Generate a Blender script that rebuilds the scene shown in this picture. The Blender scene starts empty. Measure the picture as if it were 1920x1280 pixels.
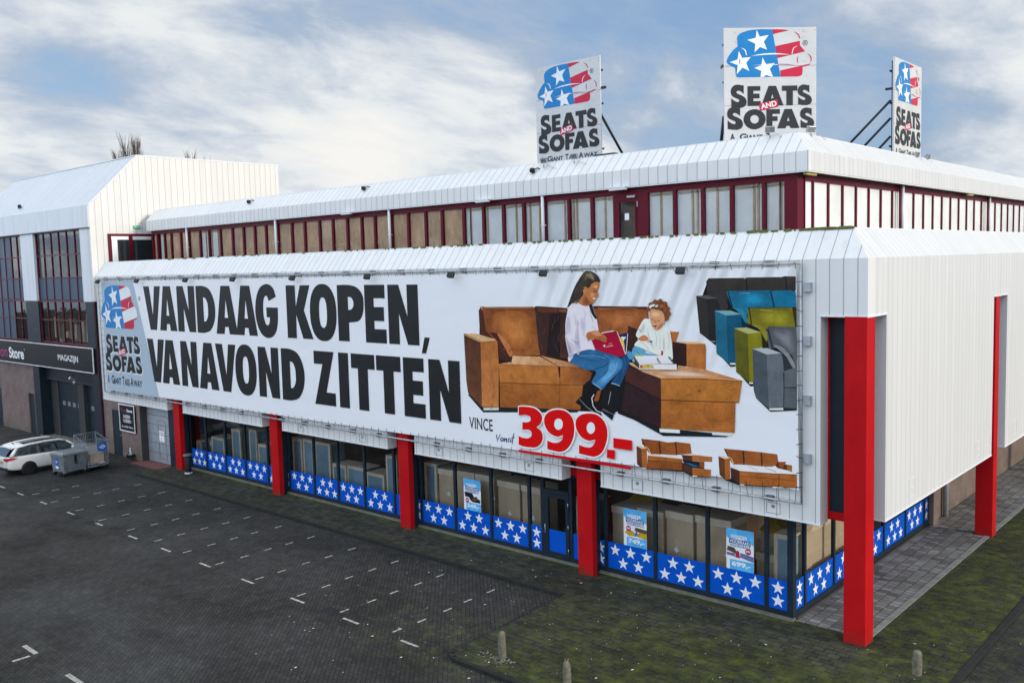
import bpy, bmesh, math, random
from mathutils import Vector, Matrix
from mathutils.geometry import tessellate_polygon
random.seed(7)
R = math.radians
scn = bpy.context.scene
COL = scn.collection

# ------------------------------------------------------------------ camera
yaw, pitch, roll = 0.7323, -0.0848, -0.0265
cyw, syw, cp, sp, cr, sr = math.cos(yaw), math.sin(yaw), math.cos(pitch), math.sin(pitch), math.cos(roll), math.sin(roll)
fw = Vector((-syw*cp, cyw*cp, sp)); rt = Vector((cyw, syw, 0)); up = rt.cross(fw)
r2 = rt*cr + up*sr; u2 = -rt*sr + up*cr
cam = bpy.data.cameras.new('camera'); camo = bpy.data.objects.new('camera', cam); COL.objects.link(camo)
M = Matrix((r2, u2, -fw)).transposed().to_4x4(); M.translation = Vector((8.5114, -21.1755, 9.3475))
camo.matrix_world = M
cam.sensor_width = 36; cam.lens = 1711.29/1920*36; cam.clip_end = 3000; cam.clip_start = .1
scn.camera = camo

# ------------------------------------------------------------------ sky, sun, exposure
SUN_DIR = Vector((1.0, 0.22, 0.30)).normalized()
w = bpy.data.worlds.new('World'); scn.world = w; w.use_nodes = True
nt = w.node_tree; nt.nodes.clear(); N = nt.nodes.new; L = nt.links.new
out = N('ShaderNodeOutputWorld')
sky = N('ShaderNodeTexSky'); sky.sky_type = 'NISHITA'; sky.sun_disc = False
sky.sun_elevation = math.asin(SUN_DIR.z); sky.sun_rotation = math.atan2(SUN_DIR.x, SUN_DIR.y)
bg1 = N('ShaderNodeBackground'); L(sky.outputs[0], bg1.inputs[0]); bg1.inputs[1].default_value = .12
tc = N('ShaderNodeTexCoord'); sx = N('ShaderNodeSeparateXYZ'); L(tc.outputs['Generated'], sx.inputs[0])
def wm(op, a, b=None, c=None):
    n = N('ShaderNodeMath'); n.operation = op
    for i, v in enumerate((a, b, c)):
        if v is None: continue
        if isinstance(v, (int, float)): n.inputs[i].default_value = v
        else: L(v, n.inputs[i])
    return n.outputs[0]
zz = wm('MAXIMUM', sx.outputs[2], 0.0)
den = wm('ADD', zz, .30)
cx_ = wm('DIVIDE', sx.outputs[0], den); cy_ = wm('DIVIDE', sx.outputs[1], den)
cv = N('ShaderNodeCombineXYZ'); L(cx_, cv.inputs[0]); L(cy_, cv.inputs[1])
mp = N('ShaderNodeMapping'); L(cv.outputs[0], mp.inputs[0])
mp.inputs['Rotation'].default_value = (0, 0, R(-28)); mp.inputs['Scale'].default_value = (1.35, .92, 1); mp.inputs['Location'].default_value = (8.3, -3.1, 0)
def noise(vec, scale, detail, rough, dist=0.):
    n = N('ShaderNodeTexNoise'); n.inputs['Scale'].default_value = scale; n.inputs['Detail'].default_value = detail
    n.inputs['Roughness'].default_value = rough; n.inputs['Distortion'].default_value = dist; L(vec, n.inputs['Vector']); return n.outputs[0]
def ramp(fac, stops):
    n = N('ShaderNodeValToRGB'); L(fac, n.inputs[0]); e = n.color_ramp.elements
    while len(e) < len(stops): e.new(.5)
    for i, (p, c) in enumerate(stops): e[i].position = p; e[i].color = (*c, 1)
    return n.outputs[0]
n1 = noise(mp.outputs[0], .95, 8, .54, .3)
n2 = noise(mp.outputs[0], 2.9, 9, .62, .35)
nm = wm('ADD', wm('MULTIPLY', n1, .66), wm('MULTIPLY', n2, .34))
ccol = ramp(nm, [(.35, (.22, .36, .60)), (.41, (.27, .38, .56)), (.455, (.34, .41, .52)), (.50, (.46, .51, .58)), (.555, (.63, .655, .67)), (.63, (.73, .72, .695))])
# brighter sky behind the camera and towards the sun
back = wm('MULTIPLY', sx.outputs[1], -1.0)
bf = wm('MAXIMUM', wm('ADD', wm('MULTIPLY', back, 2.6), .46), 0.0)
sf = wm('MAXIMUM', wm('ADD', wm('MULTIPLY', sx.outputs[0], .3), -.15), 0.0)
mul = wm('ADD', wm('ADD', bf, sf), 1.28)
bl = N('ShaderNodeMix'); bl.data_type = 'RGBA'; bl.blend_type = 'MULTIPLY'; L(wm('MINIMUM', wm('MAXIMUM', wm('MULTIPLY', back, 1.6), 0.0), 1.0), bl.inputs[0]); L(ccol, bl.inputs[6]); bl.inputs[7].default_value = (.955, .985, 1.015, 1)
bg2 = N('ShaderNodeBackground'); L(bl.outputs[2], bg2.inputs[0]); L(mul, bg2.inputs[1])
cov = N('ShaderNodeMapRange'); L(nm, cov.inputs[0]); cov.inputs[1].default_value = .36; cov.inputs[2].default_value = .5; cov.inputs[3].default_value = .6; cov.inputs[4].default_value = 1
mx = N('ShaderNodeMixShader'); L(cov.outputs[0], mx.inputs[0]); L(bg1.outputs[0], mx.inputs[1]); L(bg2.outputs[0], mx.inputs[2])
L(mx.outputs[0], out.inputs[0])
sl = bpy.data.lights.new('sun', 'SUN'); so = bpy.data.objects.new('sun', sl); COL.objects.link(so)
sl.energy = 2.5; sl.angle = R(10); sl.color = (1.0, .91, .79)
so.rotation_euler = SUN_DIR.to_track_quat('Z', 'Y').to_euler(); so.location = (60, 10, 40)
scn.view_settings.view_transform = 'Standard'; scn.view_settings.look = 'None'
scn.view_settings.exposure = 0; scn.view_settings.gamma = 1; scn.view_settings.use_curve_mapping = False

# ------------------------------------------------------------------ materials
MATS = {}
class NG:
    def __init__(s, name):
        s.m = bpy.data.materials.new(name); s.m.use_nodes = True; s.t = s.m.node_tree
        s.b = s.t.nodes['Principled BSDF']; s.o = s.t.nodes['Material Output']; MATS[name] = s.m
    def n(s, t, **k):
        x = s.t.nodes.new(t)
        for a, v in k.items(): setattr(x, a, v)
        return x
    def set(s, sock, v):
        if isinstance(v, bpy.types.NodeSocket): s.t.links.new(v, sock)
        elif isinstance(v, tuple) and len(v) == 3 and sock.type == 'RGBA': sock.default_value = (*v, 1)
        else: sock.default_value = v
    def math(s, op, a, b=0., c=0.):
        x = s.n('ShaderNodeMath', operation=op)
        for i, v in enumerate((a, b, c)): s.set(x.inputs[i], v)
        return x.outputs[0]
    def pos(s, scale=None):
        g = s.n('ShaderNodeNewGeometry')
        if scale is None: return g.outputs['Position']
        v = s.n('ShaderNodeVectorMath', operation='MULTIPLY'); s.set(v.inputs[0], g.outputs['Position']); v.inputs[1].default_value = scale; return v.outputs[0]
    def obj(s, scale=None):
        g = s.n('ShaderNodeTexCoord')
        if scale is None: return g.outputs['Object']
        v = s.n('ShaderNodeVectorMath', operation='MULTIPLY'); s.set(v.inputs[0], g.outputs['Object']); v.inputs[1].default_value = scale; return v.outputs[0]
    def xyz(s, v):
        x = s.n('ShaderNodeSeparateXYZ'); s.set(x.inputs[0], v); return x.outputs
    def noise(s, v, sc, det=4, ro=.55, dist=0.):
        x = s.n('ShaderNodeTexNoise'); s.set(x.inputs['Vector'], v); x.inputs['Scale'].default_value = sc; x.inputs['Detail'].default_value = det
        x.inputs['Roughness'].default_value = ro; x.inputs['Distortion'].default_value = dist; return x.outputs[0]
    def ramp(s, f, stops):
        x = s.n('ShaderNodeValToRGB'); s.set(x.inputs[0], f); e = x.color_ramp.elements
        while len(e) < len(stops): e.new(.5)
        for i, (p, c) in enumerate(stops): e[i].position = p; e[i].color = (*c, 1) if isinstance(c, tuple) else (c, c, c, 1)
        return x.outputs[0]
    def mix(s, f, a, b, mode='MIX'):
        x = s.n('ShaderNodeMix', data_type='RGBA', blend_type=mode); s.set(x.inputs[0], f); s.set(x.inputs[6], a); s.set(x.inputs[7], b); return x.outputs[2]
    def mr(s, v, a, b, c=0., d=1.):
        x = s.n('ShaderNodeMapRange'); s.set(x.inputs[0], v)
        for i, k in enumerate((a, b, c, d)): x.inputs[i+1].default_value = k
        return x.outputs[0]
    def bump(s, h, st=.3, d=.01):
        x = s.n('ShaderNodeBump'); x.inputs['Strength'].default_value = st; x.inputs['Distance'].default_value = d
        s.set(x.inputs['Height'], h); s.t.links.new(x.outputs[0], s.b.inputs['Normal'])
    def p(s, **k):
        for a, v in k.items(): s.set(s.b.inputs[{'col': 'Base Color', 'rough': 'Roughness', 'metal': 'Metallic', 'spec': 'Specular IOR Level', 'coat': 'Coat Weight', 'em': 'Emission Color', 'es': 'Emission Strength'}[a]], v)
        return s.m

def plain(name, col, rough=.5, metal=0., var=.12, sc=3., spec=.28, coat=0.):
    g = NG(name); nz = g.noise(g.pos(), sc, 5, .6)
    c = g.mix(1., col, g.ramp(nz, [(.3, 1-var), (.7, 1+var*.6)]), 'MULTIPLY')
    return g.p(col=c, rough=g.mr(nz, .3, .7, rough-.06, rough+.06), metal=metal, spec=spec, coat=coat)

def cladding(name, axis, pitch, col=(.78, .78, .775), w=.018, off=0., dirt=1., jc=(.25, .27, .30)):
    g = NG(name); P = g.xyz(g.pos()); u = P[axis]
    f = g.math('DIVIDE', g.math('ADD', u, off), pitch); fr = g.math('FRACT', f)
    d = g.math('ABSOLUTE', g.math('SUBTRACT', fr, .5))
    joint = g.mr(d, .5-w/pitch*.75, .5-w/pitch*.35)
    wn = g.n('ShaderNodeTexWhiteNoise', noise_dimensions='1D'); g.set(wn.inputs['W'], g.math('FLOOR', f))
    tint = g.mr(wn.outputs[0], 0, 1, .965, 1.02)
    st = g.noise(g.pos((1.6, 1.6, .16)), 2.2, 6, .65); st2 = g.noise(g.pos(), .35, 3, .5)
    grime = g.math('MULTIPLY', g.mr(st, .50, .76, 0, .34*dirt), g.mr(st2, .35, .65, .35, 1))
    c = g.mix(1., col, tint, 'MULTIPLY'); c = g.mix(grime, c, (.42, .44, .42)); c = g.mix(g.math('MULTIPLY', joint, .85), c, jc)
    bw = g.noise(g.pos((1.1, 1.1, .35)), 1.3, 3, .5)
    h = g.math('ADD', g.math('MULTIPLY', joint, -1.), g.math('MULTIPLY', bw, .35)); g.bump(h, .25, .02)
    return g.p(col=c, rough=.42, spec=.4)
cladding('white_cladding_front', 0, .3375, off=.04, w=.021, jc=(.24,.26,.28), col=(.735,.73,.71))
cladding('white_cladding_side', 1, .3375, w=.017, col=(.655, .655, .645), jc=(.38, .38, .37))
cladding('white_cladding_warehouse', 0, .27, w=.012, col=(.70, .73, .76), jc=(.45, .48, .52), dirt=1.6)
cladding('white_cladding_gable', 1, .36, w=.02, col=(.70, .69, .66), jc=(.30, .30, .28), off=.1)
cladding('grey_roof_sheet', 0, .50, w=.012, col=(.60, .62, .64), jc=(.45, .47, .5), dirt=2.2)
plain('white_trim', (.76, .77, .77), .45, var=.05)
def redm():
    g = NG('red_paint'); P = g.xyz(g.pos()); n1 = g.noise(g.pos(), 1.3, 5, .6); n2 = g.noise(g.pos((3, 3, .35)), 2.4, 6, .65)
    c = g.mix(1., (.47, .007, .010), g.ramp(n1, [(.3, .88), (.7, 1.06)]), 'MULTIPLY')
    foot = g.math('MULTIPLY', g.mr(P[2], .02, .38, .75, 0.), g.mr(n2, .40, .62, .1, 1.))
    c = g.mix(foot, c, (.11, .035, .02)); c = g.mix(g.mr(n2, .62, .78, 0, .22), c, (.26, .03, .03))
    g.p(col=c, rough=g.mr(n1, .3, .7, .38, .52), spec=.10)
redm()
plain('dark_red_frame', (.115, .006, .018), .45, var=.12, spec=.15)
plain('muntin_red', (.11, .016, .032), .45, var=.1)
plain('navy_paint', (.012, .022, .033), .42, var=.2)
plain('navy_panel', (.045, .075, .12), .4, var=.12, sc=.8)
plain('dark_lintel', (.045, .045, .048), .7, var=.2)
plain('black_plastic', (.014, .015, .017), .4, var=.2)
plain('steel', (.42, .44, .46), .42, metal=.8, var=.2, sc=6)
plain('galvanised', (.42, .45, .48), .48, metal=.45, var=.22, sc=5)
plain('grey_bracket', (.13, .14, .15), .5, metal=.3)
plain('lamp_glass', (.35, .36, .36), .2, var=.05)
plain('bin_metal', (.22, .24, .26), .5, metal=.35, var=.3, sc=4)
plain('reflection_brown', (.30, .17, .075), .8, var=.5, sc=.7)  # warm brown window reflections, painted into the wall colour behind the warehouse glass
plain('concrete_light', (.15, .15, .115), .85, var=.3, sc=4)
plain('stone', (.15, .14, .10), .9, var=.45, sc=9)
def wrapcard(name, col):
    g = NG(name); nz = g.noise(g.pos((2.2, 2.2, .5)), 3.2, 6, .7, 1.2); n2 = g.noise(g.pos(), 1.4, 4)
    wr = g.mr(nz, .56, .66, 0, .38)
    c = g.mix(1., col, g.ramp(n2, [(.3, .8), (.7, 1.1)]), 'MULTIPLY'); c = g.mix(wr, c, (.62, .60, .56))
    g.bump(nz, .5, .03); g.p(col=c, rough=.38, spec=.4, coat=.25)
wrapcard('cardboard', (.60, .455, .315))
plain('carton_lid', (.72, .62, .49), .6, var=.14, sc=2)
wrapcard('wrap_blue', (.22, .36, .47))
plain('paper_white', (.85, .85, .84), .7, var=.05)
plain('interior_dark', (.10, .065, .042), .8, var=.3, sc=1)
plain('interior_floor', (.22, .19, .16), .6, var=.2)
plain('sign_black', (.011, .012, .015), .35, var=.15)
plain('sign_white', (.80, .80, .80), .5, var=.04)
plain('sign_pink', (.36, .035, .16), .5, var=.1)
plain('sign_panel', (.60, .60, .595), .5, var=.10, sc=1.1)
plain('emblem_blue', (.006, .20, .50), .45, var=.08)
plain('emblem_red', (.55, .012, .05), .45, var=.08)
plain('letter_charcoal', (.025, .025, .028), .5, var=.2)
plain('print_black', (.013, .015, .017), .42, var=.1)
plain('band_blue', (.002, .085, .50), .45, var=.06, spec=.08)
plain('poster_blue', (.10, .45, .82), .45, var=.25, sc=5)
plain('poster_dark_blue', (.01, .10, .33), .45, var=.1)
plain('poster_yellow', (.55, .34, .02), .5, var=.3, sc=9)
plain('poster_red', (.42, .015, .06), .5, var=.2, sc=9)
plain('poster_brown', (.10, .06, .045), .5, var=.5, sc=12)
plain('poster_violet', (.16, .17, .36), .5, var=.3, sc=9)
plain('window_board_white', (.85, .86, .86), .55, var=.10, sc=1.4)
plain('batten_wood', (.50, .37, .24), .7, var=.2, sc=6)
plain('car_white', (.74, .74, .72), .22, var=.02, spec=.5, coat=1.)
plain('car_glass', (.02, .03, .035), .05, var=.1, spec=.8)
plain('rubber', (.012, .012, .012), .8, var=.2)
plain('rim_dark', (.05, .05, .055), .35, metal=.7)
plain('tail_red', (.40, .006, .012), .15, var=.1)
plain('sticker_blue', (.012, .13, .52), .4, var=.05)
plain('exit_green', (.02, .42, .22), .4, var=.05)
plain('brass_yellow', (.55, .45, .12), .4, var=.1)
plain('bark', (.15, .12, .095), .9, var=.4, sc=6)
plain('moss_green', (.13, .15, .04), .95, var=.5, sc=8)
plain('red_tile', (.16, .06, .055), .7, var=.2)
plain('litter_white', (.55, .55, .5), .8, var=.2)
plain('marking_paint', (.40, .39, .36), .8, var=.55, sc=11)
plain('yellow_cover', (.45, .30, .03), .6, var=.3, sc=2)
plain('sofa_grey', (.18, .19, .2), .7, var=.2)

def osb():
    g = NG('window_board_brown'); nz = g.noise(g.pos((1.6, 1, .35)), 5, 6, .75, .6); n2 = g.noise(g.pos(), 1.1, 3)
    c = g.ramp(nz, [(.3, (.44, .27, .15)), (.5, (.66, .44, .27)), (.7, (.80, .58, .37))])
    g.p(col=g.mix(1., c, g.ramp(n2, [(.35, .82), (.65, 1.1)]), 'MULTIPLY'), rough=.75)
osb()
def glass(name, tint, base_refl, rough=.03, wob=.0):
    g = NG(name); t = g.n('ShaderNodeBsdfTransparent'); t.inputs[0].default_value = (*tint, 1)
    gl = g.n('ShaderNodeBsdfGlossy'); gl.inputs['Roughness'].default_value = rough; gl.inputs[0].default_value = (.9, .93, .95, 1)
    lw = g.n('ShaderNodeFresnel'); lw.inputs[0].default_value = 1.5
    if wob:
        b = g.n('ShaderNodeBump'); b.inputs['Strength'].default_value = wob; b.inputs['Distance'].default_value = .05
        g.set(b.inputs['Height'], g.noise(g.pos(), 1.2, 2)); g.t.links.new(b.outputs[0], gl.inputs['Normal'])
    f = g.math('MINIMUM', g.math('ADD', g.math('MULTIPLY', lw.outputs[0], 1.0), base_refl), .9)
    m = g.n('ShaderNodeMixShader'); g.set(m.inputs[0], f); g.t.links.new(t.outputs[0], m.inputs[1]); g.t.links.new(gl.outputs[0], m.inputs[2]); g.t.links.new(m.outputs[0], g.o.inputs[0])
glass('shop_glass', (.93, .95, .94), .0, wob=.05)
glass('upper_glass', (.95, .96, .95), -.015, .05, wob=.05)
glass('warehouse_glass', (.80, .76, .68), .0, .04, wob=.12)
def brick(name, c1, c2, mo, bw=.21, bh=.065, ax=0):
    g = NG(name); P = g.xyz(g.pos()); v = g.n('ShaderNodeCombineXYZ'); g.set(v.inputs[0], P[ax]); g.set(v.inputs[1], P[2])
    b = g.n('ShaderNodeTexBrick'); g.set(b.inputs['Vector'], v.outputs[0]); b.inputs['Scale'].default_value = 1
    b.inputs['Brick Width'].default_value = bw; b.inputs['Row Height'].default_value = bh; b.inputs['Mortar Size'].default_value = .010
    for i, c in ((1, c1), (2, c2), (3, mo)): b.inputs[i].default_value = (*c, 1)
    nz = g.noise(g.pos(), 1.2, 5); low = g.mr(P[2], 0., .8, .55, 0.)
    nb = g.noise(g.pos(), 3., 4)
    c = g.mix(1., b.outputs[0], g.ramp(nz, [(.3, .75), (.7, 1.15)]), 'MULTIPLY')
    c = g.mix(g.math('MULTIPLY', low, g.mr(nb, .35, .6)), c, (.075, .075, .03))
    g.bump(b.outputs['Fac'], -.3, .01); g.p(col=c, rough=.85)
brick('warehouse_brick', (.16, .098, .088), (.20, .13, .115), (.17, .145, .135))
brick('shop_brick', (.17, .105, .09), (.21, .135, .12), (.18, .15, .135))
brick('side_brick', (.20, .125, .10), (.15, .095, .08), (.17, .145, .125), ax=1)

def paving(name, bw, bh, mort, c1, c2, mo, moss, rot=0., wet=False, jmoss=.0):
    g = NG(name); mpn = g.n('ShaderNodeMapping'); g.set(mpn.inputs[0], g.pos()); mpn.inputs['Rotation'].default_value = (0, 0, rot)
    b = g.n('ShaderNodeTexBrick'); g.set(b.inputs['Vector'], mpn.outputs[0]); b.inputs['Scale'].default_value = 1
    b.inputs['Brick Width'].default_value = bw; b.inputs['Row Height'].default_value = bh; b.inputs['Mortar Size'].default_value = mort; b.inputs['Mortar Smooth'].default_value = .3
    for i, c in ((1, c1), (2, c2), (3, mo)): b.inputs[i].default_value = (*c, 1)
    P = g.xyz(g.pos()); n1 = g.noise(g.pos(), .22, 5, .6); n2 = g.noise(g.pos(), 2.2, 6, .7); n3 = g.noise(g.pos(), 14., 5, .75)
    c = g.mix(1., b.outputs[0], g.ramp(n1, [(.3, .72), (.7, 1.28)]), 'MULTIPLY')
    c = g.mix(1., c, g.ramp(n2, [(.25, .7), (.75, 1.3)]), 'MULTIPLY'); c = g.mix(1., c, g.ramp(n3, [(.3, .72), (.72, 1.35)]), 'MULTIPLY')
    mm = moss(g, P, n1, n2, n3)
    mc = g.ramp(n2, [(.3, (.022, .028, .002)), (.52, (.058, .074, .003)), (.74, (.125, .140, .006))])
    fac = g.math('SUBTRACT', 1., b.outputs['Fac'])
    jm = g.math('MULTIPLY', g.math('MULTIPLY', b.outputs['Fac'], g.mr(n2, .36, .56)), jmoss)
    mm = g.math('MULTIPLY', mm, g.math('ADD', .62, g.math('MULTIPLY', b.outputs['Fac'], .38)))
    c = g.mix(g.math('MAXIMUM', mm, jm), c, mc)
    st_ = g.noise(g.pos((.16, .5, 1)), 1.1, 4, .6); c = g.mix(1., c, g.ramp(st_, [(.36, .72), (.5, 1.), (.62, 1.0), (.72, 1.22)]), 'MULTIPLY')
    sp = g.noise(g.pos(), .9, 3, .5); c = g.mix(g.mr(sp, .70, .74, 0, .35), c, (.012, .012, .012))
    ro = g.mr(n1, .35, .68, .95, .45 if wet else .78) if True else .8
    h = g.math('ADD', g.math('MULTIPLY', b.outputs['Fac'], -1.), g.math('MULTIPLY', n3, .6)); g.bump(h, .5, .012)
    return g.p(col=c, rough=ro, spec=.22)
def moss_lot(g, P, n1, n2, n3):
    a = g.math('MULTIPLY', g.mr(P[0], -12.5, -7.5), g.mr(P[1], -8.2, -6.6)); a = g.math('MULTIPLY', a, g.mr(P[1], -3.2, -5.2))
    b = g.math('MULTIPLY', g.mr(P[0], 2.4, 2.9), g.mr(P[0], 7.5, 3.5))
    k = g.math('MAXIMUM', g.math('MULTIPLY', a, .9), g.math('MULTIPLY', b, .75)); k = g.math('MAXIMUM', k, .10)
    return g.math('MULTIPLY', k, g.mr(g.math('ADD', g.math('MULTIPLY', n2, .6), g.math('MULTIPLY', n3, .4)), .46, .64, 0, .8))
def moss_walk(g, P, n1, n2, n3):
    a = g.math('MULTIPLY', g.mr(P[0], -8.5, -3., .25, 1.), g.mr(P[1], -1.0, -2.2, .18, 1.))
    e = g.mr(P[1], -.15, .35, 0, .9)                      # damp strip against the plinth
    e2 = g.mr(P[1], -1.1, -1.55, 0, .35)
    side = g.math('MULTIPLY', g.mr(P[0], .45, .7), g.mr(P[1], -3, 1.0, .6, 1.))
    k = g.math('MAXIMUM', g.math('MAXIMUM', a, g.math('MAXIMUM', e, e2)), side)
    mixn = g.math('ADD', g.math('MULTIPLY', n2, .55), g.math('MULTIPLY', g.math('ADD', n3, n1), .24))
    return g.math('MULTIPLY', k, g.mr(mixn, .40, .58, 0, .95))
def moss_side(g, P, n1, n2, n3): return g.math('MULTIPLY', g.mr(P[0], -.6, .3, .0, .5), g.mr(n2, .5, .7))
paving('parking_paver', .22, .11, .010, (.027, .0265, .026), (.043, .0415, .040), (.012, .0118, .0115), moss_lot, R(45), wet=True)
paving('walkway_paver', .30, .20, .016, (.023, .024, .021), (.050, .050, .043), (.004, .005, .003), moss_walk, jmoss=.55)
paving('side_paver', .21, .30, .012, (.13, .125, .12), (.27, .262, .255), (.045, .045, .042), moss_side, R(90), jmoss=.25)
def kerbmat():
    g = NG('kerb_stone'); n2 = g.noise(g.pos(), 3, 5); P = g.xyz(g.pos())
    fr = g.math('FRACT', P[1]); j = g.mr(g.math('ABSOLUTE', g.math('SUBTRACT', fr, .5)), .485, .495)
    c = g.ramp(n2, [(.3, (.16, .16, .14)), (.7, (.27, .27, .25))]); g.p(col=g.mix(j, c, (.05, .05, .04)), rough=.85)
kerbmat()
plain('kerb_dark', (.020, .021, .020), .9, var=.4, sc=5)
def printm():
    g = NG('banner_print'); a = g.n('ShaderNodeAttribute', attribute_name='Col'); t = g.n('ShaderNodeAttribute', attribute_name='Tex')
    n1 = g.noise(g.pos(), 2.6, 6, .68, .3); n2 = g.noise(g.pos(), 11, 4, .6)
    nz = g.math('ADD', g.math('MULTIPLY', n1, .75), g.math('MULTIPLY', n2, .25))
    k = g.mr(nz, .34, .66, -.42, .42); f = g.math('ADD', 1., g.math('MULTIPLY', k, t.outputs['Fac']))
    v = g.n('ShaderNodeVectorMath', operation='SCALE'); g.set(v.inputs[0], a.outputs['Color']); g.set(v.inputs['Scale'], f)
    g.p(col=v.outputs[0], rough=.5, spec=.1)
printm()
def bannerm():
    g = NG('banner_fabric'); P = g.xyz(g.pos())
    wv = g.n('ShaderNodeTexWave'); wv.wave_type = 'BANDS'; mpn = g.n('ShaderNodeMapping'); g.set(mpn.inputs[0], g.pos())
    mpn.inputs['Rotation'].default_value = (0, R(-24), 0); g.set(wv.inputs[0], mpn.outputs[0])
    wv.inputs['Scale'].default_value = .55; wv.inputs['Distortion'].default_value = 2.2; wv.inputs['Detail'].default_value = 2; wv.inputs['Detail Scale'].default_value = .6
    mk = g.math('MULTIPLY', g.mr(P[0], -10.5, -7.5), g.mr(P[2], 5.8, 8.2))
    n = g.noise(g.pos((.25, 1, .6)), .9, 3)
    h = g.math('ADD', g.math('MULTIPLY', wv.outputs[1], mk), g.math('MULTIPLY', n, .6)); g.bump(h, .9, .11)
    g.p(col=(.83, .83, .835), rough=.5, spec=.2)
bannerm()
plain('banner_grey_print', (.40, .49, .56), .5, var=.06, sc=.4)

# ------------------------------------------------------------------ mesh helpers
class MB:
    def __init__(s): s.v = []; s.f = []; s.sm = []
    def add(s, vs, fs, smooth=False):
        o = len(s.v); s.v += [tuple(v) for v in vs]; s.f += [tuple(i+o for i in f) for f in fs]; s.sm += [smooth]*len(fs); return s
    def box(s, x0, x1, y0, y1, z0, z1):
        x0, x1 = min(x0, x1), max(x0, x1); y0, y1 = min(y0, y1), max(y0, y1); z0, z1 = min(z0, z1), max(z0, z1)
        return s.add([(x0,y0,z0),(x1,y0,z0),(x1,y1,z0),(x0,y1,z0),(x0,y0,z1),(x1,y0,z1),(x1,y1,z1),(x0,y1,z1)],
                     [(3,2,1,0),(4,5,6,7),(0,1,5,4),(1,2,6,5),(2,3,7,6),(3,0,4,7)])
    def obox(s, c, ax, ay, az, hx, hy, hz):       # oriented box
        c = Vector(c); ax, ay, az = Vector(ax).normalized(), Vector(ay).normalized(), Vector(az).normalized()
        vs = [c+ax*(i*hx)+ay*(j*hy)+az*(k*hz) for k in (-1,1) for i, j in ((-1,-1),(1,-1),(1,1),(-1,1))]
        return s.add(vs, [(3,2,1,0),(4,5,6,7),(0,1,5,4),(1,2,6,5),(2,3,7,6),(3,0,4,7)])
    def quad(s, a, b, c, d): return s.add([a,b,c,d], [(0,1,2,3)])
    def prism(s, pts, axis, a0, a1):              # polygon extruded along axis ('x','y','z')
        n = len(pts)
        def P(p, a): return (a,p[0],p[1]) if axis=='x' else (p[0],a,p[1]) if axis=='y' else (p[0],p[1],a)
        vs = [P(p,a0) for p in pts]+[P(p,a1) for p in pts]
        tri = tessellate_polygon([[Vector((p[0],p[1],0)) for p in pts]])
        fs = [tuple(t) for t in tri]+[tuple(i+n for i in reversed(t)) for t in tri]
        fs += [(i,(i+1)%n,(i+1)%n+n,i+n) for i in range(n)]
        return s.add(vs, fs)
    def tube(s, pts, r, n=8, cap=True, smooth=True):
        pts = [Vector(p) for p in pts]; rs = r if isinstance(r,(list,tuple)) else [r]*len(pts); vs=[]; fs=[]
        for i,p in enumerate(pts):
            d = (pts[min(i+1,len(pts)-1)]-pts[max(i-1,0)]).normalized()
            a = d.cross(Vector((0,0,1)) if abs(d.z)<.95 else Vector((1,0,0))).normalized(); b = d.cross(a)
            vs += [p+(a*math.cos(2*math.pi*k/n)+b*math.sin(2*math.pi*k/n))*rs[i] for k in range(n)]
        for i in range(len(pts)-1):
            for k in range(n): fs.append((i*n+k,i*n+(k+1)%n,(i+1)*n+(k+1)%n,(i+1)*n+k))
        if cap: fs += [tuple(range(n))[::-1], tuple(range((len(pts)-1)*n,len(pts)*n))]
        return s.add(vs, fs, smooth)
    def lathe(s, prof, c=(0,0,0), axis='z', n=24, smooth=True):
        vs=[]; fs=[]
        for r,h in prof:
            for k in range(n):
                a=2*math.pi*k/n; q=(r*math.cos(a),r*math.sin(a),h)
                if axis=='x': q=(h,q[0],q[1])
                if axis=='y': q=(q[0],h,q[1])
                vs.append((q[0]+c[0],q[1]+c[1],q[2]+c[2]))
        for i in range(len(prof)-1):
            for k in range(n): fs.append((i*n+k,i*n+(k+1)%n,(i+1)*n+(k+1)%n,(i+1)*n+k))
        fs += [tuple(range(n))[::-1], tuple(range((len(prof)-1)*n,len(prof)*n))]
        return s.add(vs, fs, smooth)
    def build(s, name, mat, parent=None, bevel=0.):
        me = bpy.data.meshes.new(name); me.from_pydata(s.v, [], s.f); me.update()
        if len(s.f) > 1:
            bm = bmesh.new(); bm.from_mesh(me); bmesh.ops.recalc_face_normals(bm, faces=bm.faces); bm.to_mesh(me); bm.free()
        for p, q in zip(me.polygons, s.sm): p.use_smooth = q
        me.materials.append(MATS[mat])
        o = bpy.data.objects.new(name, me); COL.objects.link(o)
        if parent is not None: o.parent = parent
        if bevel:
            b = o.modifiers.new('bevel','BEVEL'); b.width = bevel; b.segments = 2; b.limit_method = 'ANGLE'
        return o
def tag(o, label=None, cat=None, group=None, kind=None):
    if label: o['label'] = label
    if cat: o['category'] = cat
    if group: o['group'] = group
    if kind: o['kind'] = kind
    return o
def empty(name, loc, label, cat, group=None, rz=0.):
    o = bpy.data.objects.new(name, None); o.empty_display_size = .3; COL.objects.link(o); o.location = loc; o.rotation_euler = (0,0,rz)
    return tag(o, label, cat, group)
def kids(o): return [c for c in bpy.data.objects if c.parent == o]
def copy_tree(o, parent=None):
    ch = kids(o); c = o.copy(); COL.objects.link(c); c.parent = parent
    for k in ch: copy_tree(k, c)
    return c

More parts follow.
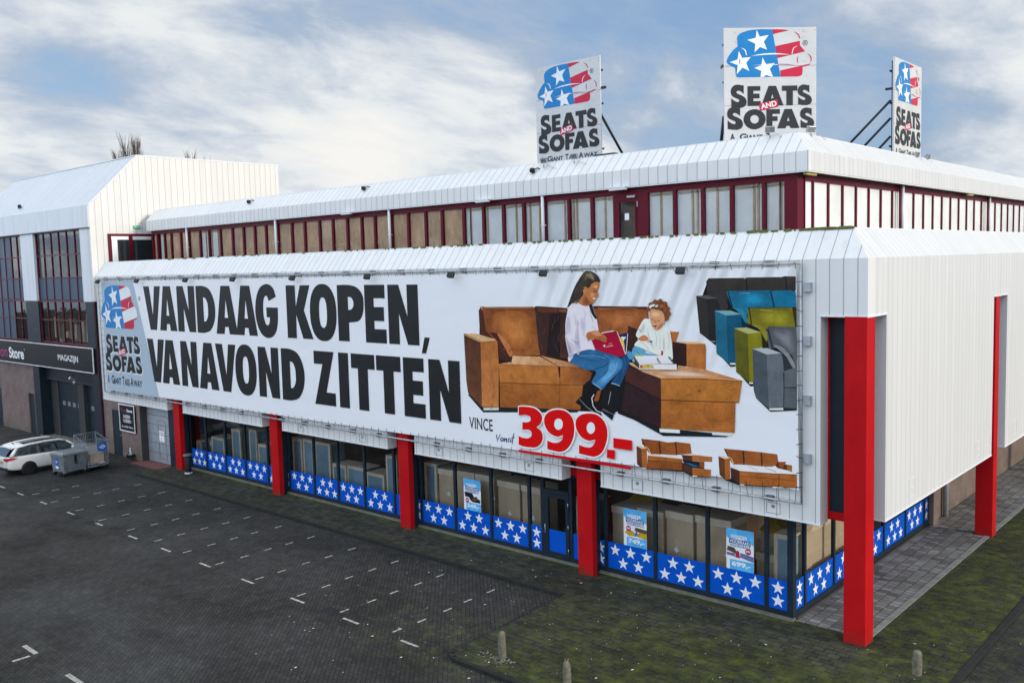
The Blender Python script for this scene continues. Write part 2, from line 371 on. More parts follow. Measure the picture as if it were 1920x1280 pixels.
# flat print: polygons on a frame (origin, u, v), stacked outwards along n
def smooth_ring(pts):
    n = len(pts); r = []
    for i in range(n):
        p0,p1,p2,p3 = pts[i-1],pts[i],pts[(i+1)%n],pts[(i+2)%n]
        if p1[2]: p0 = (2*p1[0]-p2[0],2*p1[1]-p2[1],0)
        if p2[2]: p3 = (2*p2[0]-p1[0],2*p2[1]-p1[1],0)
        if p1[2] and p2[2]: r.append((p1[0],p1[1])); continue
        for k in range(5):
            t=k/5; f=lambda a,b,c,d: .5*(2*b+(c-a)*t+(2*a-5*b+4*c-d)*t*t+(3*b-a-3*c+d)*t**3)
            r.append((f(p0[0],p1[0],p2[0],p3[0]), f(p0[1],p1[1],p2[1],p3[1])))
    return r
class Flat:
    def __init__(s, o, u, v, step=.00025, base=0.):
        s.o, s.u, s.v = Vector(o), Vector(u), Vector(v); s.n = s.u.cross(s.v).normalized(); s.step=step; s.base=base; s.k=0
        s.vs=[]; s.fs=[]; s.c=[]; s.t=[]
    def pt(s, a, b, h): return s.o+s.u*a+s.v*b+s.n*h
    def poly(s, rings, col=(1,1,1), col2=None, ax='v', tex=0.):
        h = s.base+s.k*s.step; s.k += 1; o = len(s.vs)
        tri = tessellate_polygon([[Vector((p[0],p[1],0)) for p in r] for r in rings])
        pts = [p for r in rings for p in r]; i = 0 if ax=='h' else 1
        lo = min(p[i] for p in pts); hi = max(p[i] for p in pts)
        for p in pts:
            q = (p[i]-lo)/(hi-lo+1e-9); q = q if ax=='h' else 1-q
            s.vs.append(s.pt(p[0],p[1],h)); s.c.append(tuple(col[j]*(1-q)+col2[j]*q for j in range(3)) if col2 else col); s.t.append(tex)
        for t in tri:
            a,b,c = (s.vs[o+i] for i in t)
            s.fs.append(tuple(o+i for i in t) if (b-a).cross(c-a).dot(s.n)>0 else tuple(o+i for i in reversed(t)))
        return s
    def rect(s, x0, x1, y0, y1, **k): return s.poly([[(x0,y0),(x1,y0),(x1,y1),(x0,y1)]], **k)
    def glyph(s, ch, x0, x1, y0, y1):
        rr=[]
        for kind,pts in GLYPH[ch]:
            pts=[(p[0],p[1],p[2] if len(p)>2 else 0) for p in pts]
            r = smooth_ring(pts) if kind=='s' else [(p[0],p[1]) for p in pts]
            rr.append([(x0+(x1-x0)*p[0], y0+(y1-y0)*p[1]) for p in r])
        return s.poly(rr)
    def build(s, name, mat, parent=None):
        me = bpy.data.meshes.new(name); me.from_pydata(s.vs, [], s.fs); me.update()
        ca = me.color_attributes.new('Col','FLOAT_COLOR','POINT'); ta = me.attributes.new('Tex','FLOAT','POINT')
        ca = me.attributes['Col']; ta = me.attributes['Tex']
        for i,c in enumerate(s.c): ca.data[i].color=(*c,1); ta.data[i].value=s.t[i]
        me.materials.append(MATS[mat]); ob = bpy.data.objects.new(name, me); COL.objects.link(ob)
        if parent is not None: ob.parent = parent
        return ob
def ellipse(cx,cy,rx,ry,n=28,pw=1.):
    r=[]
    for i in range(n):
        a=2*math.pi*i/n; c,q=math.cos(a),math.sin(a)
        r.append((cx+rx*math.copysign(abs(c)**pw,c),cy+ry*math.copysign(abs(q)**pw,q)))
    return r
GLYPH = {
 'V':[('p',[(0,1),(.35,1),(.5,.34),(.65,1),(1,1),(.69,0),(.31,0)])],
 'A':[('p',[(.29,1),(.71,1),(1,0),(.62,0),(.58,.15),(.42,.15),(.38,0),(0,0)]),('p',[(.5,.72),(.58,.34),(.42,.34)])],
 'N':[('p',[(0,1),(.37,1),(.64,.47),(.64,1),(1,1),(1,0),(.63,0),(.36,.52),(.36,0),(0,0)])],
 'D':[('s',[(0,1,1),(.38,1),(.72,.93),(.93,.74),(1,.5),(.93,.26),(.72,.07),(.38,0),(0,0,1)]),('s',[(.38,.76,1),(.50,.74),(.60,.64),(.62,.5),(.60,.36),(.50,.26),(.38,.24,1)])],
 'G':[('s',[(.94,.77,1),(.84,.92),(.68,.99),(.48,1),(.24,.93),(.07,.75),(0,.5),(.06,.26),(.22,.08),(.46,0),(.70,.02),(.89,.13),(.98,.32),(1,.57,1),(.50,.57,1),(.50,.385,1),(.64,.385,1),(.61,.28),(.53,.235),(.44,.27),(.37,.40),(.36,.54),(.39,.70),(.47,.78),(.56,.77),(.62,.69,1)])],
 'K':[('p',[(0,1),(.36,1),(.37,.6),(.56,1),(.93,1),(.68,.53),(1,0),(.61,0),(.37,.45),(.36,0),(0,0)])],
 'O':[('p',ellipse(.5,.5,.5,.5,36,.88)),('p',ellipse(.5,.5,.145,.265,28,.8))],
 'P':[('s',[(0,1,1),(.45,1),(.78,.95),(.97,.82),(1,.67),(.95,.49),(.79,.37),(.42,.335,1),(.42,0,1),(0,0,1)]),('s',[(.41,.79,1),(.53,.78),(.61,.72),(.61,.63),(.53,.57),(.41,.56,1)])],
 'E':[('p',[(0,1),(.97,1),(.97,.77),(.44,.77),(.44,.62),(.91,.62),(.91,.38),(.44,.38),(.44,.24),(1,.24),(1,0),(0,0)])],
 'Z':[('p',[(.02,1),(.98,1),(.57,.24),(1,.24),(1,0),(0,0),(.43,.76),(.02,.76)])],
 'I':[('p',[(0,1),(1,1),(1,0),(0,0)])], 'T':[('p',[(0,1),(1,1),(1,.74),(.71,.74),(.71,0),(.29,0),(.29,.74),(0,.74)])],
 ',':[('p',[(.38,1),(1,1),(.5,0),(0,0)])],
 'S':[('s',[(.82,.97,1),(.82,.60,1),(.66,.70),(.48,.745),(.36,.69),(.40,.62),(.62,.55),(.88,.44),(1,.27),(.93,.09),(.70,.0),(.40,.0),(.03,.03,1),(.03,.42,1),(.20,.31),(.42,.245),(.54,.29),(.50,.365),(.30,.43),(.07,.53),(0,.70),(.07,.88),(.27,.985),(.50,1.0),(.68,.97)])],
 'o':[('p',ellipse(.5,.5,.5,.5,36)),('p',ellipse(.5,.5,.2,.215,28))],
 'F':[('p',[(0,1),(1,1),(1,.76),(.44,.76),(.44,.63),(.82,.63),(.82,.39),(.44,.39),(.44,0),(0,0)])],
 'a':[('p',[(.33,1),(.66,1),(1,0),(.60,0),(.57,.12),(.41,.12),(.38,0),(0,0)]),('p',[(.495,.62),(.555,.37),(.44,.37)])],
}
def text(frame, name, body, x0, x1, y0, y1, mat, parent, h=.004, bold=0., shear=0., center=False):
    cu = bpy.data.curves.new(name,'FONT'); cu.body = body; cu.size = 1; cu.offset = bold; cu.shear = shear; cu.resolution_u = 4
    if center: cu.align_x = 'CENTER'
    tmp = bpy.data.objects.new(name, cu); COL.objects.link(tmp)
    dg = bpy.context.evaluated_depsgraph_get(); dg.update()
    me = bpy.data.meshes.new_from_object(tmp.evaluated_get(dg)); bpy.data.objects.remove(tmp); bpy.data.curves.remove(cu)
    xs=[v.co.x for v in me.vertices]; ys=[v.co.y for v in me.vertices]
    ax,bx,ay,by = min(xs),max(xs),min(ys),max(ys)
    o,u,v = (Vector(q) for q in frame); n = u.cross(v).normalized()
    for q in me.vertices:
        a = x0+(x1-x0)*(q.co.x-ax)/(bx-ax); b = y0+(y1-y0)*(q.co.y-ay)/(by-ay); q.co = o+u*a+v*b+n*h
    me.materials.clear(); me.materials.append(MATS[mat]); me.name = name
    ob = bpy.data.objects.new(name, me); COL.objects.link(ob); ob.parent = parent
    return ob

# ================================================================== ground
XL, XF, YF = -39.934, .533, .062
g = MB(); g.quad((-260,-160,-.08),(160,-160,-.08),(160,220,-.08),(-260,220,-.08))
tag(g.build('car_park','parking_paver'), kind='structure')
slab = [(-33.0,-1.57),(-7.33,-1.57),(-7.12,-4.3),(-7.08,-6.15),(-7.0,-6.34),(-6.82,-6.45),(-6.6,-6.47),(2.62,-6.5),(2.62,62),(-1.2,62),(-1.2,.56),(-33.0,.56)]
tag(MB().prism(slab,'z',-.3,0.).build('walkway','walkway_paver'), kind='structure')
def strip(pts, wd, z0, z1, name, mat):
    m = MB()
    for a,b in zip(pts,pts[1:]):
        d=(Vector((*b,0))-Vector((*a,0))); l=d.length; d.normalize(); nn=Vector((-d.y,d.x,0)); c=(Vector((*a,0))+Vector((*b,0)))/2+nn*wd/2
        m.obox((c.x,c.y,(z0+z1)/2), d, nn, (0,0,1), l/2, wd/2, (z1-z0)/2)
    return tag(m.build(name,mat), kind='structure')
strip([(-33.0,-1.70),(-7.36,-1.70)], .12, -.2, .018, 'kerb', 'kerb_dark')
strip([(-7.2,-6.2),(-7.08,-6.42),(-6.86,-6.56),(-6.6,-6.60),(2.6,-6.62)], .12, -.2, .018, 'kerb', 'kerb_dark')
strip([(2.62,-6.6),(2.75,62)][::-1], .14, -.2, .014, 'kerb', 'kerb_dark')
MBs = MB(); MBs.quad((-1.5,.56,.004),(.30,.56,.004),(.30,62,.004),(-1.5,62,.004)); tag(MBs.build('side_pavement','side_paver'), kind='structure')
strip([(.30,.60),(.30,62)][::-1], .16, -.2, .022, 'kerb', 'kerb_stone')
m = MB(); m.quad((-36.0,-.55,-.075),(-33.4,-.55,-.075),(-33.4,.45,-.075),(-36.0,.45,-.075)); tag(m.build('doorstep_paving','red_tile'), kind='structure')
m = MB(); m.box(-48.4,-40.3,-.1,.62,-.2,-.03); tag(m.build('loading_ramp','concrete_light'), kind='structure')
# painted bay markings (white bricks)
m = MB()
def dash(x,y,a,l,wd):
    c,s=math.cos(a),math.sin(a); k=max(1,round(l/.21)); 
    for i in range(k):
        u=(-l/2+l*(i+.5)/k); h=l/k/2-.006; cx,cy=x+c*u,y+s*u
        q=[(cx+c*du-s*dv,cy+s*du+c*dv,-.076) for du,dv in((-h,-wd/2),(h,-wd/2),(h,wd/2),(-h,wd/2))]; m.quad(*q)
bays=[-9.27,-11.45,-13.53,-15.74,-18.02,-20.1,-22.17,-24.25,-26.49,-28.79,-31.03,-33.2]
for i,x in enumerate(bays):
    for y in (-6.11,-5.26,-4.33,-3.51,-2.55):
        if x<-33 and y>-4: continue
        dash(x+random.uniform(-.04,.04),y+random.uniform(-.06,.06),R(90),.32,.065)
for x in (-8.41,-10.76,-13.2,-15.78,-18.27,-20.85,-23.25,-26.03,-28.55,-31.24,-33.73,-35.9): dash(x,-6.51,0,.66,.085)
for x in (-15.76,-13.12,-18.4): dash(x,-12.79,0,.8,.12)
dash(-15.35,-13.15,R(90),.42,.1)
tag(m.build('bay_markings','marking_paint'), kind='structure')
# litter flecks
m = MB(); rr = random.Random(3)
for i in range(420):
    x=rr.uniform(-13,5); y=rr.uniform(-7.5,3.5) if rr.random()<.85 else rr.uniform(-10,-6)
    if y>.4 and x<.7: continue
    z=.008 if (x>-7 and -6.4<y and x<2.6) else (-.073)
    if x<-7.2 and y>-1.5: z=.008
    a=rr.uniform(0,6.28); l=rr.uniform(.010,.026)*(2.1 if rr.random()<.14 else 1); c,s=math.cos(a)*l,math.sin(a)*l
    m.quad((x+c,y+s,z),(x-s*.6,y+c*.6,z+.004),(x-c,y-s,z),(x+s*.6,y-c*.6,z+.003))
tag(m.build('litter_flecks','litter_white'), kind='stuff')

# ================================================================== furniture store
store = empty('furniture_store',(0,0,0),'long white clad furniture store with red pillars and blue star windows','shop building')
S8=8.1; PX=[-S8*i for i in range(5)]
SY=10.993
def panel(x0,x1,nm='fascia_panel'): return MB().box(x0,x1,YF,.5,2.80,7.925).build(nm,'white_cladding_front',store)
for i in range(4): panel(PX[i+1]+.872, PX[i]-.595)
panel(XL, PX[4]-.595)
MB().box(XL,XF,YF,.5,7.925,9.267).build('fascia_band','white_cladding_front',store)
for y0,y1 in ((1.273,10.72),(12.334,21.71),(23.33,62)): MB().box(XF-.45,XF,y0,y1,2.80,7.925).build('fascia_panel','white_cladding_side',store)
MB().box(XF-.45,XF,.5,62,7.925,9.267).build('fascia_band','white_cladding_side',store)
def trim(*b): MB().box(*b).build('drip_trim','white_trim',store)
for i in range(1,5): trim(PX[i]-.62,PX[i]+.89,YF-.012,.5,7.905,7.94)
trim(-.63,XF+.014,YF-.014,.06,7.885,7.93); trim(XF-.01,XF+.014,.0605,1.29,7.885,7.93)
trim(XF-.4,XF+.014,10.70,12.35,7.895,7.93)
for i in range(4): trim(PX[i+1]+.868,PX[i]-.592,YF-.012,.5,2.765,2.803)
trim(XL,PX[4]-.592,YF-.012,.5,2.765,2.803)
for y0,y1 in ((1.27,10.725),(12.33,21.71)): trim(XF-.45,XF+.012,y0,y1,2.765,2.803)
a0,a1,zr=9.267,9.983,9.983; s_=.570
MB().quad((XL,YF,a0),(XF,YF,a0),(XF-s_,YF+s_,zr),(XL,YF+s_,zr)).build('parapet_slope','white_cladding_front',store)
MB().quad((XF,YF,a0),(XF,62,a0),(XF-s_,62,zr),(XF-s_,YF+s_,zr)).build('parapet_slope','white_cladding_side',store)
m=MB(); m.box(XL,XF-s_-.02,YF+s_,YF+s_+.10,9.5,zr+.025); m.box(XF-s_-.12,XF-s_,YF+s_+.02,62,9.5,zr+.022); m.build('parapet_coping','white_trim',store)
m=MB(); rr=random.Random(11)                                     # moss along the coping
for i in range(170):
    x = -.1-(rr.random()**2.6)*33; l=rr.uniform(.02,.09)*(1.6 if x>-3 else 1); h=rr.uniform(.004,.02)*(1.5 if x>-3 else 1)
    m.box(x-l,x+l*.6,YF+s_-.012-rr.random()*.03,YF+s_+.05,zr-.012,zr+.027+h)
tag(m.build('moss_fringe','moss_green',store),kind='stuff')
MB().quad((XL,.73,9.62),(XF-.6,.73,9.62),(XF-.6,62,9.62),(XL,62,9.62)).build('roof_deck','dark_lintel',store)
# upper storey
XU,YU=-2.048,2.643; XW,YW=-2.43,2.86; zu0,zu1,zur=11.641,12.164,12.75; su=.589; XUL=-39.19
m=MB(); m.box(XUL,XU,YU,YW-.04,zu0,zu1); m.build('roof_fascia','white_cladding_front',store)
m=MB(); m.box(XU-.34,XU,YW-.04,62,zu0,zu1); m.build('roof_fascia','white_cladding_side',store)
MB().quad((XUL,YU,zu1),(XU,YU,zu1),(XU-su,YU+su,zur),(XUL,YU+su,zur)).build('roof_slope','white_cladding_front',store)
MB().quad((XU,YU,zu1),(XU,62,zu1),(XU-su,62,zur),(XU-su,YU+su,zur)).build('roof_slope','white_cladding_side',store)
m=MB(); m.prism([(YU+.003,zu0+.01),(YU+.003,zu1),(YU+su,zur-.01),(9,zur-.01),(9,zu0+.01)],'x',XUL+.001,XUL+.03); m.build('roof_end','white_trim',store)
m=MB(); m.box(XUL,XU-su,YU+su,YU+su+.08,12.4,zur+.02); m.box(XU-su-.08,XU-su,YU+su+.02,62,12.4,zur+.018); m.build('roof_coping','white_trim',store)
m=MB(); m.box(XUL,XU-.01,YU+.01,YU+.06,zu0-.035,zu0-.002); m.box(XU-.06,XU-.012,YU+.07,62,zu0-.035,zu0-.002); m.build('gutter_trim','white_trim',store)
m=MB(); m.quad((XUL,YU+.66,12.62),(XU-.66,YU+.66,12.62),(XU-.66,62,12.62),(XUL,62,12.62)); m.build('roof_deck','concrete_light',store)
m=MB(); m.box(XUL,XU-.34,YW-.04,YW+.5,zu0+.004,zu0+.05); m.box(XW-.5,XU-.34,YW+.5,62,zu0+.004,zu0+.05); m.build('soffit','dark_lintel',store)
# upper windows along the front
def ring(m,x0,x1,z0,z1,l,r,b,t,y0,y1,ax='y'):
    def B(a,b_,c,d):
        if ax=='y': m.box(a,b_,y0,y1,c,d)
        else: m.box(y0,y1,a,b_,c,d)
    B(x0,x0+l,z0,z1); B(x1-r,x1,z0,z1); B(x0+l,x1-r,z0,z0+b); B(x0+l,x1-r,z1-t,z1)
mx_=[-3.43,-4.43,-5.37,-6.33,-7.33]
mxb=[-8.53,-9.43,-10.39,-11.43,-12.38,-13.33,-14.3,-15.3,-16.45,-17.35,-18.35,-19.34,-20.36,-21.2,-22.15,-23.13,-24.06,-25.14,-26.1,-27.2,-28.15,-29.08,-30.03,-31.0,-32.1,-33.16,-34.03,-35.12,-35.94,-36.94,-37.65,-38.4,-38.93]
ZB,ZT=9.75,11.637
def upper_window(x1,x0,kind,ax='y',pl=YW,l=.055,r=.055,rng=random.Random(5)):
    m=MB(); yy=(pl-.05,pl+.07) if ax=='y' else (pl-.05,pl+.025)
    ring(m,x0,x1,ZB,ZT,l,r,.25,.22,*yy,ax); w_=m.build('window','dark_red_frame',store)
    def q(a,b,c,d,p): return MB().quad((a,p,c),(b,p,c),(b,p,d),(a,p,d)) if ax=='y' else MB().quad((p,a,c),(p,b,c),(p,b,d),(p,a,d))
    g_=pl+.0 if ax=='y' else pl
    q(x0+l,x1-r,ZB+.25,ZT-.22,g_).build('pane','upper_glass',w_)
    d=1 if ax=='y' else -1
    if kind=='w':
        b=q(x0+.01,x1-.01,ZB,ZT,pl+(.07 if ax=='y' else -.03)).build('board','window_board_white',w_)
        mm=MB(); n=1 if rng.random()<.5 else 2
        for k in range(n):
            bx=x0+(x1-x0)*(rng.uniform(.15,.85)); 
            if ax=='y': mm.box(bx-.03,bx+.03,pl+.03,pl+.067,ZB+.02,ZT-.02)
        if ax=='y': mm.box(x0+.065,x1-.065,pl+.03,pl+.066,ZT-.33,ZT-.27); mm.v and mm.build('batten','batten_wood',w_)
    elif kind=='o':
        q(x0+.01,x1-.01,ZB,ZT,pl+.06).build('board','window_board_brown',w_)
        if rng.random()<.8:
            mm=MB(); zz_=rng.uniform(10.25,10.32); mm.box(x0+.065,x1-.065,pl+.03,pl+.057,zz_,zz_+.04); mm.build('batten','window_board_brown',w_)
    elif kind=='c':
        MB().box(x0+.08,x0+(x1-x0)*.6,pl+.12,pl+.15,ZB,ZT).build('board','window_board_white',w_)
    return w_
xs=[-2.76]+mx_
for a,b in zip(xs,xs[1:]): upper_window(a if a!=-2.76 else -2.76,b,'w')
MB().box(-2.757,XW,YW-.054,YW+.35,ZB,ZT).build('corner_post','dark_red_frame',store)
# roof door
m=MB(); ring(m,-8.53,-7.33,ZB,ZT,.10,.36,.1,.42,YW-.05,YW+.07); dr=m.build('roof_door','dark_red_frame',store)
m=MB(); ring(m,-8.43,-7.69,ZB+.1,ZT-.42,.10,.05,.12,.04,YW-.075,YW-.02); m.build('door_leaf','dark_red_frame',dr)
MB().quad((-8.33,YW-.04,ZB+.2),(-7.74,YW-.04,ZB+.2),(-7.74,YW-.04,ZT-.45),(-8.33,YW-.04,ZT-.45)).build('pane','upper_glass',dr)
MB().quad((-8.43,YW+.2,ZB),(-7.4,YW+.2,ZB),(-7.4,YW+.2,ZT),(-8.43,YW+.2,ZT)).build('dark_interior','interior_dark',dr)
MB().box(-8.14,-7.98,YW-.05,YW-.044,10.62,10.83).build('notice','paper_white',dr)
m=MB(); m.box(-8.0,-7.7,YW-.13,YW-.07,ZT-.33,ZT-.27); m.build('door_closer','steel',dr)
m=MB(); m.box(-7.66,-7.63,YW-.09,YW-.05,ZT-.62,ZT-.45); m.build('hinge','steel',dr)
for a,b in zip(mxb,mxb[1:]):
    k='w' if a>-15.2 else 'o'
    if -33.3<a<-31.5: k='w'
    if -37.7<a<-35.9 and rr.random()<.5: k='c'
    upper_window(a,b,k)
for xp in (-11.43,-19.34,-27.2,-35.12):
    m=MB().tube([(xp,YW-.13,9.62),(xp,YW-.13,zu0+.02)],.055,12); m.box(xp-.07,xp+.07,YW-.19,YW-.05,10.6,10.63); m.build('downpipe','white_trim',store)
MB().box(XW-.35,XW-.0,YW+.352,2.95+.27,ZB,ZT).build('corner_post','dark_red_frame',store)
ys=[3.22,3.80]+[4.856+1.035*i for i in range(0,42)]
for a,b in zip(ys,ys[1:]): upper_window(b,a,'w','x',XW,.045,.045)
for yp in (10.45,20.9,31.3):
    MB().tube([(XW+.12,yp,9.62),(XW+.12,yp,zu0+.02)],.05,12).build('downpipe','muntin_red',store)
    MB().tube([(XW+.13,yp+.2,9.62),(XW+.13,yp+.2,zu0+.02)],.05,12).build('downpipe','white_trim',store)
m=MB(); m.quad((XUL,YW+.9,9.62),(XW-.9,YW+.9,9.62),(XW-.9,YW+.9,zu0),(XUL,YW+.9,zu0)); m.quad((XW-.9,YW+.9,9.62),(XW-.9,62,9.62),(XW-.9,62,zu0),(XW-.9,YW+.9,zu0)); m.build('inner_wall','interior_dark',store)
# pillars with the glazed slots behind them
for i,px in enumerate(PX):
    y0,y1=(.035,.55) if i==0 else (0.03,.25)
    MB().box(px,px+.55-.02*(i==0),y0,y1,-.02,7.9 if i==0 else 8.6).build('pillar','red_paint',store,bevel=.008)
    if i: MB().box(px+.06,px+.49,.252,.50,-.02,2.78).build('pillar_casing','navy_paint',store)
    m=MB(); fr=(px-.66,px+(.95 if i else .07))
    ring(m,fr[0],fr[1],2.83,7.92,.10,.10 if i else .0,.20,.10,.515,.60); sl_=m.build('slot_window','red_paint',store)
    MB().box(fr[0]+.1,fr[1]-(.1 if i else 0),.56,.575,3.03,7.82).build('glazing','navy_paint',sl_)
for yp in (SY,SY*2,SY*3):
    MB().box(0.0,.53,yp,yp+.45,-.02,8.6).build('pillar','red_paint',store,bevel=.008)
m=MB(); ring(m,.60,1.33,2.83,7.92,0.,.10,.2,.10,.04,.07,'x'); sl_=m.build('slot_window','red_paint',store)
MB().box(.045,.06,.60,1.23,3.03,7.82).build('glazing','navy_paint',sl_)
m=MB(); ring(m,SY-.35,SY+1.4,2.83,7.92,.1,.10,.2,.10,.0-.04,-.002,'x'); sl_=m.build('slot_window','red_paint',store)
MB().box(-.03,-.015,SY-.25,SY+1.3,3.03,7.82).build('glazing','navy_paint',sl_)
MB().box(-1.53,.07,.61,62,2.83,2.9).build('soffit','dark_lintel',store)
# shop windows
def starpts(cx,cy,r,sq=1.): return [(cx+sq*(r if k%2==0 else r*.40)*math.sin(math.pi*k/5),cy+(r if k%2==0 else r*.40)*math.cos(math.pi*k/5)) for k in range(10)]
def shop_window(x0,x1,flip,ax='y',pl=.54,z1=2.83):
    wd=x1-x0; m=MB(); l=.055
    if ax=='y': ring(m,x0,x1,.08,z1,l,l,.13,.08,pl-.04,pl+.05,'y')
    else: ring(m,x0,x1,.08,z1,l,l,.13,.08,pl-.05,pl+.04,'x')
    w_=m.build('shop_window','navy_paint',store)
    if ax=='y': fr=((0,pl,0),(1,0,0),(0,0,1))
    else: fr=((pl,0,0),(0,1,0),(0,0,1))
    f=Flat(*fr,base=0.); f.rect(x0+l,x1-l,.21,z1-.08); f.build('pane','shop_glass',w_)
    f=Flat(*fr,base=.010); f.rect(x0+l,x1-l,.21,1.0); f.build('star_band','band_blue',w_)
    f=Flat(*fr,base=.014); r=.192; c=(x0+x1)/2
    if wd>1.2: rows=[(.78,[-.27,.27]),(.42,[-.55,0,.55])] if flip else [(.78,[-.55,0,.55]),(.42,[-.27,.27])]; 
    else: rows=[(.77,[0]),(.42,[0])]
    if wd<.75: rows=[(.77,[0]),(.42,[0])]
    k=min(1.,wd/1.72)
    for z,xx in rows:
        for q in xx:
            pts=[(min(max(a,x0+l+.004),x1-l-.004),b) for a,b in starpts(c+q*k,z,r)]
            f.poly([pts])
    f.build('star_decal','sign_white',w_)
    return w_
MUL=[-31.8,-30.37,-28.7,-27.06,-25.3,-24.05,-23.72,-21.98,-20.41,-18.76,-17.03,-15.95,-15.57,-13.83,-12.12,-10.44,-9.87]
fl=0
for a,b in zip(MUL,MUL[1:]): shop_window(a,b,fl%2==0); fl+=(b-a>1.2)
fl=0
M2=[-8.73,-7.85,-7.40,-5.67,-3.98,-2.24,-1.60]
for a,b in zip(M2,M2[1:]):
    shop_window(a,b,fl%2==1); fl+=(b-a>1.2)
MB().box(-1.60,-1.49,.49,.62,.02,2.83).build('corner_mullion','navy_paint',store)
fl=0
M3=[.62,1.25,3.13,5.02,6.93,8.86,10.7,11.15]
for a,b in zip(M3,M3[1:]): shop_window(a,b,fl%2==0,'x',-1.53); fl+=1
MB().box(-1.62,-1.53,11.15,62,-.05,2.83).build('brick_wall','side_brick',store)
MB().box(-1.60,-1.36,11.20,11.75,-.05,2.83).build('brick_pier','side_brick',store)
MB().tube([(-1.40,12.65,0),(-1.40,12.65,2.83)],.09,14).build('downpipe','galvanised',store)
MB().box(-33.0,-1.47,.42,.60,-.05,.07).build('plinth','concrete_light',store)
m=MB(); m.box(-1.62,-1.42,.61,11.15,-.05,.075); m.build('plinth','dark_lintel',store)
# glass door
m=MB(); ring(m,-9.87,-8.73,.06,2.83,.06,.06,.05,.10,.50,.60); dr=m.build('glass_door','navy_paint',store)
m=MB(); m.box(-9.81,-8.79,.47,.60,2.15,2.27); ring(m,-9.80,-8.80,.11,2.14,.17,.13,.17,.12,.485,.57); m.build('door_leaf','navy_paint',dr)
MB().quad((-9.63,.53,.28),(-8.93,.53,.28),(-8.93,.53,2.02),(-9.63,.53,2.02)).build('pane','shop_glass',dr)
MB().quad((-9.80,.55,2.27),(-8.80,.55,2.27),(-8.80,.55,2.72),(-9.80,.55,2.72)).build('pane','shop_glass',dr)
MB().quad((-9.63,.520,.28),(-8.93,.520,.28),(-8.93,.520,.98),(-9.63,.520,.98)).build('blue_panel','band_blue',dr)
m=MB(); m.tube([(-9.72,.46,.85),(-9.72,.43,.87),(-9.72,.43,1.13),(-9.72,.46,1.15)],.014,8); m.build('handle','steel',dr)
for z in (.4,1.15,1.85): MB().tube([(-8.815,.47,z-.07),(-8.815,.47,z+.07)],.016,8).build('hinge','steel',dr)
# shop interior
m=MB(); m.quad((-33.4,.6,.02),(-1.62,.6,.02),(-1.62,14,.02),(-33.4,14,.02)); m.build('shop_floor','interior_floor',store)
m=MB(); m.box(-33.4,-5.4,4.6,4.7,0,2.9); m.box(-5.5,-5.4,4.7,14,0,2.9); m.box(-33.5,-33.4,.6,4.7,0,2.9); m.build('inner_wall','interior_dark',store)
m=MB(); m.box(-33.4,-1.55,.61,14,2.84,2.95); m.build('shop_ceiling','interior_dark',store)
# left bay: brick, dark door, loading shutter
m=MB(); m.box(XL,-39.0,YF,.5,-.2,2.765); m.box(-38.9+.9,-35.9,YF,.5,-.2,2.765); m.box(-39.0,-38.0,YF,.5,2.3,2.765); m.build('brick_wall','shop_brick',store)
m=MB(); m.box(-39.0,-38.0,YF+.03,YF+.1,-.1,2.3); ds=m.build('service_door','navy_paint',store)
m=MB(); m.tube([(-38.15,YF+.0,1.0),(-38.05,YF+.0,1.0)],.015,8); m.build('handle','steel',ds)
m=MB(); m.box(-35.9,-35.86,YF,.6,-.2,2.765); m.build('reveal','dark_lintel',store)
m=MB(); m.box(-35.86,-33.45,.42,.5,-.06,2.765); sh=m.build('loading_shutter','galvanised',store)
m=MB()
for k in range(1,6): m.box(-35.86,-33.45,.412,.42,-.06+k*.47,-.06+k*.47+.02)
m.build('panel_joint','grey_bracket',sh)
m=MB(); ring(m,-34.72,-34.0,.15,2.05,.012,.012,.012,.012,.407,.42); m.build('wicket_door','grey_bracket',sh)
f=Flat((0,.405,0),(1,0,0),(0,0,1)); f.rect(-34.68,-34.15,1.02,1.55); f.build('notice','paper_white',sh)
fr=((0,.404,0),(1,0,0),(0,0,1))
text(fr,'notice_text','Bezorging',-34.63,-34.2,1.43,1.49,'letter_charcoal',sh,bold=.02); text(fr,'notice_text','& magazijn',-34.63,-34.2,1.32,1.39,'letter_charcoal',sh,bold=.02)
text(fr,'notice_text','>',-34.46,-34.38,1.10,1.20,'letter_charcoal',sh,bold=.02)
MB().box(-33.45,-32.35,.3,.5,-.1,2.765).build('reveal','navy_paint',store)
# access plates on the cladding above the shop windows
for x in (-22.1,-18.2,-14.1,-10.0,-5.94,-1.82):
    m=MB(); ring(m,x-.19,x+.19,2.87,3.15,.010,.010,.010,.010,YF-.012,YF-.002); m.box(x-.04,x+.04,YF-.02,YF-.002,3.02,3.10); m.build('access_plate','steel',store)
for y in (3.2,9.2,13.6):
    m=MB(); ring(m,y-.25,y+.25,3.02,3.5,.008,.008,.008,.008,XF+.002,XF+.006,'x'); m.box(XF+.002,XF+.012,y-.10,y+.10,3.24,3.26); m.build('access_plate','white_trim',store)
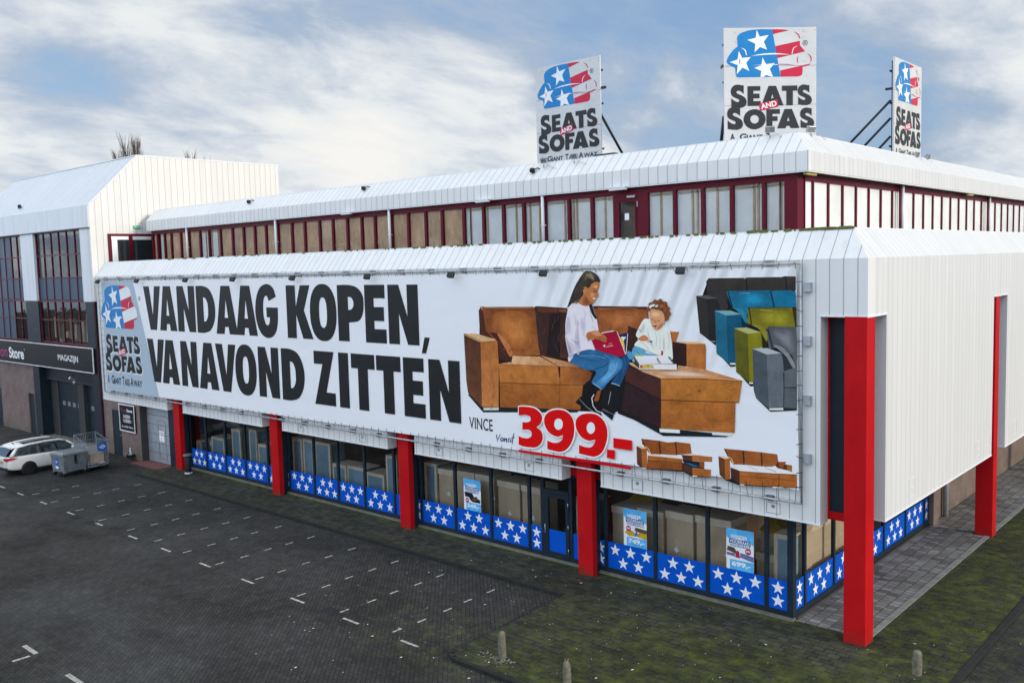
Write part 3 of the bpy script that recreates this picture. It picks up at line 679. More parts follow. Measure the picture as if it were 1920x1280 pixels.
# end windows of the upper storey in the gable corner
m=MB(); m.box(XL+.02,XL+.10,.84,3.45,10.0-.3,11.5)
gw=m.build('end_window','dark_red_frame',store)
for a,b in ((.99,1.93),(2.16,3.20)):
    MB().quad((XL+.108,a,9.7),(XL+.108,b,9.7),(XL+.108,b,11.36),(XL+.108,a,11.36)).build('pane','car_glass',gw)
    MB().box(XL+.109,XL+.113,a,b,11.18,11.36).build('blind','window_board_white',gw)
MB().box(XL+.109,XL+.114,1.0,1.3,9.7,11.18).build('curtain','window_board_white',gw)
MB().box(-39.85,-38.93,3.30,3.4,9.62,zu0).build('corner_post','dark_red_frame',store)
MB().box(-38.99,-38.93,2.81,3.3,9.62,zu0).build('corner_post','dark_red_frame',store)

# ================================================================== warehouse next door
wh = empty('warehouse',(0,0,0),'white clad warehouse with red muntin windows, dark garage doors and a sloped grey roof','warehouse building')
XG=XL; ZE,ZR=13.0,15.7; WX=-57.25; YR=2.70; YB_=11.635
m=MB(); m.prism([(-.06,7.95),(-.06,ZE),(YR,ZR),(YB_,ZR),(YB_,2),(.4,2),(.4,7.95)],'x',XG-.25,XG); m.build('gable_wall','white_cladding_gable',wh)
m=MB(); m.prism([(-.06,0),(-.06,ZE),(YR,ZR),(YB_,ZR),(YB_,0)],'x',WX,WX+.25); m.build('gable_wall','white_cladding_gable',wh)
m=MB(); m.add([(WX,-.075,ZE),(XG-.01,-.075,ZE),(XG-.01,YR,ZR+.012),(WX,YR,ZR+.012)],[(0,1,2,3)]); m.build('roof','grey_roof_sheet',wh)
m=MB(); m.quad((WX+.25,YR,ZR-.02),(XG-.25,YR,ZR-.02),(XG-.25,YB_,ZR-.02),(WX+.25,YB_,ZR-.02)); m.build('roof_deck','dark_lintel',wh)
m=MB(); m.obox(((WX+XG)/2,YR,ZR+.03),(1,0,0),(0,1,0),(0,0,1),(XG-WX)/2,.05,.025); m.box(XG-.26,XG+.012,YR,YB_,ZR+.002,ZR+.06)
d=Vector((0,YR+.06,ZR-ZE)).normalized(); m.obox((XG-.02,(YR-.06)/2,(ZE+ZR)/2+.02),(1,0,0),d,Vector((1,0,0)).cross(d),.05,1.93,.02); m.build('roof_coping','white_trim',wh)
MB().box(WX,XG-.02,-.13,.2,11.85,ZE-.004).build('eaves_fascia','white_cladding_warehouse',wh)
MB().box(WX,XG-.03,-.15,.0,11.80,11.848).build('drip_trim','grey_bracket',wh)
for a,b in ((-49.4,-47.5),(-41.2,XG-.252),(WX+.25,-55.4)):
    MB().box(a,b,-.08,.2,7.93,11.80).build('white_column','white_cladding_warehouse',wh)
    MB().box(a+.05,b-.0,-.02,.25,5.5,7.925).build('navy_pilaster','navy_paint',wh)
def bay(x0,x1,cols,navy_first=0):
    pit=(x1-x0)/cols
    rows=[(10.50,11.80,'g'),(9.24,10.50,'g'),(7.98,9.24,'n'),(6.86,7.90,'g'),(5.53,6.86,'g')]
    m=MB(); ring(m,x0,x1,5.53,11.80,.07,.07,.06,.06,.05,.16)
    for k in range(1,cols): 
        wv=.045 if k%2 else .06
        m.box(x0+k*pit-wv/2,x0+k*pit+wv/2,.06,.15,5.59,11.74)
    for z in (10.50,9.24,6.86): m.box(x0+.07,x1-.07,.055,.145,z-.03,z+.03)
    m.box(x0+.07,x1-.07,.04,.17,7.88,7.98)
    w_=m.build('window','muntin_red',wh)
    for z0,z1,k in rows:
        xa=x0+.03; 
        if k=='g':
            xa2=x0+navy_first*pit if z0>5 else x0
            MB().quad((xa2+.03,.11,z0+.02),(x1-.03,.11,z0+.02),(x1-.03,.11,z1-.02),(xa2+.03,.11,z1-.02)).build('pane','warehouse_glass',w_)
            if navy_first: MB().box(x0+.03,xa2-.01,.10,.13,z0+.02,z1-.02).build('navy_panel','navy_panel',w_)
        else: MB().box(x0+.03,x1-.03,.10,.13,z0+.02,z1-.02).build('navy_panel','navy_panel',w_)
    return w_
bay(-47.5,-41.2,6); bay(-55.4,-49.4,6,4)
m=MB(); m.box(WX,XG-.25,2.4,2.5,4,11.8); m.box(WX,XG-.26,.16,2.4,7.90,7.96); m.box(WX,XG-.26,.16,2.4,5.40,5.48); m.build('inner_wall','reflection_brown',wh)
m=MB(); rr=random.Random(21)
for i in range(26):
    x=rr.uniform(-47,-41.6); y=rr.uniform(.5,1.6); h=rr.uniform(.3,1.5); z=5.48+rr.uniform(0,.3); wq=rr.uniform(.08,.2)
    m.box(x-wq,x+wq,y,y+.2,z,z+h)
m.build('stored_rolls','paper_white',wh)
m=MB(); m.box(WX,-48.85,-.04,.3,2.35,4.1); m.box(-54.3,-49.95,-.04,.3,-.2,2.35); m.box(-49.0,-48.85,-.04,.3,-.2,2.35); m.box(WX,-55.3,-.04,.3,-.2,2.35); m.build('brick_wall','warehouse_brick',wh)
MB().box(-49.95,-49.0,.04,.1,-.1,2.35).build('side_door','navy_paint',wh)
MB().box(-55.3,-54.3,.04,.1,-.1,2.35).build('side_door','navy_paint',wh)
m=MB(); m.box(-48.85,-47.95,-.07,.62,-.2,4.1); m.box(-40.85,XG-.0,-.045,.62,-.2,5.5); m.box(-47.95,-40.85,.3,.62,3.42,4.1); m.build('portal','navy_paint',wh)
MB().box(-47.95,-40.85,-.03,.62,4.1,5.5).build('sign_wall','muntin_red',wh)
m=MB(); m.box(-47.95,-46.95,.55,.64,-.2,3.42); m.box(-43.9,-43.15,.40,.64,-.2,3.42); m.box(-47.95,-40.85,.32,.64,3.30,3.418); m.build('door_frame','dark_lintel',wh)
for a,b in ((-46.95,-43.9),(-43.15,-40.85)):
    gd=MB().box(a,b,.60,.66,-.1,3.3).build('garage_door','navy_paint',wh)
    m=MB()
    for k in range(1,6): m.box(a+.01,b-.01,.594,.60,-.1+k*.55,-.1+k*.55+.025)
    m.build('panel_joint','black_plastic',gd)
    for k in range(4):
        x=a+.45+k*.68
        if x+.3<b: 
            mm=MB(); mm.box(x,x+.38,.59,.60,1.82,2.08); mm.build('door_light','sofa_grey',gd)
MB().box(-44.35,-44.08,.585,.592,1.55,1.82).build('notice','paper_white',wh)

MB().box(XG-.10,XG-.03,-.062,-.046,.2,7.93).build('red_trim','dark_red_frame',wh)
# ================================================================== trees behind
def poplar(name,x,y,h,seed,label):
    rr=random.Random(seed); t=MB()
    t.tube([(0,0,-4),(0,0,h*.4),(rr.uniform(-.2,.2),0,h*.75),(0,rr.uniform(-.2,.2),h)],[.32,.22,.10,.015],6)
    ro=empty(name,(x,y,0),label,'tree','bare trees behind the warehouse'); t.build('trunk','bark',ro)
    m=MB()
    for i in range(130):
        z=h*(.35+.62*rr.random()); a=rr.uniform(0,6.28); l=h*.17*(1-.6*(z/h))*rr.uniform(.6,1.25)+.4; sp=rr.uniform(.14,.34)
        c,s=math.cos(a),math.sin(a); p0=Vector((0,0,z)); p1=p0+Vector((c*l*sp*.8,s*l*sp*.8,l*.5)); p2=p0+Vector((c*l*sp,s*l*sp,l))
        m.tube([p0,p1,p2],[.035,.022,.006],3,cap=False)
        for k in range(8):
            f=rr.uniform(.3,1); q=p0.lerp(p2,f); b=a+rr.uniform(-1.4,1.4); u=rr.uniform(.5,1.3)
            m.tube([q,q+Vector((math.cos(b)*u*.3,math.sin(b)*u*.3,u))],[.014,.004],3,cap=False)
    m.build('crown','bark',ro)
lab=['bare tree behind the warehouse roof, leftmost of the clump','bare tree behind the warehouse roof, second from the left in the clump','tallest bare upright tree behind the warehouse roof','bare tree just right of the tallest one behind the warehouse roof','bare tree behind the warehouse, beside the peak of its gable','slim bare treetop over the flat gable wall, left of three','tallest slim bare treetop over the flat gable wall','slim bare treetop over the flat gable wall, right of three']
for i,(x,h) in enumerate([(-103.5,21.0),(-101.3,22.8),(-99.4,24.8),(-96.6,23.6),(-94.8,23.6),(-84.6,19.3),(-82.1,20.2),(-80.9,19.6)]):
    poplar('bare_tree',x,30+random.uniform(-1,1),h,i+30,lab[i])

m=MB(); rr=random.Random(77)
for i in range(34):
    a=i/33; cx=-150+a*175+rr.uniform(-2,2); cy=-62-10*math.sin(a*5)+rr.uniform(-5,5); H=rr.uniform(17,25)
    m.tube([(cx,cy,-.1),(cx+rr.uniform(-.5,.5),cy,H*.7)],[.35,.1],6)
    for k in range(420):
        u=rr.gauss(0,1); v=rr.gauss(0,1); z=H*(.25+.75*rr.random()); w_=3.4*(1-abs(z/H-.55)*1.1)+.6; s=rr.uniform(.25,.7)
        p=Vector((cx+u*w_*.55,cy+v*w_*.55,z)); d=Vector((rr.gauss(0,1),rr.gauss(0,1),rr.gauss(0,1))).normalized(); e=d.orthogonal().normalized(); f_=d.cross(e)
        m.quad(p+e*s,p+f_*s*.6,p-e*s,p-f_*s*.6)
tag(m.build('tree_line','bark'),kind='stuff')

HEADLINE = [('V', -34.41, -32.74, 6.64, 8.73), ('A', -32.94, -31.3, 6.64, 8.73), ('N', -31.2, -29.6, 6.64, 8.73), ('D', -29.47, -27.88, 6.64, 8.73), ('A', -27.86, -26.14, 6.64, 8.73), ('A', -26.26, -24.62, 6.64, 8.73), ('G', -24.73, -23.09, 6.59, 8.780000000000001), ('K', -22.48, -20.77, 6.64, 8.73), ('O', -20.93, -19.26, 6.59, 8.780000000000001), ('P', -19.18, -17.64, 6.64, 8.73), ('E', -17.58, -16.42, 6.64, 8.73), ('N', -16.29, -14.71, 6.64, 8.73), (',', -14.61, -14.18, 6.38, 6.93), ('V', -34.32, -32.65, 4.12, 6.2), ('A', -32.97, -31.33, 4.12, 6.2), ('N', -31.12, -29.66, 4.12, 6.2), ('A', -29.53, -27.88, 4.12, 6.2), ('V', -28.05, -26.41, 4.12, 6.2), ('O', -26.48, -24.86, 4.07, 6.25), ('N', -24.7, -23.22, 4.12, 6.2), ('D', -23.02, -21.47, 4.12, 6.2), ('Z', -20.84, -19.52, 4.12, 6.2), ('I', -19.27, -18.68, 4.12, 6.2), ('T', -18.51, -17.16, 4.12, 6.2), ('T', -17.06, -15.74, 4.12, 6.2), ('E', -15.6, -14.51, 4.12, 6.2), ('N', -14.3, -12.79, 4.12, 6.2)]
ART = '''large_sofa;p;0.029,0.013,0.008;;v;0;2822,788 2848,797 3062,801 3179,798 3177,720 3248,717 3408,753 3406,650 3312,645 3270,506 2836,477 2820,687 2750,706 2818,709
large_sofa;p;0.014,0.011,0.01;;v;0;3200,577 3280,624 3383,662 3408,654 3534,658 3535,715 3545,716 3580,652 3550,642 3499,613 3499,469 3367,510 3328,505 3198,496
large_sofa;p;0.014,0.022,0.023;;v;0;2756,510 2822,459 3209,493 3209,512 2815,484 2767,526
large_sofa;p;0.078,0.025,0.013;;v;0;2815,788 2826,802 2835,773 2845,724 2893,718 2892,702 2815,708 2817,739
large_sofa;p;0.21,0.058,0.019;0.364,0.11,0.028;v;1;2828,802 2848,800 3046,803 3053,794 3063,688 3070,656 2945,649 2857,715 2845,724 2837,773
large_sofa;s;0.336,0.102,0.022;;v;1;2876,773 2947,790 3023,779 3042,745 3049,692 3011,668 2943,665 2883,721
large_sofa;s;0.381,0.118,0.026;;v;1;2891,766 2951,781 3015,772 3032,742 3038,697 3005,677 2947,675 2897,722
large_sofa;s;0.428,0.139,0.031;;v;1;2906,760 2955,772 3008,764 3022,740 3026,703 2999,686 2952,684 2910,724
large_sofa;s;0.479,0.159,0.036;;v;1;2920,753 2959,763 3001,757 3011,738 3015,708 2994,695 2956,694 2924,725
large_sofa;s;0.533,0.185,0.043;;v;1;2935,747 2962,754 2993,749 3001,736 3004,714 2988,704 2961,703 2937,726
large_sofa;p;0.039,0.019,0.018;0.08,0.03,0.023;v;1;3052,804 3063,805 3178,801 3177,720 3203,650 3073,656 3063,702
large_sofa;p;0.022,0.013,0.014;;v;1;3112,781 3151,784 3147,653 3094,656
large_sofa;p;0.256,0.078,0.03;;v;0;3144,796 3177,797 3175,787 3148,790
large_sofa;p;0.138,0.036,0.015;;v;1;3062,801 3141,799 3141,787 3066,786
large_sofa;p;0.094,0.035,0.019;0.161,0.058,0.027;v;1;2745,712 2820,690 2818,476 2756,518 2750,555
large_sofa;p;0.767,0.456,0.221;;v;1;2745,712 2800,714 2894,696 2820,690
large_sofa;p;0.473,0.153,0.036;0.527,0.188,0.054;v;1;2820,690 2894,696 2897,623 2894,481 2818,476
large_sofa;p;0.021,0.011,0.01;;v;0;2894,696 2902,653 2901,623 2898,482 2891,480 2897,623
large_sofa;p;0.866,0.502,0.273;0.584,0.26,0.093;h;1;2957,649 3069,652 3136,626 2897,621 2952,629
large_sofa;p;0.709,0.345,0.161;0.262,0.08,0.027;h;1;3072,655 3178,641 3256,627 3140,626
large_sofa;p;0.499,0.17,0.036;;v;1;2897,621 3138,625 3144,592 3143,571 2899,562
large_sofa;p;0.447,0.146,0.032;0.194,0.056,0.019;h;1;3147,626 3246,626 3265,613 3258,594 3231,576 3145,572
large_sofa;p;0.392,0.124,0.024;0.341,0.102,0.023;v;1;2899,560 3231,576 3219,502 2898,482
large_sofa;p;0.087,0.026,0.01;;v;0;2899,560 3143,570 3231,575 3231,576 3143,572 2899,562
large_sofa;p;0.087,0.026,0.01;;v;0;3138,626 3142,592 3145,592 3140,627
large_sofa;p;0.183,0.053,0.015;;v;0;3143,571 3138,500 3140,500 3144,571
large_sofa;p;0.183,0.053,0.015;;v;0;2897,621 3138,625 3246,625 3246,626 3138,626 2897,622
large_sofa;p;0.073,0.022,0.014;;v;1;2857,721 2897,717 2920,700 2955,655 2952,629 2902,636 2896,690
large_sofa;s;0.584,0.185,0.063;;v;1;2895,718 2924,703 2950,675 2957,655 2945,647 2923,677 2906,699
large_sofa;p;0.653,0.681,0.641;;v;0;2825,474 2892,480 2891,472 2825,466
large_sofa;p;0.09,0.027,0.014;;v;1;3271,808 3457,808 3460,796 3278,797
large_sofa;p;0.281,0.077,0.023;0.353,0.102,0.03;v;1;3274,800 3460,800 3462,778 3460,771 3422,740 3392,742 3391,725 3292,722 3285,779
large_sofa;s;0.336,0.096,0.027;;v;1;3297,789 3381,795 3449,791 3443,760 3380,743 3309,746
large_sofa;s;0.369,0.11,0.031;;v;1;3309,786 3380,792 3439,788 3433,762 3380,747 3320,750
large_sofa;s;0.399,0.122,0.034;;v;1;3321,783 3380,788 3428,785 3423,763 3379,751 3330,754
large_sofa;s;0.435,0.137,0.038;;v;1;3334,781 3379,784 3417,782 3414,765 3379,756 3340,758
large_sofa;s;0.473,0.153,0.043;;v;1;3346,778 3379,781 3407,779 3404,767 3378,760 3350,761
large_sofa;p;0.615,0.242,0.093;;v;0;3291,800 3341,801 3381,803 3425,801 3426,802 3381,804 3341,802 3291,802
large_sofa;p;0.047,0.019,0.014;;v;1;3393,754 3426,745 3424,696 3409,682 3391,683
large_sofa;p;0.527,0.153,0.043;;v;1;3530,742 3558,742 3542,701 3531,695
large_sofa;p;0.85,0.521,0.291;;v;0;3544,716 3618,718 3636,713 3580,711
large_sofa;p;0.037,0.015,0.012;;v;1;3538,715 3580,711 3580,651 3534,656
large_sofa;p;0.479,0.156,0.036;;v;1;3580,711 3636,713 3638,704 3637,642 3580,651
large_sofa;p;0.014,0.012,0.012;;v;0;3356,596 3402,647 3499,610 3499,469 3354,503
large_sofa;p;0.011,0.018,0.022;;v;0;3354,510 3492,473 3557,477 3655,479 3706,477 3694,472 3504,455 3374,503
large_sofa;p;0.777,0.432,0.225;0.506,0.197,0.07;h;1;3383,652 3408,651 3433,634 3550,641 3554,652 3640,644 3742,623 3612,621 3499,613 3439,628
large_sofa;s;0.661,0.313,0.149;;v;0;3472,629 3553,639 3624,636 3667,628 3569,621 3503,622
large_sofa;s;0.708,0.379,0.206;;v;0;3486,629 3555,638 3615,635 3652,628 3568,622 3512,623
large_sofa;s;0.766,0.447,0.274;;v;0;3501,629 3557,636 3606,634 3637,629 3568,624 3522,624
large_sofa;s;0.817,0.527,0.354;;v;0;3515,629 3559,635 3598,633 3622,629 3567,625 3531,625
large_sofa;s;0.85,0.616,0.446;;v;0;3529,629 3561,633 3589,632 3607,629 3567,626 3541,626
large_sofa;p;0.067,0.023,0.02;;v;1;3383,643 3439,628 3499,613 3500,555 3382,597
large_sofa;p;0.034,0.016,0.018;;v;1;3382,592 3500,554 3497,474 3367,511
large_sofa;p;0.493,0.17,0.031;;v;1;3499,613 3612,621 3742,623 3733,566 3499,554
large_sofa;p;0.435,0.139,0.027;;v;1;3499,553 3723,564 3720,486 3497,474
large_sofa;p;0.13,0.036,0.009;;v;0;3499,552 3733,565 3733,567 3499,555
large_sofa;p;0.206,0.062,0.013;;v;0;3498,612 3612,618 3742,621 3742,623 3612,620 3498,614
large_sofa;p;0.85,0.85,0.8;;v;0;3492,474 3557,477 3557,468 3494,464
large_sofa;p;0.757,0.743,0.683;;v;0;3655,480 3716,485 3705,476 3655,474
large_sofa;p;0.142,0.036,0.009;;v;0;2966,781 2980,775 2995,775 2996,776 2980,776 2966,782
large_sofa;p;0.471,0.158,0.04;;v;0;2967,780 2981,774 2996,774 2997,775 2981,775 2968,781
large_sofa;p;0.142,0.036,0.009;;v;0;3020,798 3034,796 3050,798 3049,799 3035,797 3020,799
large_sofa;p;0.471,0.158,0.04;;v;0;3021,797 3036,795 3051,797 3051,798 3036,796 3021,798
large_sofa;p;0.142,0.036,0.009;;v;0;3016,796 3024,796 3033,796 3033,797 3025,797 3016,797
large_sofa;p;0.471,0.158,0.04;;v;0;3017,795 3026,795 3034,795 3034,796 3026,796 3017,796
large_sofa;p;0.142,0.036,0.009;;v;0;2958,797 2968,796 2977,800 2976,801 2968,797 2958,798
large_sofa;p;0.471,0.158,0.04;;v;0;2959,796 2969,795 2978,799 2977,800 2969,796 2959,797
large_sofa;p;0.142,0.036,0.009;;v;0;2992,794 2999,792 3007,791 3007,792 2999,793 2992,796
large_sofa;p;0.471,0.158,0.04;;v;0;2993,794 3000,791 3008,790 3008,791 3001,792 2993,794
large_sofa;p;0.142,0.036,0.009;;v;0;2876,797 2885,796 2892,792 2893,793 2886,797 2876,798
large_sofa;p;0.471,0.158,0.04;;v;0;2877,796 2886,795 2894,792 2894,792 2887,796 2877,797
large_sofa;p;0.142,0.036,0.009;;v;0;3030,779 3045,780 3060,782 3059,783 3044,781 3029,780
large_sofa;p;0.471,0.158,0.04;;v;0;3031,778 3046,779 3061,781 3061,782 3046,780 3031,779
large_sofa;p;0.142,0.036,0.009;;v;0;2980,674 2990,670 3002,674 3002,675 2991,671 2980,675
large_sofa;p;0.497,0.161,0.04;;v;0;2981,673 2992,669 3004,673 3003,674 2992,670 2981,674
large_sofa;p;0.142,0.036,0.009;;v;0;3018,673 3024,677 3031,678 3031,679 3023,678 3018,674
large_sofa;p;0.497,0.161,0.04;;v;0;3020,672 3025,676 3032,677 3032,678 3024,677 3019,673
large_sofa;p;0.142,0.036,0.009;;v;0;2867,667 2874,667 2880,669 2879,670 2873,668 2867,668
large_sofa;p;0.497,0.161,0.04;;v;0;2869,666 2875,666 2881,668 2880,669 2875,667 2869,667
large_sofa;p;0.142,0.036,0.009;;v;0;2918,669 2928,671 2938,670 2938,671 2928,672 2918,670
large_sofa;p;0.497,0.161,0.04;;v;0;2920,668 2929,670 2939,669 2939,670 2929,671 2919,669
large_sofa;p;0.142,0.036,0.009;;v;0;2945,661 2952,671 2966,674 2966,675 2951,672 2943,662
large_sofa;p;0.497,0.161,0.04;;v;0;2946,660 2953,670 2967,673 2967,674 2952,671 2945,660
large_sofa;p;0.142,0.036,0.009;;v;0;2993,660 3001,667 3011,672 3010,673 3000,668 2992,661
large_sofa;p;0.497,0.161,0.04;;v;0;2994,659 3002,666 3012,671 3012,672 3001,667 2993,660
large_sofa;p;0.247,0.068,0.014;;v;0;3037,618 3044,617 3051,621 3050,622 3044,618 3037,619
large_sofa;p;0.615,0.226,0.057;;v;0;3038,618 3045,617 3052,620 3051,621 3045,617 3038,618
large_sofa;p;0.247,0.068,0.014;;v;0;2952,581 2964,578 2974,572 2975,573 2965,579 2952,582
large_sofa;p;0.615,0.226,0.057;;v;0;2953,581 2965,578 2975,572 2976,572 2966,578 2953,581
large_sofa;p;0.247,0.068,0.014;;v;0;2987,594 2992,591 2999,590 2999,591 2993,592 2988,594
large_sofa;p;0.615,0.226,0.057;;v;0;2988,593 2993,590 3000,590 3000,590 2994,591 2989,594
large_sofa;p;0.247,0.068,0.014;;v;0;3082,585 3094,592 3107,590 3107,591 3094,592 3082,586
large_sofa;p;0.615,0.226,0.057;;v;0;3083,585 3095,591 3108,590 3108,590 3095,592 3083,585
large_sofa;p;0.247,0.068,0.014;;v;0;2984,590 2989,584 2998,584 2998,585 2990,585 2985,590
large_sofa;p;0.615,0.226,0.057;;v;0;2985,589 2990,584 2999,584 2999,584 2990,584 2985,590
large_sofa;p;0.247,0.068,0.014;;v;0;3029,605 3036,608 3043,605 3043,606 3036,608 3029,606
large_sofa;p;0.615,0.226,0.057;;v;0;3030,604 3037,607 3044,605 3044,605 3037,608 3030,605
large_sofa;p;0.247,0.068,0.014;;v;0;2941,584 2949,583 2952,578 2953,579 2949,584 2941,584
large_sofa;p;0.615,0.226,0.057;;v;0;2942,583 2950,582 2953,578 2954,578 2950,583 2942,584
large_sofa;p;0.247,0.068,0.014;;v;0;3122,601 3129,601 3136,601 3136,602 3129,602 3122,602
large_sofa;p;0.615,0.226,0.057;;v;0;3123,601 3130,600 3137,600 3137,601 3130,601 3123,602
large_sofa;p;0.247,0.068,0.014;;v;0;3088,603 3094,600 3100,602 3100,603 3094,601 3089,603
large_sofa;p;0.615,0.226,0.057;;v;0;3089,602 3095,600 3101,602 3101,602 3095,600 3090,603
large_sofa;p;0.247,0.068,0.014;;v;0;2915,591 2920,588 2927,587 2928,588 2921,588 2916,591
large_sofa;p;0.615,0.226,0.057;;v;0;2916,590 2921,587 2928,586 2929,587 2922,588 2917,590
large_sofa;p;0.198,0.053,0.011;;v;0;3112,531 3117,528 3122,526 3122,526 3118,529 3113,531
large_sofa;p;0.497,0.164,0.038;;v;0;3113,530 3118,528 3123,525 3123,526 3119,528 3113,531
large_sofa;p;0.198,0.053,0.011;;v;0;2938,504 2946,499 2957,502 2957,503 2947,500 2939,505
large_sofa;p;0.497,0.164,0.038;;v;0;2939,503 2947,499 2958,501 2958,502 2948,499 2940,504
large_sofa;p;0.198,0.053,0.011;;v;0;3091,509 3099,505 3108,505 3108,506 3099,506 3092,509
large_sofa;p;0.497,0.164,0.038;;v;0;3092,508 3100,504 3109,504 3109,505 3100,505 3092,508
large_sofa;p;0.198,0.053,0.011;;v;0;3013,543 3019,543 3025,541 3026,542 3020,543 3013,544
large_sofa;p;0.497,0.164,0.038;;v;0;3014,542 3020,542 3026,540 3027,541 3020,543 3014,543
large_sofa;p;0.198,0.053,0.011;;v;0;3120,512 3128,510 3135,506 3136,507 3129,511 3120,513
large_sofa;p;0.497,0.164,0.038;;v;0;3120,511 3129,510 3136,506 3137,506 3129,510 3121,512
large_sofa;p;0.198,0.053,0.011;;v;0;2926,538 2937,534 2946,528 2947,529 2938,535 2926,539
large_sofa;p;0.497,0.164,0.038;;v;0;2927,537 2938,534 2947,528 2948,528 2939,534 2927,538
large_sofa;p;0.198,0.053,0.011;;v;0;3077,519 3085,514 3095,512 3096,513 3085,515 3078,520
large_sofa;p;0.497,0.164,0.038;;v;0;3078,519 3086,513 3096,512 3096,512 3086,514 3079,519
large_sofa;p;0.198,0.053,0.011;;v;0;2986,516 2995,513 3005,514 3005,515 2995,514 2987,517
large_sofa;p;0.497,0.164,0.038;;v;0;2987,516 2996,513 3006,514 3006,514 2996,513 2988,516
large_sofa;p;0.198,0.053,0.011;;v;0;3058,546 3065,541 3073,536 3074,537 3066,542 3059,547
large_sofa;p;0.497,0.164,0.038;;v;0;3059,546 3066,540 3074,536 3074,536 3066,541 3060,546
large_sofa;p;0.198,0.053,0.011;;v;0;2908,520 2919,519 2930,518 2930,519 2919,520 2908,520
large_sofa;p;0.497,0.164,0.038;;v;0;2909,519 2920,518 2931,517 2931,518 2920,519 2909,520
large_sofa;p;0.247,0.068,0.014;;v;0;2875,558 2872,550 2873,543 2874,543 2874,550 2876,558
large_sofa;p;0.615,0.226,0.057;;v;0;2876,558 2874,550 2874,542 2875,542 2874,550 2877,557
large_sofa;p;0.247,0.068,0.014;;v;0;2869,522 2867,510 2877,501 2878,502 2868,511 2870,522
large_sofa;p;0.615,0.226,0.057;;v;0;2870,522 2868,510 2878,501 2879,501 2869,510 2871,522
large_sofa;p;0.247,0.068,0.014;;v;0;2865,493 2862,484 2859,475 2860,475 2863,484 2866,493
large_sofa;p;0.615,0.226,0.057;;v;0;2866,493 2863,484 2860,475 2861,474 2864,484 2867,492
large_sofa;p;0.247,0.068,0.014;;v;0;2833,518 2828,510 2828,500 2829,501 2829,510 2834,518
large_sofa;p;0.615,0.226,0.057;;v;0;2834,518 2829,509 2829,500 2830,500 2830,509 2835,517
large_sofa;p;0.247,0.068,0.014;;v;0;2868,541 2873,532 2880,522 2881,523 2874,532 2870,542
large_sofa;p;0.615,0.226,0.057;;v;0;2869,541 2874,531 2881,522 2882,522 2875,531 2870,541
large_sofa;p;0.247,0.068,0.014;;v;0;2867,602 2866,591 2869,580 2870,580 2867,591 2868,602
large_sofa;p;0.615,0.226,0.057;;v;0;2868,601 2867,590 2870,580 2871,580 2868,590 2869,601
large_sofa;p;0.247,0.068,0.014;;v;0;2874,678 2877,670 2883,663 2884,664 2878,670 2875,678
large_sofa;p;0.615,0.226,0.057;;v;0;2875,677 2878,669 2884,663 2885,663 2879,670 2876,678
large_sofa;p;0.247,0.068,0.014;;v;0;2837,548 2838,542 2838,537 2839,537 2839,543 2838,548
large_sofa;p;0.615,0.226,0.057;;v;0;2838,547 2839,542 2839,536 2840,536 2840,542 2839,547
large_sofa;p;0.142,0.036,0.009;;v;0;3333,796 3341,800 3349,799 3349,800 3340,801 3333,797
large_sofa;p;0.471,0.158,0.04;;v;0;3334,795 3342,799 3350,798 3350,799 3341,800 3334,796
large_sofa;p;0.142,0.036,0.009;;v;0;3328,796 3337,795 3346,796 3346,797 3337,796 3328,797
large_sofa;p;0.471,0.158,0.04;;v;0;3329,795 3338,794 3347,795 3347,796 3338,795 3329,796
large_sofa;p;0.142,0.036,0.009;;v;0;3385,795 3390,794 3395,792 3396,792 3391,794 3385,796
large_sofa;p;0.471,0.158,0.04;;v;0;3386,794 3391,793 3396,791 3396,792 3391,794 3386,795
large_sofa;p;0.142,0.036,0.009;;v;0;3341,793 3352,797 3365,798 3365,799 3352,798 3340,793
large_sofa;p;0.471,0.158,0.04;;v;0;3342,792 3353,796 3366,797 3366,798 3353,796 3341,792
large_sofa;p;0.142,0.036,0.009;;v;0;3306,790 3315,794 3325,795 3325,796 3315,795 3305,791
large_sofa;p;0.471,0.158,0.04;;v;0;3306,789 3316,793 3326,794 3326,795 3316,794 3306,790
large_sofa;p;0.142,0.036,0.009;;v;0;3383,788 3391,784 3400,784 3400,785 3391,785 3384,789
large_sofa;p;0.471,0.158,0.04;;v;0;3384,787 3392,783 3401,783 3401,784 3392,784 3385,788
large_sofa;p;0.198,0.053,0.011;;v;0;3390,767 3397,764 3404,762 3404,762 3397,764 3390,767
large_sofa;p;0.446,0.139,0.033;;v;0;3391,766 3398,763 3405,761 3405,762 3398,764 3391,766
large_sofa;p;0.198,0.053,0.011;;v;0;3430,748 3432,743 3438,741 3439,742 3433,744 3430,748
large_sofa;p;0.446,0.139,0.033;;v;0;3430,748 3433,743 3439,740 3439,741 3434,743 3431,748
large_sofa;p;0.198,0.053,0.011;;v;0;3305,773 3313,771 3317,765 3318,765 3314,771 3306,774
large_sofa;p;0.446,0.139,0.033;;v;0;3306,773 3314,770 3318,764 3318,764 3314,771 3306,773
large_sofa;p;0.198,0.053,0.011;;v;0;3388,749 3394,748 3399,744 3399,744 3395,748 3388,750
large_sofa;p;0.446,0.139,0.033;;v;0;3389,749 3395,747 3400,743 3400,743 3396,748 3389,749
large_sofa;p;0.198,0.053,0.011;;v;0;3344,746 3349,738 3360,737 3360,737 3350,739 3344,746
large_sofa;p;0.446,0.139,0.033;;v;0;3344,745 3350,738 3361,736 3361,737 3351,738 3345,745
large_sofa;p;0.198,0.053,0.011;;v;0;3384,770 3388,765 3390,760 3391,760 3388,766 3385,770
large_sofa;p;0.446,0.139,0.033;;v;0;3385,770 3388,765 3391,759 3392,760 3389,765 3385,770
large_sofa;p;0.198,0.053,0.011;;v;0;3347,745 3352,742 3356,739 3357,740 3352,743 3348,746
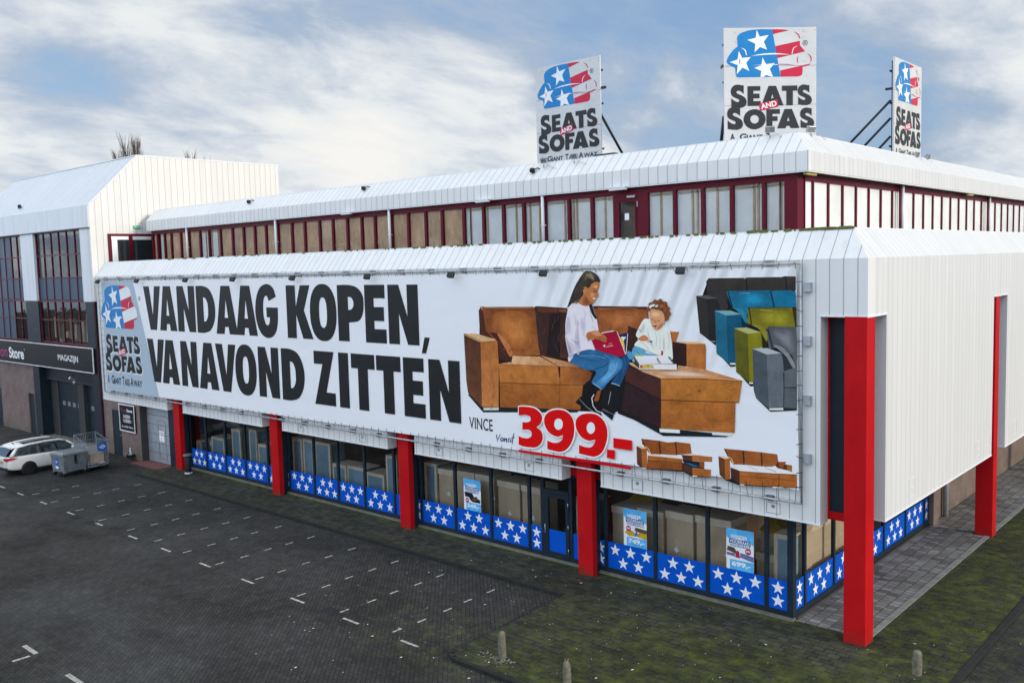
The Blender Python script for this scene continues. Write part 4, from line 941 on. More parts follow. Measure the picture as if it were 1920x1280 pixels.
large_sofa;p;0.446,0.139,0.033;;v;0;3348,745 3353,742 3357,739 3358,739 3353,742 3348,745
large_sofa;p;0.198,0.053,0.011;;v;0;3321,757 3325,753 3331,751 3331,751 3326,753 3322,757
large_sofa;p;0.446,0.139,0.033;;v;0;3322,756 3326,752 3332,750 3332,751 3326,752 3322,756
large_sofa;p;0.247,0.068,0.014;;v;0;3682,616 3688,613 3695,614 3695,615 3688,614 3682,617
large_sofa;p;0.661,0.246,0.062;;v;0;3683,616 3688,612 3696,614 3696,615 3689,613 3683,616
large_sofa;p;0.247,0.068,0.014;;v;0;3673,606 3679,604 3685,607 3685,607 3679,604 3673,607
large_sofa;p;0.661,0.246,0.062;;v;0;3674,605 3680,603 3686,606 3685,607 3680,604 3674,606
large_sofa;p;0.247,0.068,0.014;;v;0;3572,583 3581,582 3591,582 3591,582 3582,582 3572,584
large_sofa;p;0.661,0.246,0.062;;v;0;3573,583 3582,581 3592,581 3592,582 3582,582 3573,583
large_sofa;p;0.247,0.068,0.014;;v;0;3665,611 3672,609 3678,607 3678,608 3672,609 3666,612
large_sofa;p;0.661,0.246,0.062;;v;0;3666,610 3672,608 3678,606 3679,607 3672,609 3666,611
large_sofa;p;0.247,0.068,0.014;;v;0;3581,597 3590,597 3598,595 3598,596 3590,598 3582,598
large_sofa;p;0.661,0.246,0.062;;v;0;3582,597 3590,597 3598,595 3598,595 3591,597 3582,597
large_sofa;p;0.247,0.068,0.014;;v;0;3666,591 3672,593 3678,594 3678,594 3672,593 3666,592
large_sofa;p;0.661,0.246,0.062;;v;0;3666,590 3673,592 3679,593 3679,594 3673,593 3666,591
large_sofa;p;0.247,0.068,0.014;;v;0;3699,581 3704,579 3709,580 3709,580 3704,580 3700,582
large_sofa;p;0.661,0.246,0.062;;v;0;3700,580 3705,578 3710,579 3710,580 3705,579 3701,581
large_sofa;p;0.247,0.068,0.014;;v;0;3600,587 3609,584 3618,582 3618,583 3610,585 3601,588
large_sofa;p;0.661,0.246,0.062;;v;0;3601,586 3610,584 3619,582 3619,582 3610,585 3601,587
large_sofa;p;0.247,0.068,0.014;;v;0;3699,602 3710,604 3719,601 3720,602 3710,605 3699,603
large_sofa;p;0.661,0.246,0.062;;v;0;3700,601 3710,604 3720,601 3720,601 3710,604 3699,602
large_sofa;p;0.247,0.068,0.014;;v;0;3573,574 3584,574 3595,578 3594,579 3584,575 3573,574
large_sofa;p;0.661,0.246,0.062;;v;0;3573,573 3585,574 3595,578 3595,578 3585,574 3574,574
large_sofa;p;0.247,0.068,0.014;;v;0;3602,599 3614,599 3622,592 3623,593 3614,600 3602,600
large_sofa;p;0.661,0.246,0.062;;v;0;3602,599 3614,599 3623,592 3623,592 3615,599 3602,599
large_sofa;p;0.247,0.068,0.014;;v;0;3611,589 3619,590 3625,587 3626,588 3619,591 3611,589
large_sofa;p;0.661,0.246,0.062;;v;0;3612,588 3619,590 3626,587 3626,587 3620,590 3612,589
large_sofa;p;0.198,0.053,0.011;;v;0;3626,504 3632,501 3639,503 3639,504 3632,502 3626,504
large_sofa;p;0.551,0.192,0.046;;v;0;3626,503 3633,501 3639,503 3639,503 3633,501 3627,504
large_sofa;p;0.198,0.053,0.011;;v;0;3665,516 3675,512 3685,516 3685,517 3675,513 3666,517
large_sofa;p;0.551,0.192,0.046;;v;0;3666,516 3675,512 3686,516 3685,516 3675,512 3666,516
large_sofa;p;0.198,0.053,0.011;;v;0;3705,518 3715,520 3725,517 3725,518 3715,521 3705,519
large_sofa;p;0.551,0.192,0.046;;v;0;3705,517 3716,520 3726,517 3726,517 3716,520 3705,518
large_sofa;p;0.198,0.053,0.011;;v;0;3637,496 3642,494 3646,491 3647,491 3643,495 3638,497
large_sofa;p;0.551,0.192,0.046;;v;0;3638,496 3643,494 3647,490 3647,491 3644,494 3638,496
large_sofa;p;0.198,0.053,0.011;;v;0;3690,549 3697,548 3702,543 3703,543 3698,549 3690,550
large_sofa;p;0.551,0.192,0.046;;v;0;3690,549 3698,548 3703,542 3703,543 3698,548 3691,549
large_sofa;p;0.198,0.053,0.011;;v;0;3634,551 3641,553 3648,550 3648,550 3642,554 3633,552
large_sofa;p;0.551,0.192,0.046;;v;0;3634,550 3642,552 3649,549 3649,550 3642,553 3634,551
large_sofa;p;0.198,0.053,0.011;;v;0;3520,508 3531,506 3537,497 3538,497 3532,506 3520,509
large_sofa;p;0.551,0.192,0.046;;v;0;3520,508 3532,505 3538,496 3539,497 3532,506 3521,508
large_sofa;p;0.198,0.053,0.011;;v;0;3595,531 3601,525 3610,524 3610,525 3601,525 3596,532
large_sofa;p;0.551,0.192,0.046;;v;0;3596,531 3601,524 3610,524 3611,524 3602,525 3597,531
large_sofa;p;0.198,0.053,0.011;;v;0;3584,546 3589,542 3594,540 3594,541 3589,543 3585,547
large_sofa;p;0.551,0.192,0.046;;v;0;3585,546 3589,542 3595,540 3595,540 3590,542 3586,546
large_sofa;p;0.198,0.053,0.011;;v;0;3610,496 3619,494 3626,489 3626,490 3619,495 3610,497
large_sofa;p;0.551,0.192,0.046;;v;0;3611,496 3620,494 3626,489 3627,489 3620,494 3611,496
large_sofa;p;0.198,0.053,0.011;;v;0;3619,537 3628,535 3632,528 3633,529 3628,536 3620,538
large_sofa;p;0.551,0.192,0.046;;v;0;3620,536 3628,534 3633,528 3633,528 3629,535 3620,537
large_sofa;p;0.198,0.053,0.011;;v;0;3556,524 3560,520 3566,518 3566,519 3561,521 3557,525
large_sofa;p;0.551,0.192,0.046;;v;0;3557,524 3561,520 3567,517 3567,518 3561,520 3557,524
large_sofa;p;0.054,0.02,0.014;;v;0;3131,769 3134,763 3130,756 3131,756 3136,763 3133,770
large_sofa;p;0.142,0.048,0.026;;v;0;3133,768 3135,761 3131,755 3132,754 3137,761 3134,769
large_sofa;p;0.054,0.02,0.014;;v;0;3125,754 3124,743 3118,734 3120,733 3126,743 3127,754
large_sofa;p;0.142,0.048,0.026;;v;0;3126,752 3125,742 3120,732 3121,732 3127,742 3128,752
large_sofa;p;0.054,0.02,0.014;;v;0;3145,776 3146,769 3143,763 3144,762 3148,769 3146,776
large_sofa;p;0.142,0.048,0.026;;v;0;3146,774 3148,768 3144,762 3145,761 3149,768 3148,775
large_sofa;p;0.054,0.02,0.014;;v;0;3158,709 3156,700 3163,694 3164,696 3158,701 3159,708
large_sofa;p;0.142,0.048,0.026;;v;0;3159,707 3157,699 3164,693 3165,694 3159,700 3160,707
large_sofa;p;0.054,0.02,0.014;;v;0;3130,693 3137,683 3140,671 3142,672 3139,683 3132,693
large_sofa;p;0.142,0.048,0.026;;v;0;3132,692 3138,682 3141,670 3143,671 3140,682 3133,692
large_sofa;p;0.054,0.02,0.014;;v;0;3090,743 3091,734 3089,724 3091,724 3093,734 3092,743
large_sofa;p;0.142,0.048,0.026;;v;0;3092,742 3092,732 3090,723 3092,723 3094,732 3093,742
large_sofa;p;0.054,0.02,0.014;;v;0;3079,690 3079,676 3076,663 3078,663 3080,676 3081,690
large_sofa;p;0.142,0.048,0.026;;v;0;3080,689 3080,675 3078,662 3079,662 3082,675 3082,689
large_sofa;p;0.054,0.02,0.014;;v;0;3148,725 3145,714 3148,703 3149,703 3146,714 3150,725
large_sofa;p;0.142,0.048,0.026;;v;0;3150,724 3146,713 3149,702 3151,702 3148,713 3151,724
large_sofa;p;0.733,0.338,0.132;;v;0;2828,800 2848,798 2935,796 3041,800 3041,801 2935,797 2848,799 2828,802
large_sofa;p;0.85,0.521,0.25;;v;0;2746,710 2819,688 2892,695 2892,696 2820,690 2747,711
large_sofa;p;0.85,0.447,0.179;;v;0;3499,614 3612,622 3740,623 3740,625 3612,623 3499,615
reading_woman;s;0.029,0.131,0.274;0.036,0.174,0.364;v;2;3187,646 3202,666 3244,681 3278,682 3331,674 3367,661 3372,645 3366,626 3330,597 3297,566 3264,585 3280,618 3236,624 3192,640
reading_woman;p;0.016,0.089,0.206;;v;2;3370,665 3390,674 3400,677 3399,654 3386,627 3363,582 3332,588 3350,611 3372,637
reading_woman;s;0.045,0.181,0.359;;v;2;3331,656 3360,663 3374,647 3360,622 3299,573 3275,582 3315,620
reading_woman;s;0.061,0.222,0.414;;v;2;3331,652 3357,658 3369,644 3356,623 3303,579 3282,587 3317,620
reading_woman;s;0.08,0.268,0.468;;v;2;3331,648 3353,653 3364,641 3352,623 3307,586 3289,593 3319,621
reading_woman;s;0.102,0.318,0.533;;v;2;3331,643 3349,648 3358,638 3349,623 3312,592 3297,598 3321,621
reading_woman;s;0.13,0.374,0.602;;v;2;3331,639 3345,643 3352,635 3345,623 3316,599 3304,603 3323,622
reading_woman;p;0.01,0.045,0.107;;v;0;3270,622 3311,635 3328,649 3327,650 3310,637 3270,624
reading_woman;p;0.016,0.078,0.179;;v;0;3366,629 3329,596 3298,569 3300,568 3330,595 3367,628
reading_woman;p;0.202,0.447,0.655;;v;0;3219,661 3271,664 3314,659 3315,660 3271,665 3219,662
reading_woman;p;0.348,0.567,0.69;;v;0;3268,584 3284,576 3297,568 3298,569 3285,578 3270,585
reading_woman;p;0.348,0.567,0.69;;v;0;3333,588 3347,586 3362,582 3362,584 3348,588 3333,590
reading_woman;p;0.009,0.01,0.012;;v;0;3262,584 3297,568 3284,552 3270,535 3274,509 3296,498 3299,489 3267,500 3226,512 3202,522 3216,537 3250,555
reading_woman;p;0.012,0.013,0.015;;v;0;3333,587 3362,581 3367,564 3358,520 3341,500 3334,482 3301,501 3295,531 3306,559
reading_woman;p;0.322,0.078,0.018;;v;0;3284,563 3298,568 3288,536 3278,530 3271,535
reading_woman;p;0.692,0.689,0.641;;v;0;3270,552 3261,540 3266,517 3280,503 3292,500 3293,503 3282,505 3269,518 3265,540 3273,551
reading_woman;p;0.269,0.281,0.282;;v;0;3216,535 3243,512 3267,500 3297,491 3298,492 3268,502 3244,514 3217,536
reading_woman;p;0.269,0.281,0.282;;v;0;3301,510 3327,502 3339,499 3340,500 3328,503 3302,512
reading_woman;p;0.41,0.412,0.393;;v;0;3330,564 3324,539 3321,527 3322,526 3326,539 3332,564
reading_woman;s;0.826,0.751,0.77;;v;0;3214,821 3235,810 3254,808 3261,817 3278,791 3286,772 3293,732 3294,722 3274,712 3280,683 3256,682 3210,670 3196,658 3184,642 3178,651 3182,669 3172,706 3171,750 3177,780 3187,807
reading_woman;s;0.708,0.644,0.69;;v;0;3217,768 3221,733 3226,684 3214,665 3202,700
reading_woman;s;0.669,0.601,0.655;;v;0;3217,759 3220,730 3224,688 3214,672 3204,702
reading_woman;s;0.63,0.56,0.628;;v;0;3216,750 3220,726 3223,692 3215,679 3206,703
reading_woman;s;0.593,0.521,0.595;;v;0;3216,741 3219,722 3221,696 3215,686 3209,705
reading_woman;s;0.558,0.489,0.57;;v;0;3216,732 3218,719 3220,700 3215,693 3211,706
reading_woman;s;0.692,0.623,0.669;;v;0;3169,719 3182,705 3200,673 3191,649 3180,666
reading_woman;s;0.63,0.56,0.621;;v;0;3172,713 3182,701 3198,674 3190,654 3181,669
reading_woman;s;0.572,0.502,0.576;;v;0;3174,708 3183,698 3195,676 3189,659 3182,671
reading_woman;s;0.517,0.447,0.533;;v;0;3176,702 3183,694 3193,677 3188,665 3182,674
reading_woman;s;0.465,0.401,0.491;;v;0;3179,696 3184,691 3190,679 3187,670 3183,676
reading_woman;s;0.716,0.652,0.697;;v;0;3176,768 3189,774 3184,733 3171,721
reading_woman;s;0.684,0.623,0.676;;v;0;3176,765 3188,770 3184,736 3172,725
reading_woman;s;0.645,0.588,0.655;;v;0;3177,762 3186,766 3183,738 3174,730
reading_woman;s;0.615,0.56,0.635;;v;0;3178,759 3185,762 3182,740 3175,734
reading_woman;s;0.586,0.534,0.615;;v;0;3178,756 3183,759 3182,743 3176,738
reading_woman;s;0.716,0.652,0.697;;v;0;3233,775 3247,752 3239,726 3227,752
reading_woman;s;0.684,0.623,0.676;;v;0;3234,771 3246,752 3239,730 3229,752
reading_woman;s;0.645,0.588,0.655;;v;0;3234,768 3244,752 3238,734 3230,752
reading_woman;s;0.615,0.56,0.635;;v;0;3235,764 3242,752 3238,738 3232,751
reading_woman;s;0.586,0.534,0.615;;v;0;3235,760 3241,752 3238,742 3233,751
reading_woman;p;0.422,0.385,0.48;;v;0;3261,796 3266,779 3273,761 3275,761 3268,779 3262,796
reading_woman;p;0.422,0.385,0.48;;v;0;3216,763 3220,754 3217,752 3219,751 3222,754 3218,764
reading_woman;p;0.422,0.385,0.48;;v;0;3201,706 3216,694 3225,685 3226,686 3217,696 3202,707
reading_woman;s;0.042,0.034,0.026;;v;0;3246,906 3264,908 3283,902 3298,888 3300,876 3284,877 3271,871 3258,859 3242,862 3239,841 3221,824 3204,819 3181,802 3186,817 3205,856 3223,882
reading_woman;s;0.067,0.052,0.035;;v;0;3238,894 3252,906 3270,906 3285,894 3280,881 3267,885 3252,885 3241,875
reading_woman;s;0.099,0.076,0.047;;v;0;3241,894 3253,904 3269,904 3282,894 3278,882 3266,885 3253,885 3243,877
reading_woman;s;0.142,0.104,0.062;;v;0;3244,893 3254,902 3268,902 3279,893 3275,883 3265,886 3254,886 3246,879
reading_woman;s;0.19,0.139,0.078;;v;0;3247,893 3255,900 3266,900 3276,893 3273,885 3264,887 3255,887 3248,881
reading_woman;s;0.251,0.181,0.098;;v;0;3249,893 3256,898 3265,898 3273,892 3270,886 3264,888 3256,888 3251,883
reading_woman;p;0.387,0.29,0.16;;v;0;3266,902 3273,891 3277,882 3280,882 3275,892 3268,903
reading_woman;p;0.115,0.092,0.065;;v;0;3216,859 3204,837 3191,817 3193,816 3206,836 3219,858
reading_woman;s;0.022,0.02,0.022;;v;0;3259,817 3269,814 3278,791 3287,776 3282,771 3270,785 3262,803
reading_woman;s;0.523,0.181,0.06;;v;0;3240,861 3248,864 3260,859 3271,871 3284,877 3297,875 3298,865 3292,852 3295,839 3293,834 3287,832 3285,826 3280,820 3275,815 3265,815 3255,808 3235,810 3220,820 3231,829 3242,844
reading_woman;s;0.458,0.155,0.052;;v;0;3248,840 3265,821 3275,815 3265,814 3255,808 3238,811 3235,827
reading_woman;s;0.404,0.133,0.045;;v;0;3248,838 3264,821 3273,816 3264,815 3255,809 3240,812 3238,826
reading_woman;s;0.354,0.114,0.038;;v;0;3249,835 3262,821 3270,816 3262,816 3255,811 3242,813 3240,825
reading_woman;s;0.307,0.096,0.032;;v;0;3250,832 3261,820 3268,817 3261,816 3255,812 3244,814 3242,824
reading_woman;s;0.265,0.08,0.027;;v;0;3251,830 3260,820 3265,817 3260,817 3255,814 3246,815 3245,823
reading_woman;s;0.565,0.207,0.071;;v;0;3278,869 3293,869 3293,856 3284,857 3275,863
reading_woman;s;0.615,0.234,0.085;;v;0;3279,868 3292,868 3292,857 3284,858 3276,863
reading_woman;s;0.669,0.268,0.098;;v;0;3280,867 3291,867 3291,857 3284,858 3277,863
reading_woman;s;0.724,0.299,0.114;;v;0;3280,867 3290,866 3290,858 3284,859 3279,863
reading_woman;s;0.783,0.338,0.132;;v;0;3281,866 3289,866 3289,859 3284,860 3280,863
reading_woman;s;0.558,0.199,0.069;;v;0;3266,846 3279,846 3283,839 3274,830 3265,834
reading_woman;s;0.601,0.222,0.078;;v;0;3267,845 3278,845 3282,839 3274,831 3266,835
reading_woman;s;0.645,0.246,0.089;;v;0;3268,844 3278,844 3281,839 3274,832 3267,835
reading_woman;s;0.692,0.272,0.1;;v;0;3269,844 3277,844 3280,839 3274,833 3268,836
reading_woman;s;0.741,0.299,0.112;;v;0;3270,843 3276,843 3278,839 3274,834 3270,837
reading_woman;s;0.85,0.85,0.683;;v;0;3274,832 3286,831 3281,827 3276,828
reading_woman;p;0.247,0.05,0.028;;v;0;3272,832 3279,831 3287,831 3287,832 3279,832 3272,834
reading_woman;p;0.055,0.02,0.013;;v;0;3277,849 3284,848 3290,849 3289,852 3284,850 3278,852
reading_woman;p;0.087,0.029,0.014;;v;0;3276,856 3284,857 3292,856 3293,857 3284,858 3276,857
reading_woman;s;0.7,0.268,0.095;;v;0;3240,863 3248,864 3251,856 3249,849 3244,844 3240,851
reading_woman;p;0.265,0.08,0.027;;v;0;3243,860 3247,857 3245,850 3246,850 3249,857 3244,861
reading_woman;p;0.85,0.825,0.711;;v;0;3302,732 3342,739 3356,739 3307,728
reading_woman;p;0.018,0.018,0.093;;v;0;3365,729 3395,735 3390,676 3386,675
reading_woman;s;0.85,0.527,0.04;;v;0;3368,720 3378,718 3383,689 3376,696
reading_woman;p;0.741,0.784,0.77;;v;0;3371,723 3389,723 3379,712
reading_woman;p;0.85,0.85,0.8;;v;0;3393,732 3386,675 3388,675 3395,732
reading_woman;p;0.348,0.004,0.028;0.471,0.005,0.043;v;0;3304,730 3356,739 3385,673 3367,666 3321,674 3280,683 3267,710 3292,713
reading_woman;p;0.85,0.784,0.655;;v;0;3356,738 3385,673 3387,674 3358,739
reading_woman;p;0.85,0.666,0.589;;v;0;3307,695 3316,699 3315,690
reading_woman;p;0.85,0.489,0.446;;v;0;3319,691 3343,696 3343,698 3318,693
reading_woman;p;0.733,0.299,0.299;;v;0;3326,700 3339,702 3339,704 3326,701
reading_woman;s;0.477,0.158,0.047;;v;0;3250,728 3269,735 3290,737 3304,730 3319,721 3322,713 3317,705 3306,708 3289,713 3268,712 3253,709
reading_woman;s;0.733,0.29,0.102;;v;0;3269,732 3290,734 3304,726 3292,722 3275,726
reading_woman;p;0.198,0.059,0.021;;v;0;3292,721 3307,717 3320,710 3321,712 3308,718 3293,723
reading_woman;p;0.198,0.059,0.021;;v;0;3289,716 3304,711 3315,705 3316,706 3304,712 3290,718
reading_woman;p;0.741,0.514,0.137;;v;0;3249,715 3252,708 3255,709 3253,716
playing_child;s;0.097,0.299,0.491;;v;0;3390,683 3407,679 3413,663 3402,660 3392,668
playing_child;s;0.13,0.379,0.57;;v;0;3415,697 3443,694 3451,681 3491,676 3415,672 3406,677
playing_child;p;0.042,0.148,0.262;;v;0;3409,686 3423,684 3434,673 3435,674 3424,685 3410,687
playing_child;s;0.85,0.85,0.74;;v;0;3441,766 3452,775 3470,771 3479,749 3492,744 3508,759 3527,750 3534,726 3538,692 3538,667 3526,675 3497,676 3462,686 3432,696 3415,700 3424,712 3434,717 3422,726 3424,738
playing_child;s;0.844,0.792,0.697;;v;0;3458,757 3462,734 3470,712 3486,690 3473,694 3460,718
playing_child;s;0.783,0.735,0.655;;v;0;3459,752 3463,732 3470,712 3484,693 3472,697 3461,718
playing_child;s;0.724,0.681,0.615;;v;0;3460,747 3464,730 3470,713 3482,696 3472,700 3462,718
playing_child;s;0.669,0.63,0.576;;v;0;3461,742 3465,728 3469,714 3479,700 3471,702 3463,718
playing_child;s;0.615,0.588,0.539;;v;0;3463,737 3465,726 3469,715 3477,704 3470,706 3464,718
playing_child;s;0.844,0.792,0.697;;v;0;3511,736 3516,714 3512,682 3506,700
playing_child;s;0.783,0.735,0.655;;v;0;3511,732 3515,713 3512,685 3507,700
playing_child;s;0.724,0.681,0.615;;v;0;3511,729 3514,712 3512,688 3507,702
playing_child;s;0.669,0.63,0.576;;v;0;3511,725 3514,711 3512,691 3508,703
playing_child;s;0.615,0.588,0.539;;v;0;3511,722 3513,711 3512,695 3509,704
playing_child;s;0.844,0.792,0.697;;v;0;3441,757 3449,757 3438,736 3430,729
playing_child;s;0.783,0.735,0.655;;v;0;3441,755 3448,756 3438,737 3431,731
playing_child;s;0.724,0.681,0.615;;v;0;3441,754 3447,754 3438,738 3432,733
playing_child;s;0.669,0.63,0.576;;v;0;3440,752 3446,752 3439,739 3433,735
playing_child;s;0.615,0.588,0.539;;v;0;3440,751 3444,751 3439,740 3435,737
playing_child;p;0.465,0.048,0.062;;v;0;3503,690 3509,688 3508,677 3501,677
playing_child;s;0.608,0.222,0.087;;v;0;3431,722 3449,730 3462,721 3454,714 3435,714
playing_child;p;0.032,0.152,0.414;;v;0;3466,717 3476,714 3473,709 3465,712
playing_child;p;0.741,0.477,0.189;;v;0;3457,716 3466,719 3467,711 3459,710
playing_child;s;0.186,0.059,0.021;;v;0;3464,808 3477,822 3499,826 3516,821 3528,806 3530,786 3524,773 3514,772 3511,786 3496,794 3474,796 3465,796
playing_child;s;0.213,0.068,0.024;;v;0;3493,819 3509,820 3522,806 3522,788 3512,797 3498,806
playing_child;s;0.243,0.078,0.027;;v;0;3495,818 3509,818 3520,806 3520,790 3511,798 3500,806
playing_child;s;0.274,0.089,0.032;;v;0;3497,816 3509,816 3519,806 3519,793 3511,799 3501,806
playing_child;s;0.307,0.101,0.035;;v;0;3499,814 3509,814 3517,806 3517,795 3511,800 3502,806
playing_child;s;0.348,0.117,0.04;;v;0;3501,813 3509,813 3516,806 3516,797 3511,802 3504,806
playing_child;s;0.226,0.072,0.027;;v;0;3478,815 3476,811 3472,809 3467,810 3464,813 3464,816 3467,819 3472,820 3476,818
playing_child;s;0.226,0.072,0.027;;v;0;3492,823 3491,819 3486,817 3482,818 3479,821 3479,824 3482,827 3487,828 3491,826
playing_child;s;0.226,0.072,0.027;;v;0;3508,824 3506,821 3502,819 3498,820 3495,822 3495,826 3498,829 3503,830 3507,828
playing_child;s;0.226,0.072,0.027;;v;0;3524,817 3522,814 3518,812 3514,813 3511,815 3511,819 3514,822 3518,823 3522,821
playing_child;s;0.226,0.072,0.027;;v;0;3533,804 3531,801 3527,799 3522,799 3520,802 3520,806 3523,809 3527,809 3531,807
playing_child;s;0.226,0.072,0.027;;v;0;3535,791 3534,787 3530,785 3525,786 3522,789 3522,792 3525,795 3530,796 3534,794
playing_child;s;0.226,0.072,0.027;;v;0;3528,777 3527,774 3523,772 3518,772 3515,775 3515,779 3518,782 3523,782 3527,780
playing_child;s;0.226,0.072,0.027;;v;0;3472,803 3470,800 3466,798 3461,798 3458,801 3458,805 3462,808 3466,809 3470,807
playing_child;s;0.741,0.338,0.155;;v;0;3470,798 3490,802 3509,794 3515,777 3511,761 3500,748 3487,745 3476,753 3469,771
playing_child;s;0.774,0.369,0.176;;v;0;3474,794 3496,794 3503,783 3485,781 3473,783
playing_child;s;0.817,0.401,0.199;;v;0;3476,793 3494,794 3501,784 3485,782 3474,783
playing_child;s;0.85,0.435,0.224;;v;0;3477,792 3493,793 3499,784 3485,782 3476,784
playing_child;s;0.85,0.471,0.25;;v;0;3479,792 3492,792 3497,785 3485,783 3478,784
playing_child;s;0.85,0.514,0.278;;v;0;3480,791 3491,791 3495,785 3486,784 3480,785
playing_child;s;0.684,0.299,0.135;;v;0;3498,761 3510,768 3511,759 3500,748 3487,745 3490,750
playing_child;s;0.63,0.263,0.119;;v;0;3498,760 3508,766 3510,758 3500,749 3488,746 3491,751
playing_child;s;0.586,0.234,0.102;;v;0;3498,759 3507,764 3508,758 3500,750 3490,748 3492,751
playing_child;s;0.537,0.203,0.089;;v;0;3498,758 3506,763 3506,757 3500,751 3492,749 3493,752
playing_child;s;0.497,0.178,0.077;;v;0;3498,758 3504,761 3505,757 3500,752 3493,750 3494,753
playing_child;s;0.183,0.018,0.018;;v;0;3477,761 3491,759 3486,753 3480,756
playing_child;p;0.85,0.85,0.74;;v;0;3478,759 3490,758 3490,759 3479,761
playing_child;p;0.055,0.022,0.014;;v;0;3471,775 3476,772 3480,773 3480,775 3476,774 3472,776
playing_child;p;0.055,0.022,0.014;;v;0;3491,771 3497,769 3503,771 3502,772 3497,770 3492,773
playing_child;s;0.572,0.222,0.102;;v;0;3481,772 3490,770 3488,764 3480,766
playing_child;s;0.85,0.85,0.8;;v;0;3467,810 3479,815 3494,813 3490,807 3477,809 3470,803
playing_child;p;0.85,0.85,0.815;0.791,0.697,0.711;v;0;3415,672 3526,676 3544,656 3432,648
playing_child;p;0.338,0.304,0.317;;v;0;3487,666 3491,672 3503,654 3494,655
playing_child;p;0.087,0.092,0.089;;v;0;3524,673 3528,674 3546,657 3541,655
playing_child;p;0.063,0.059,0.062;;v;0;3414,670 3432,648 3431,636 3417,653
playing_child;p;0.348,0.547,0.062;;v;0;3415,675 3445,675 3446,672 3417,670
playing_child;p;0.85,0.792,0.74;;v;0;3432,648 3551,655 3552,640 3431,635
playing_child;p;0.615,0.471,0.107;;v;0;3434,647 3476,650 3480,640 3434,637
playing_child;p;0.256,0.29,0.04;;v;0;3453,648 3465,649 3461,642
playing_child;p;0.551,0.048,0.04;;v;0;3434,646 3442,646 3442,639 3434,639
reading_woman;p;0.087,0.068,0.049;;v;0;3248,898 3227,868 3199,841 3185,817 3186,817 3200,841 3227,868 3249,898
reading_woman;p;0.142,0.106,0.069;;v;0;3248,897 3228,868 3202,840 3187,817 3188,816 3202,840 3229,867 3249,897
reading_woman;p;0.016,0.013,0.012;;v;0;3249,897 3229,867 3207,840 3189,817 3190,816 3208,839 3230,866 3250,896
reading_woman;p;0.087,0.068,0.049;;v;0;3252,896 3230,866 3208,838 3192,816 3192,816 3209,838 3231,866 3253,896
reading_woman;p;0.142,0.106,0.069;;v;0;3252,895 3231,865 3209,838 3194,816 3194,816 3209,837 3232,865 3252,895
reading_woman;p;0.016,0.013,0.012;;v;0;3256,895 3233,865 3211,837 3196,816 3196,816 3212,836 3233,864 3257,894
reading_woman;p;0.087,0.068,0.049;;v;0;3255,894 3234,864 3212,836 3198,816 3198,816 3213,835 3235,864 3256,894
reading_woman;p;0.142,0.106,0.069;;v;0;3255,894 3235,864 3212,835 3200,816 3201,816 3213,834 3236,863 3256,893
reading_woman;p;0.016,0.013,0.012;;v;0;3257,893 3236,863 3215,834 3202,816 3203,815 3216,833 3237,863 3258,893
reading_woman;p;0.087,0.068,0.049;;v;0;3259,892 3237,862 3220,833 3204,816 3205,815 3220,832 3238,862 3260,892
reading_woman;p;0.142,0.106,0.069;;v;0;3259,891 3239,862 3218,832 3206,815 3207,815 3219,831 3239,861 3260,891
reading_woman;p;0.016,0.013,0.012;;v;0;3261,891 3240,861 3220,831 3208,815 3209,815 3220,830 3241,861 3262,890
reading_woman;p;0.087,0.068,0.049;;v;0;3262,890 3241,860 3222,830 3210,815 3211,815 3223,830 3242,860 3263,890
reading_woman;p;0.142,0.106,0.069;;v;0;3264,890 3242,860 3223,829 3212,815 3213,815 3224,828 3243,859 3265,889
reading_woman;p;0.016,0.013,0.012;;v;0;3267,889 3243,859 3226,828 3214,815 3215,814 3227,828 3244,859 3267,888
reading_woman;p;0.087,0.068,0.049;;v;0;3268,888 3245,858 3230,827 3216,815 3217,814 3230,827 3245,858 3269,888
reading_woman;p;0.615,0.554,0.641;;v;0;3180,775 3189,750 3185,726 3187,726 3191,751 3182,775
reading_woman;p;0.615,0.554,0.641;;v;0;3203,785 3211,770 3209,751 3211,751 3213,771 3204,786
reading_woman;p;0.669,0.601,0.669;;v;0;3240,800 3245,786 3242,766 3244,766 3247,786 3241,801
reading_woman;p;0.44,0.401,0.515;;v;0;3192,711 3207,701 3226,702 3226,703 3208,703 3193,712
reading_woman;p;0.44,0.401,0.515;;v;0;3188,701 3200,687 3203,675 3205,675 3202,687 3190,702
reading_woman;p;0.579,0.527,0.615;;v;0;3232,727 3247,720 3256,704 3257,704 3248,721 3233,728
reading_woman;p;0.615,0.56,0.641;;v;0;3269,752 3280,743 3289,729 3290,729 3282,744 3270,753
reading_woman;p;0.343,0.313,0.435;;v;0;3182,656 3207,667 3238,678 3237,679 3206,668 3181,657
reading_woman;p;0.017,0.087,0.206;;v;0;3208,663 3236,654 3281,650 3281,652 3237,655 3209,665
reading_woman;p;0.092,0.295,0.515;;v;0;3311,668 3330,661 3343,648 3345,649 3332,662 3312,670
reading_woman;p;0.269,0.521,0.711;;v;0;3356,650 3351,628 3329,608 3331,607 3352,627 3358,649
reading_woman;p;0.022,0.117,0.258;;v;0;3287,596 3311,611 3325,628 3323,629 3309,612 3286,597
reading_woman;p;0.008,0.05,0.116;;v;0;3369,629 3362,607 3352,590 3353,590 3364,607 3370,629
reading_woman;p;0.035,0.164,0.345;;v;0;3382,661 3385,646 3375,621 3377,621 3387,646 3384,662
playing_child;p;0.579,0.56,0.526;;v;0;3446,762 3448,748 3440,734 3442,734 3450,748 3448,762
playing_child;p;0.684,0.652,0.595;;v;0;3483,742 3488,724 3485,699 3487,699 3490,724 3485,742
playing_child;p;0.733,0.689,0.628;;v;0;3497,742 3499,722 3497,695 3499,695 3501,722 3498,742
playing_child;p;0.661,0.637,0.589;;v;0;3523,741 3528,718 3525,691 3526,691 3530,719 3525,741
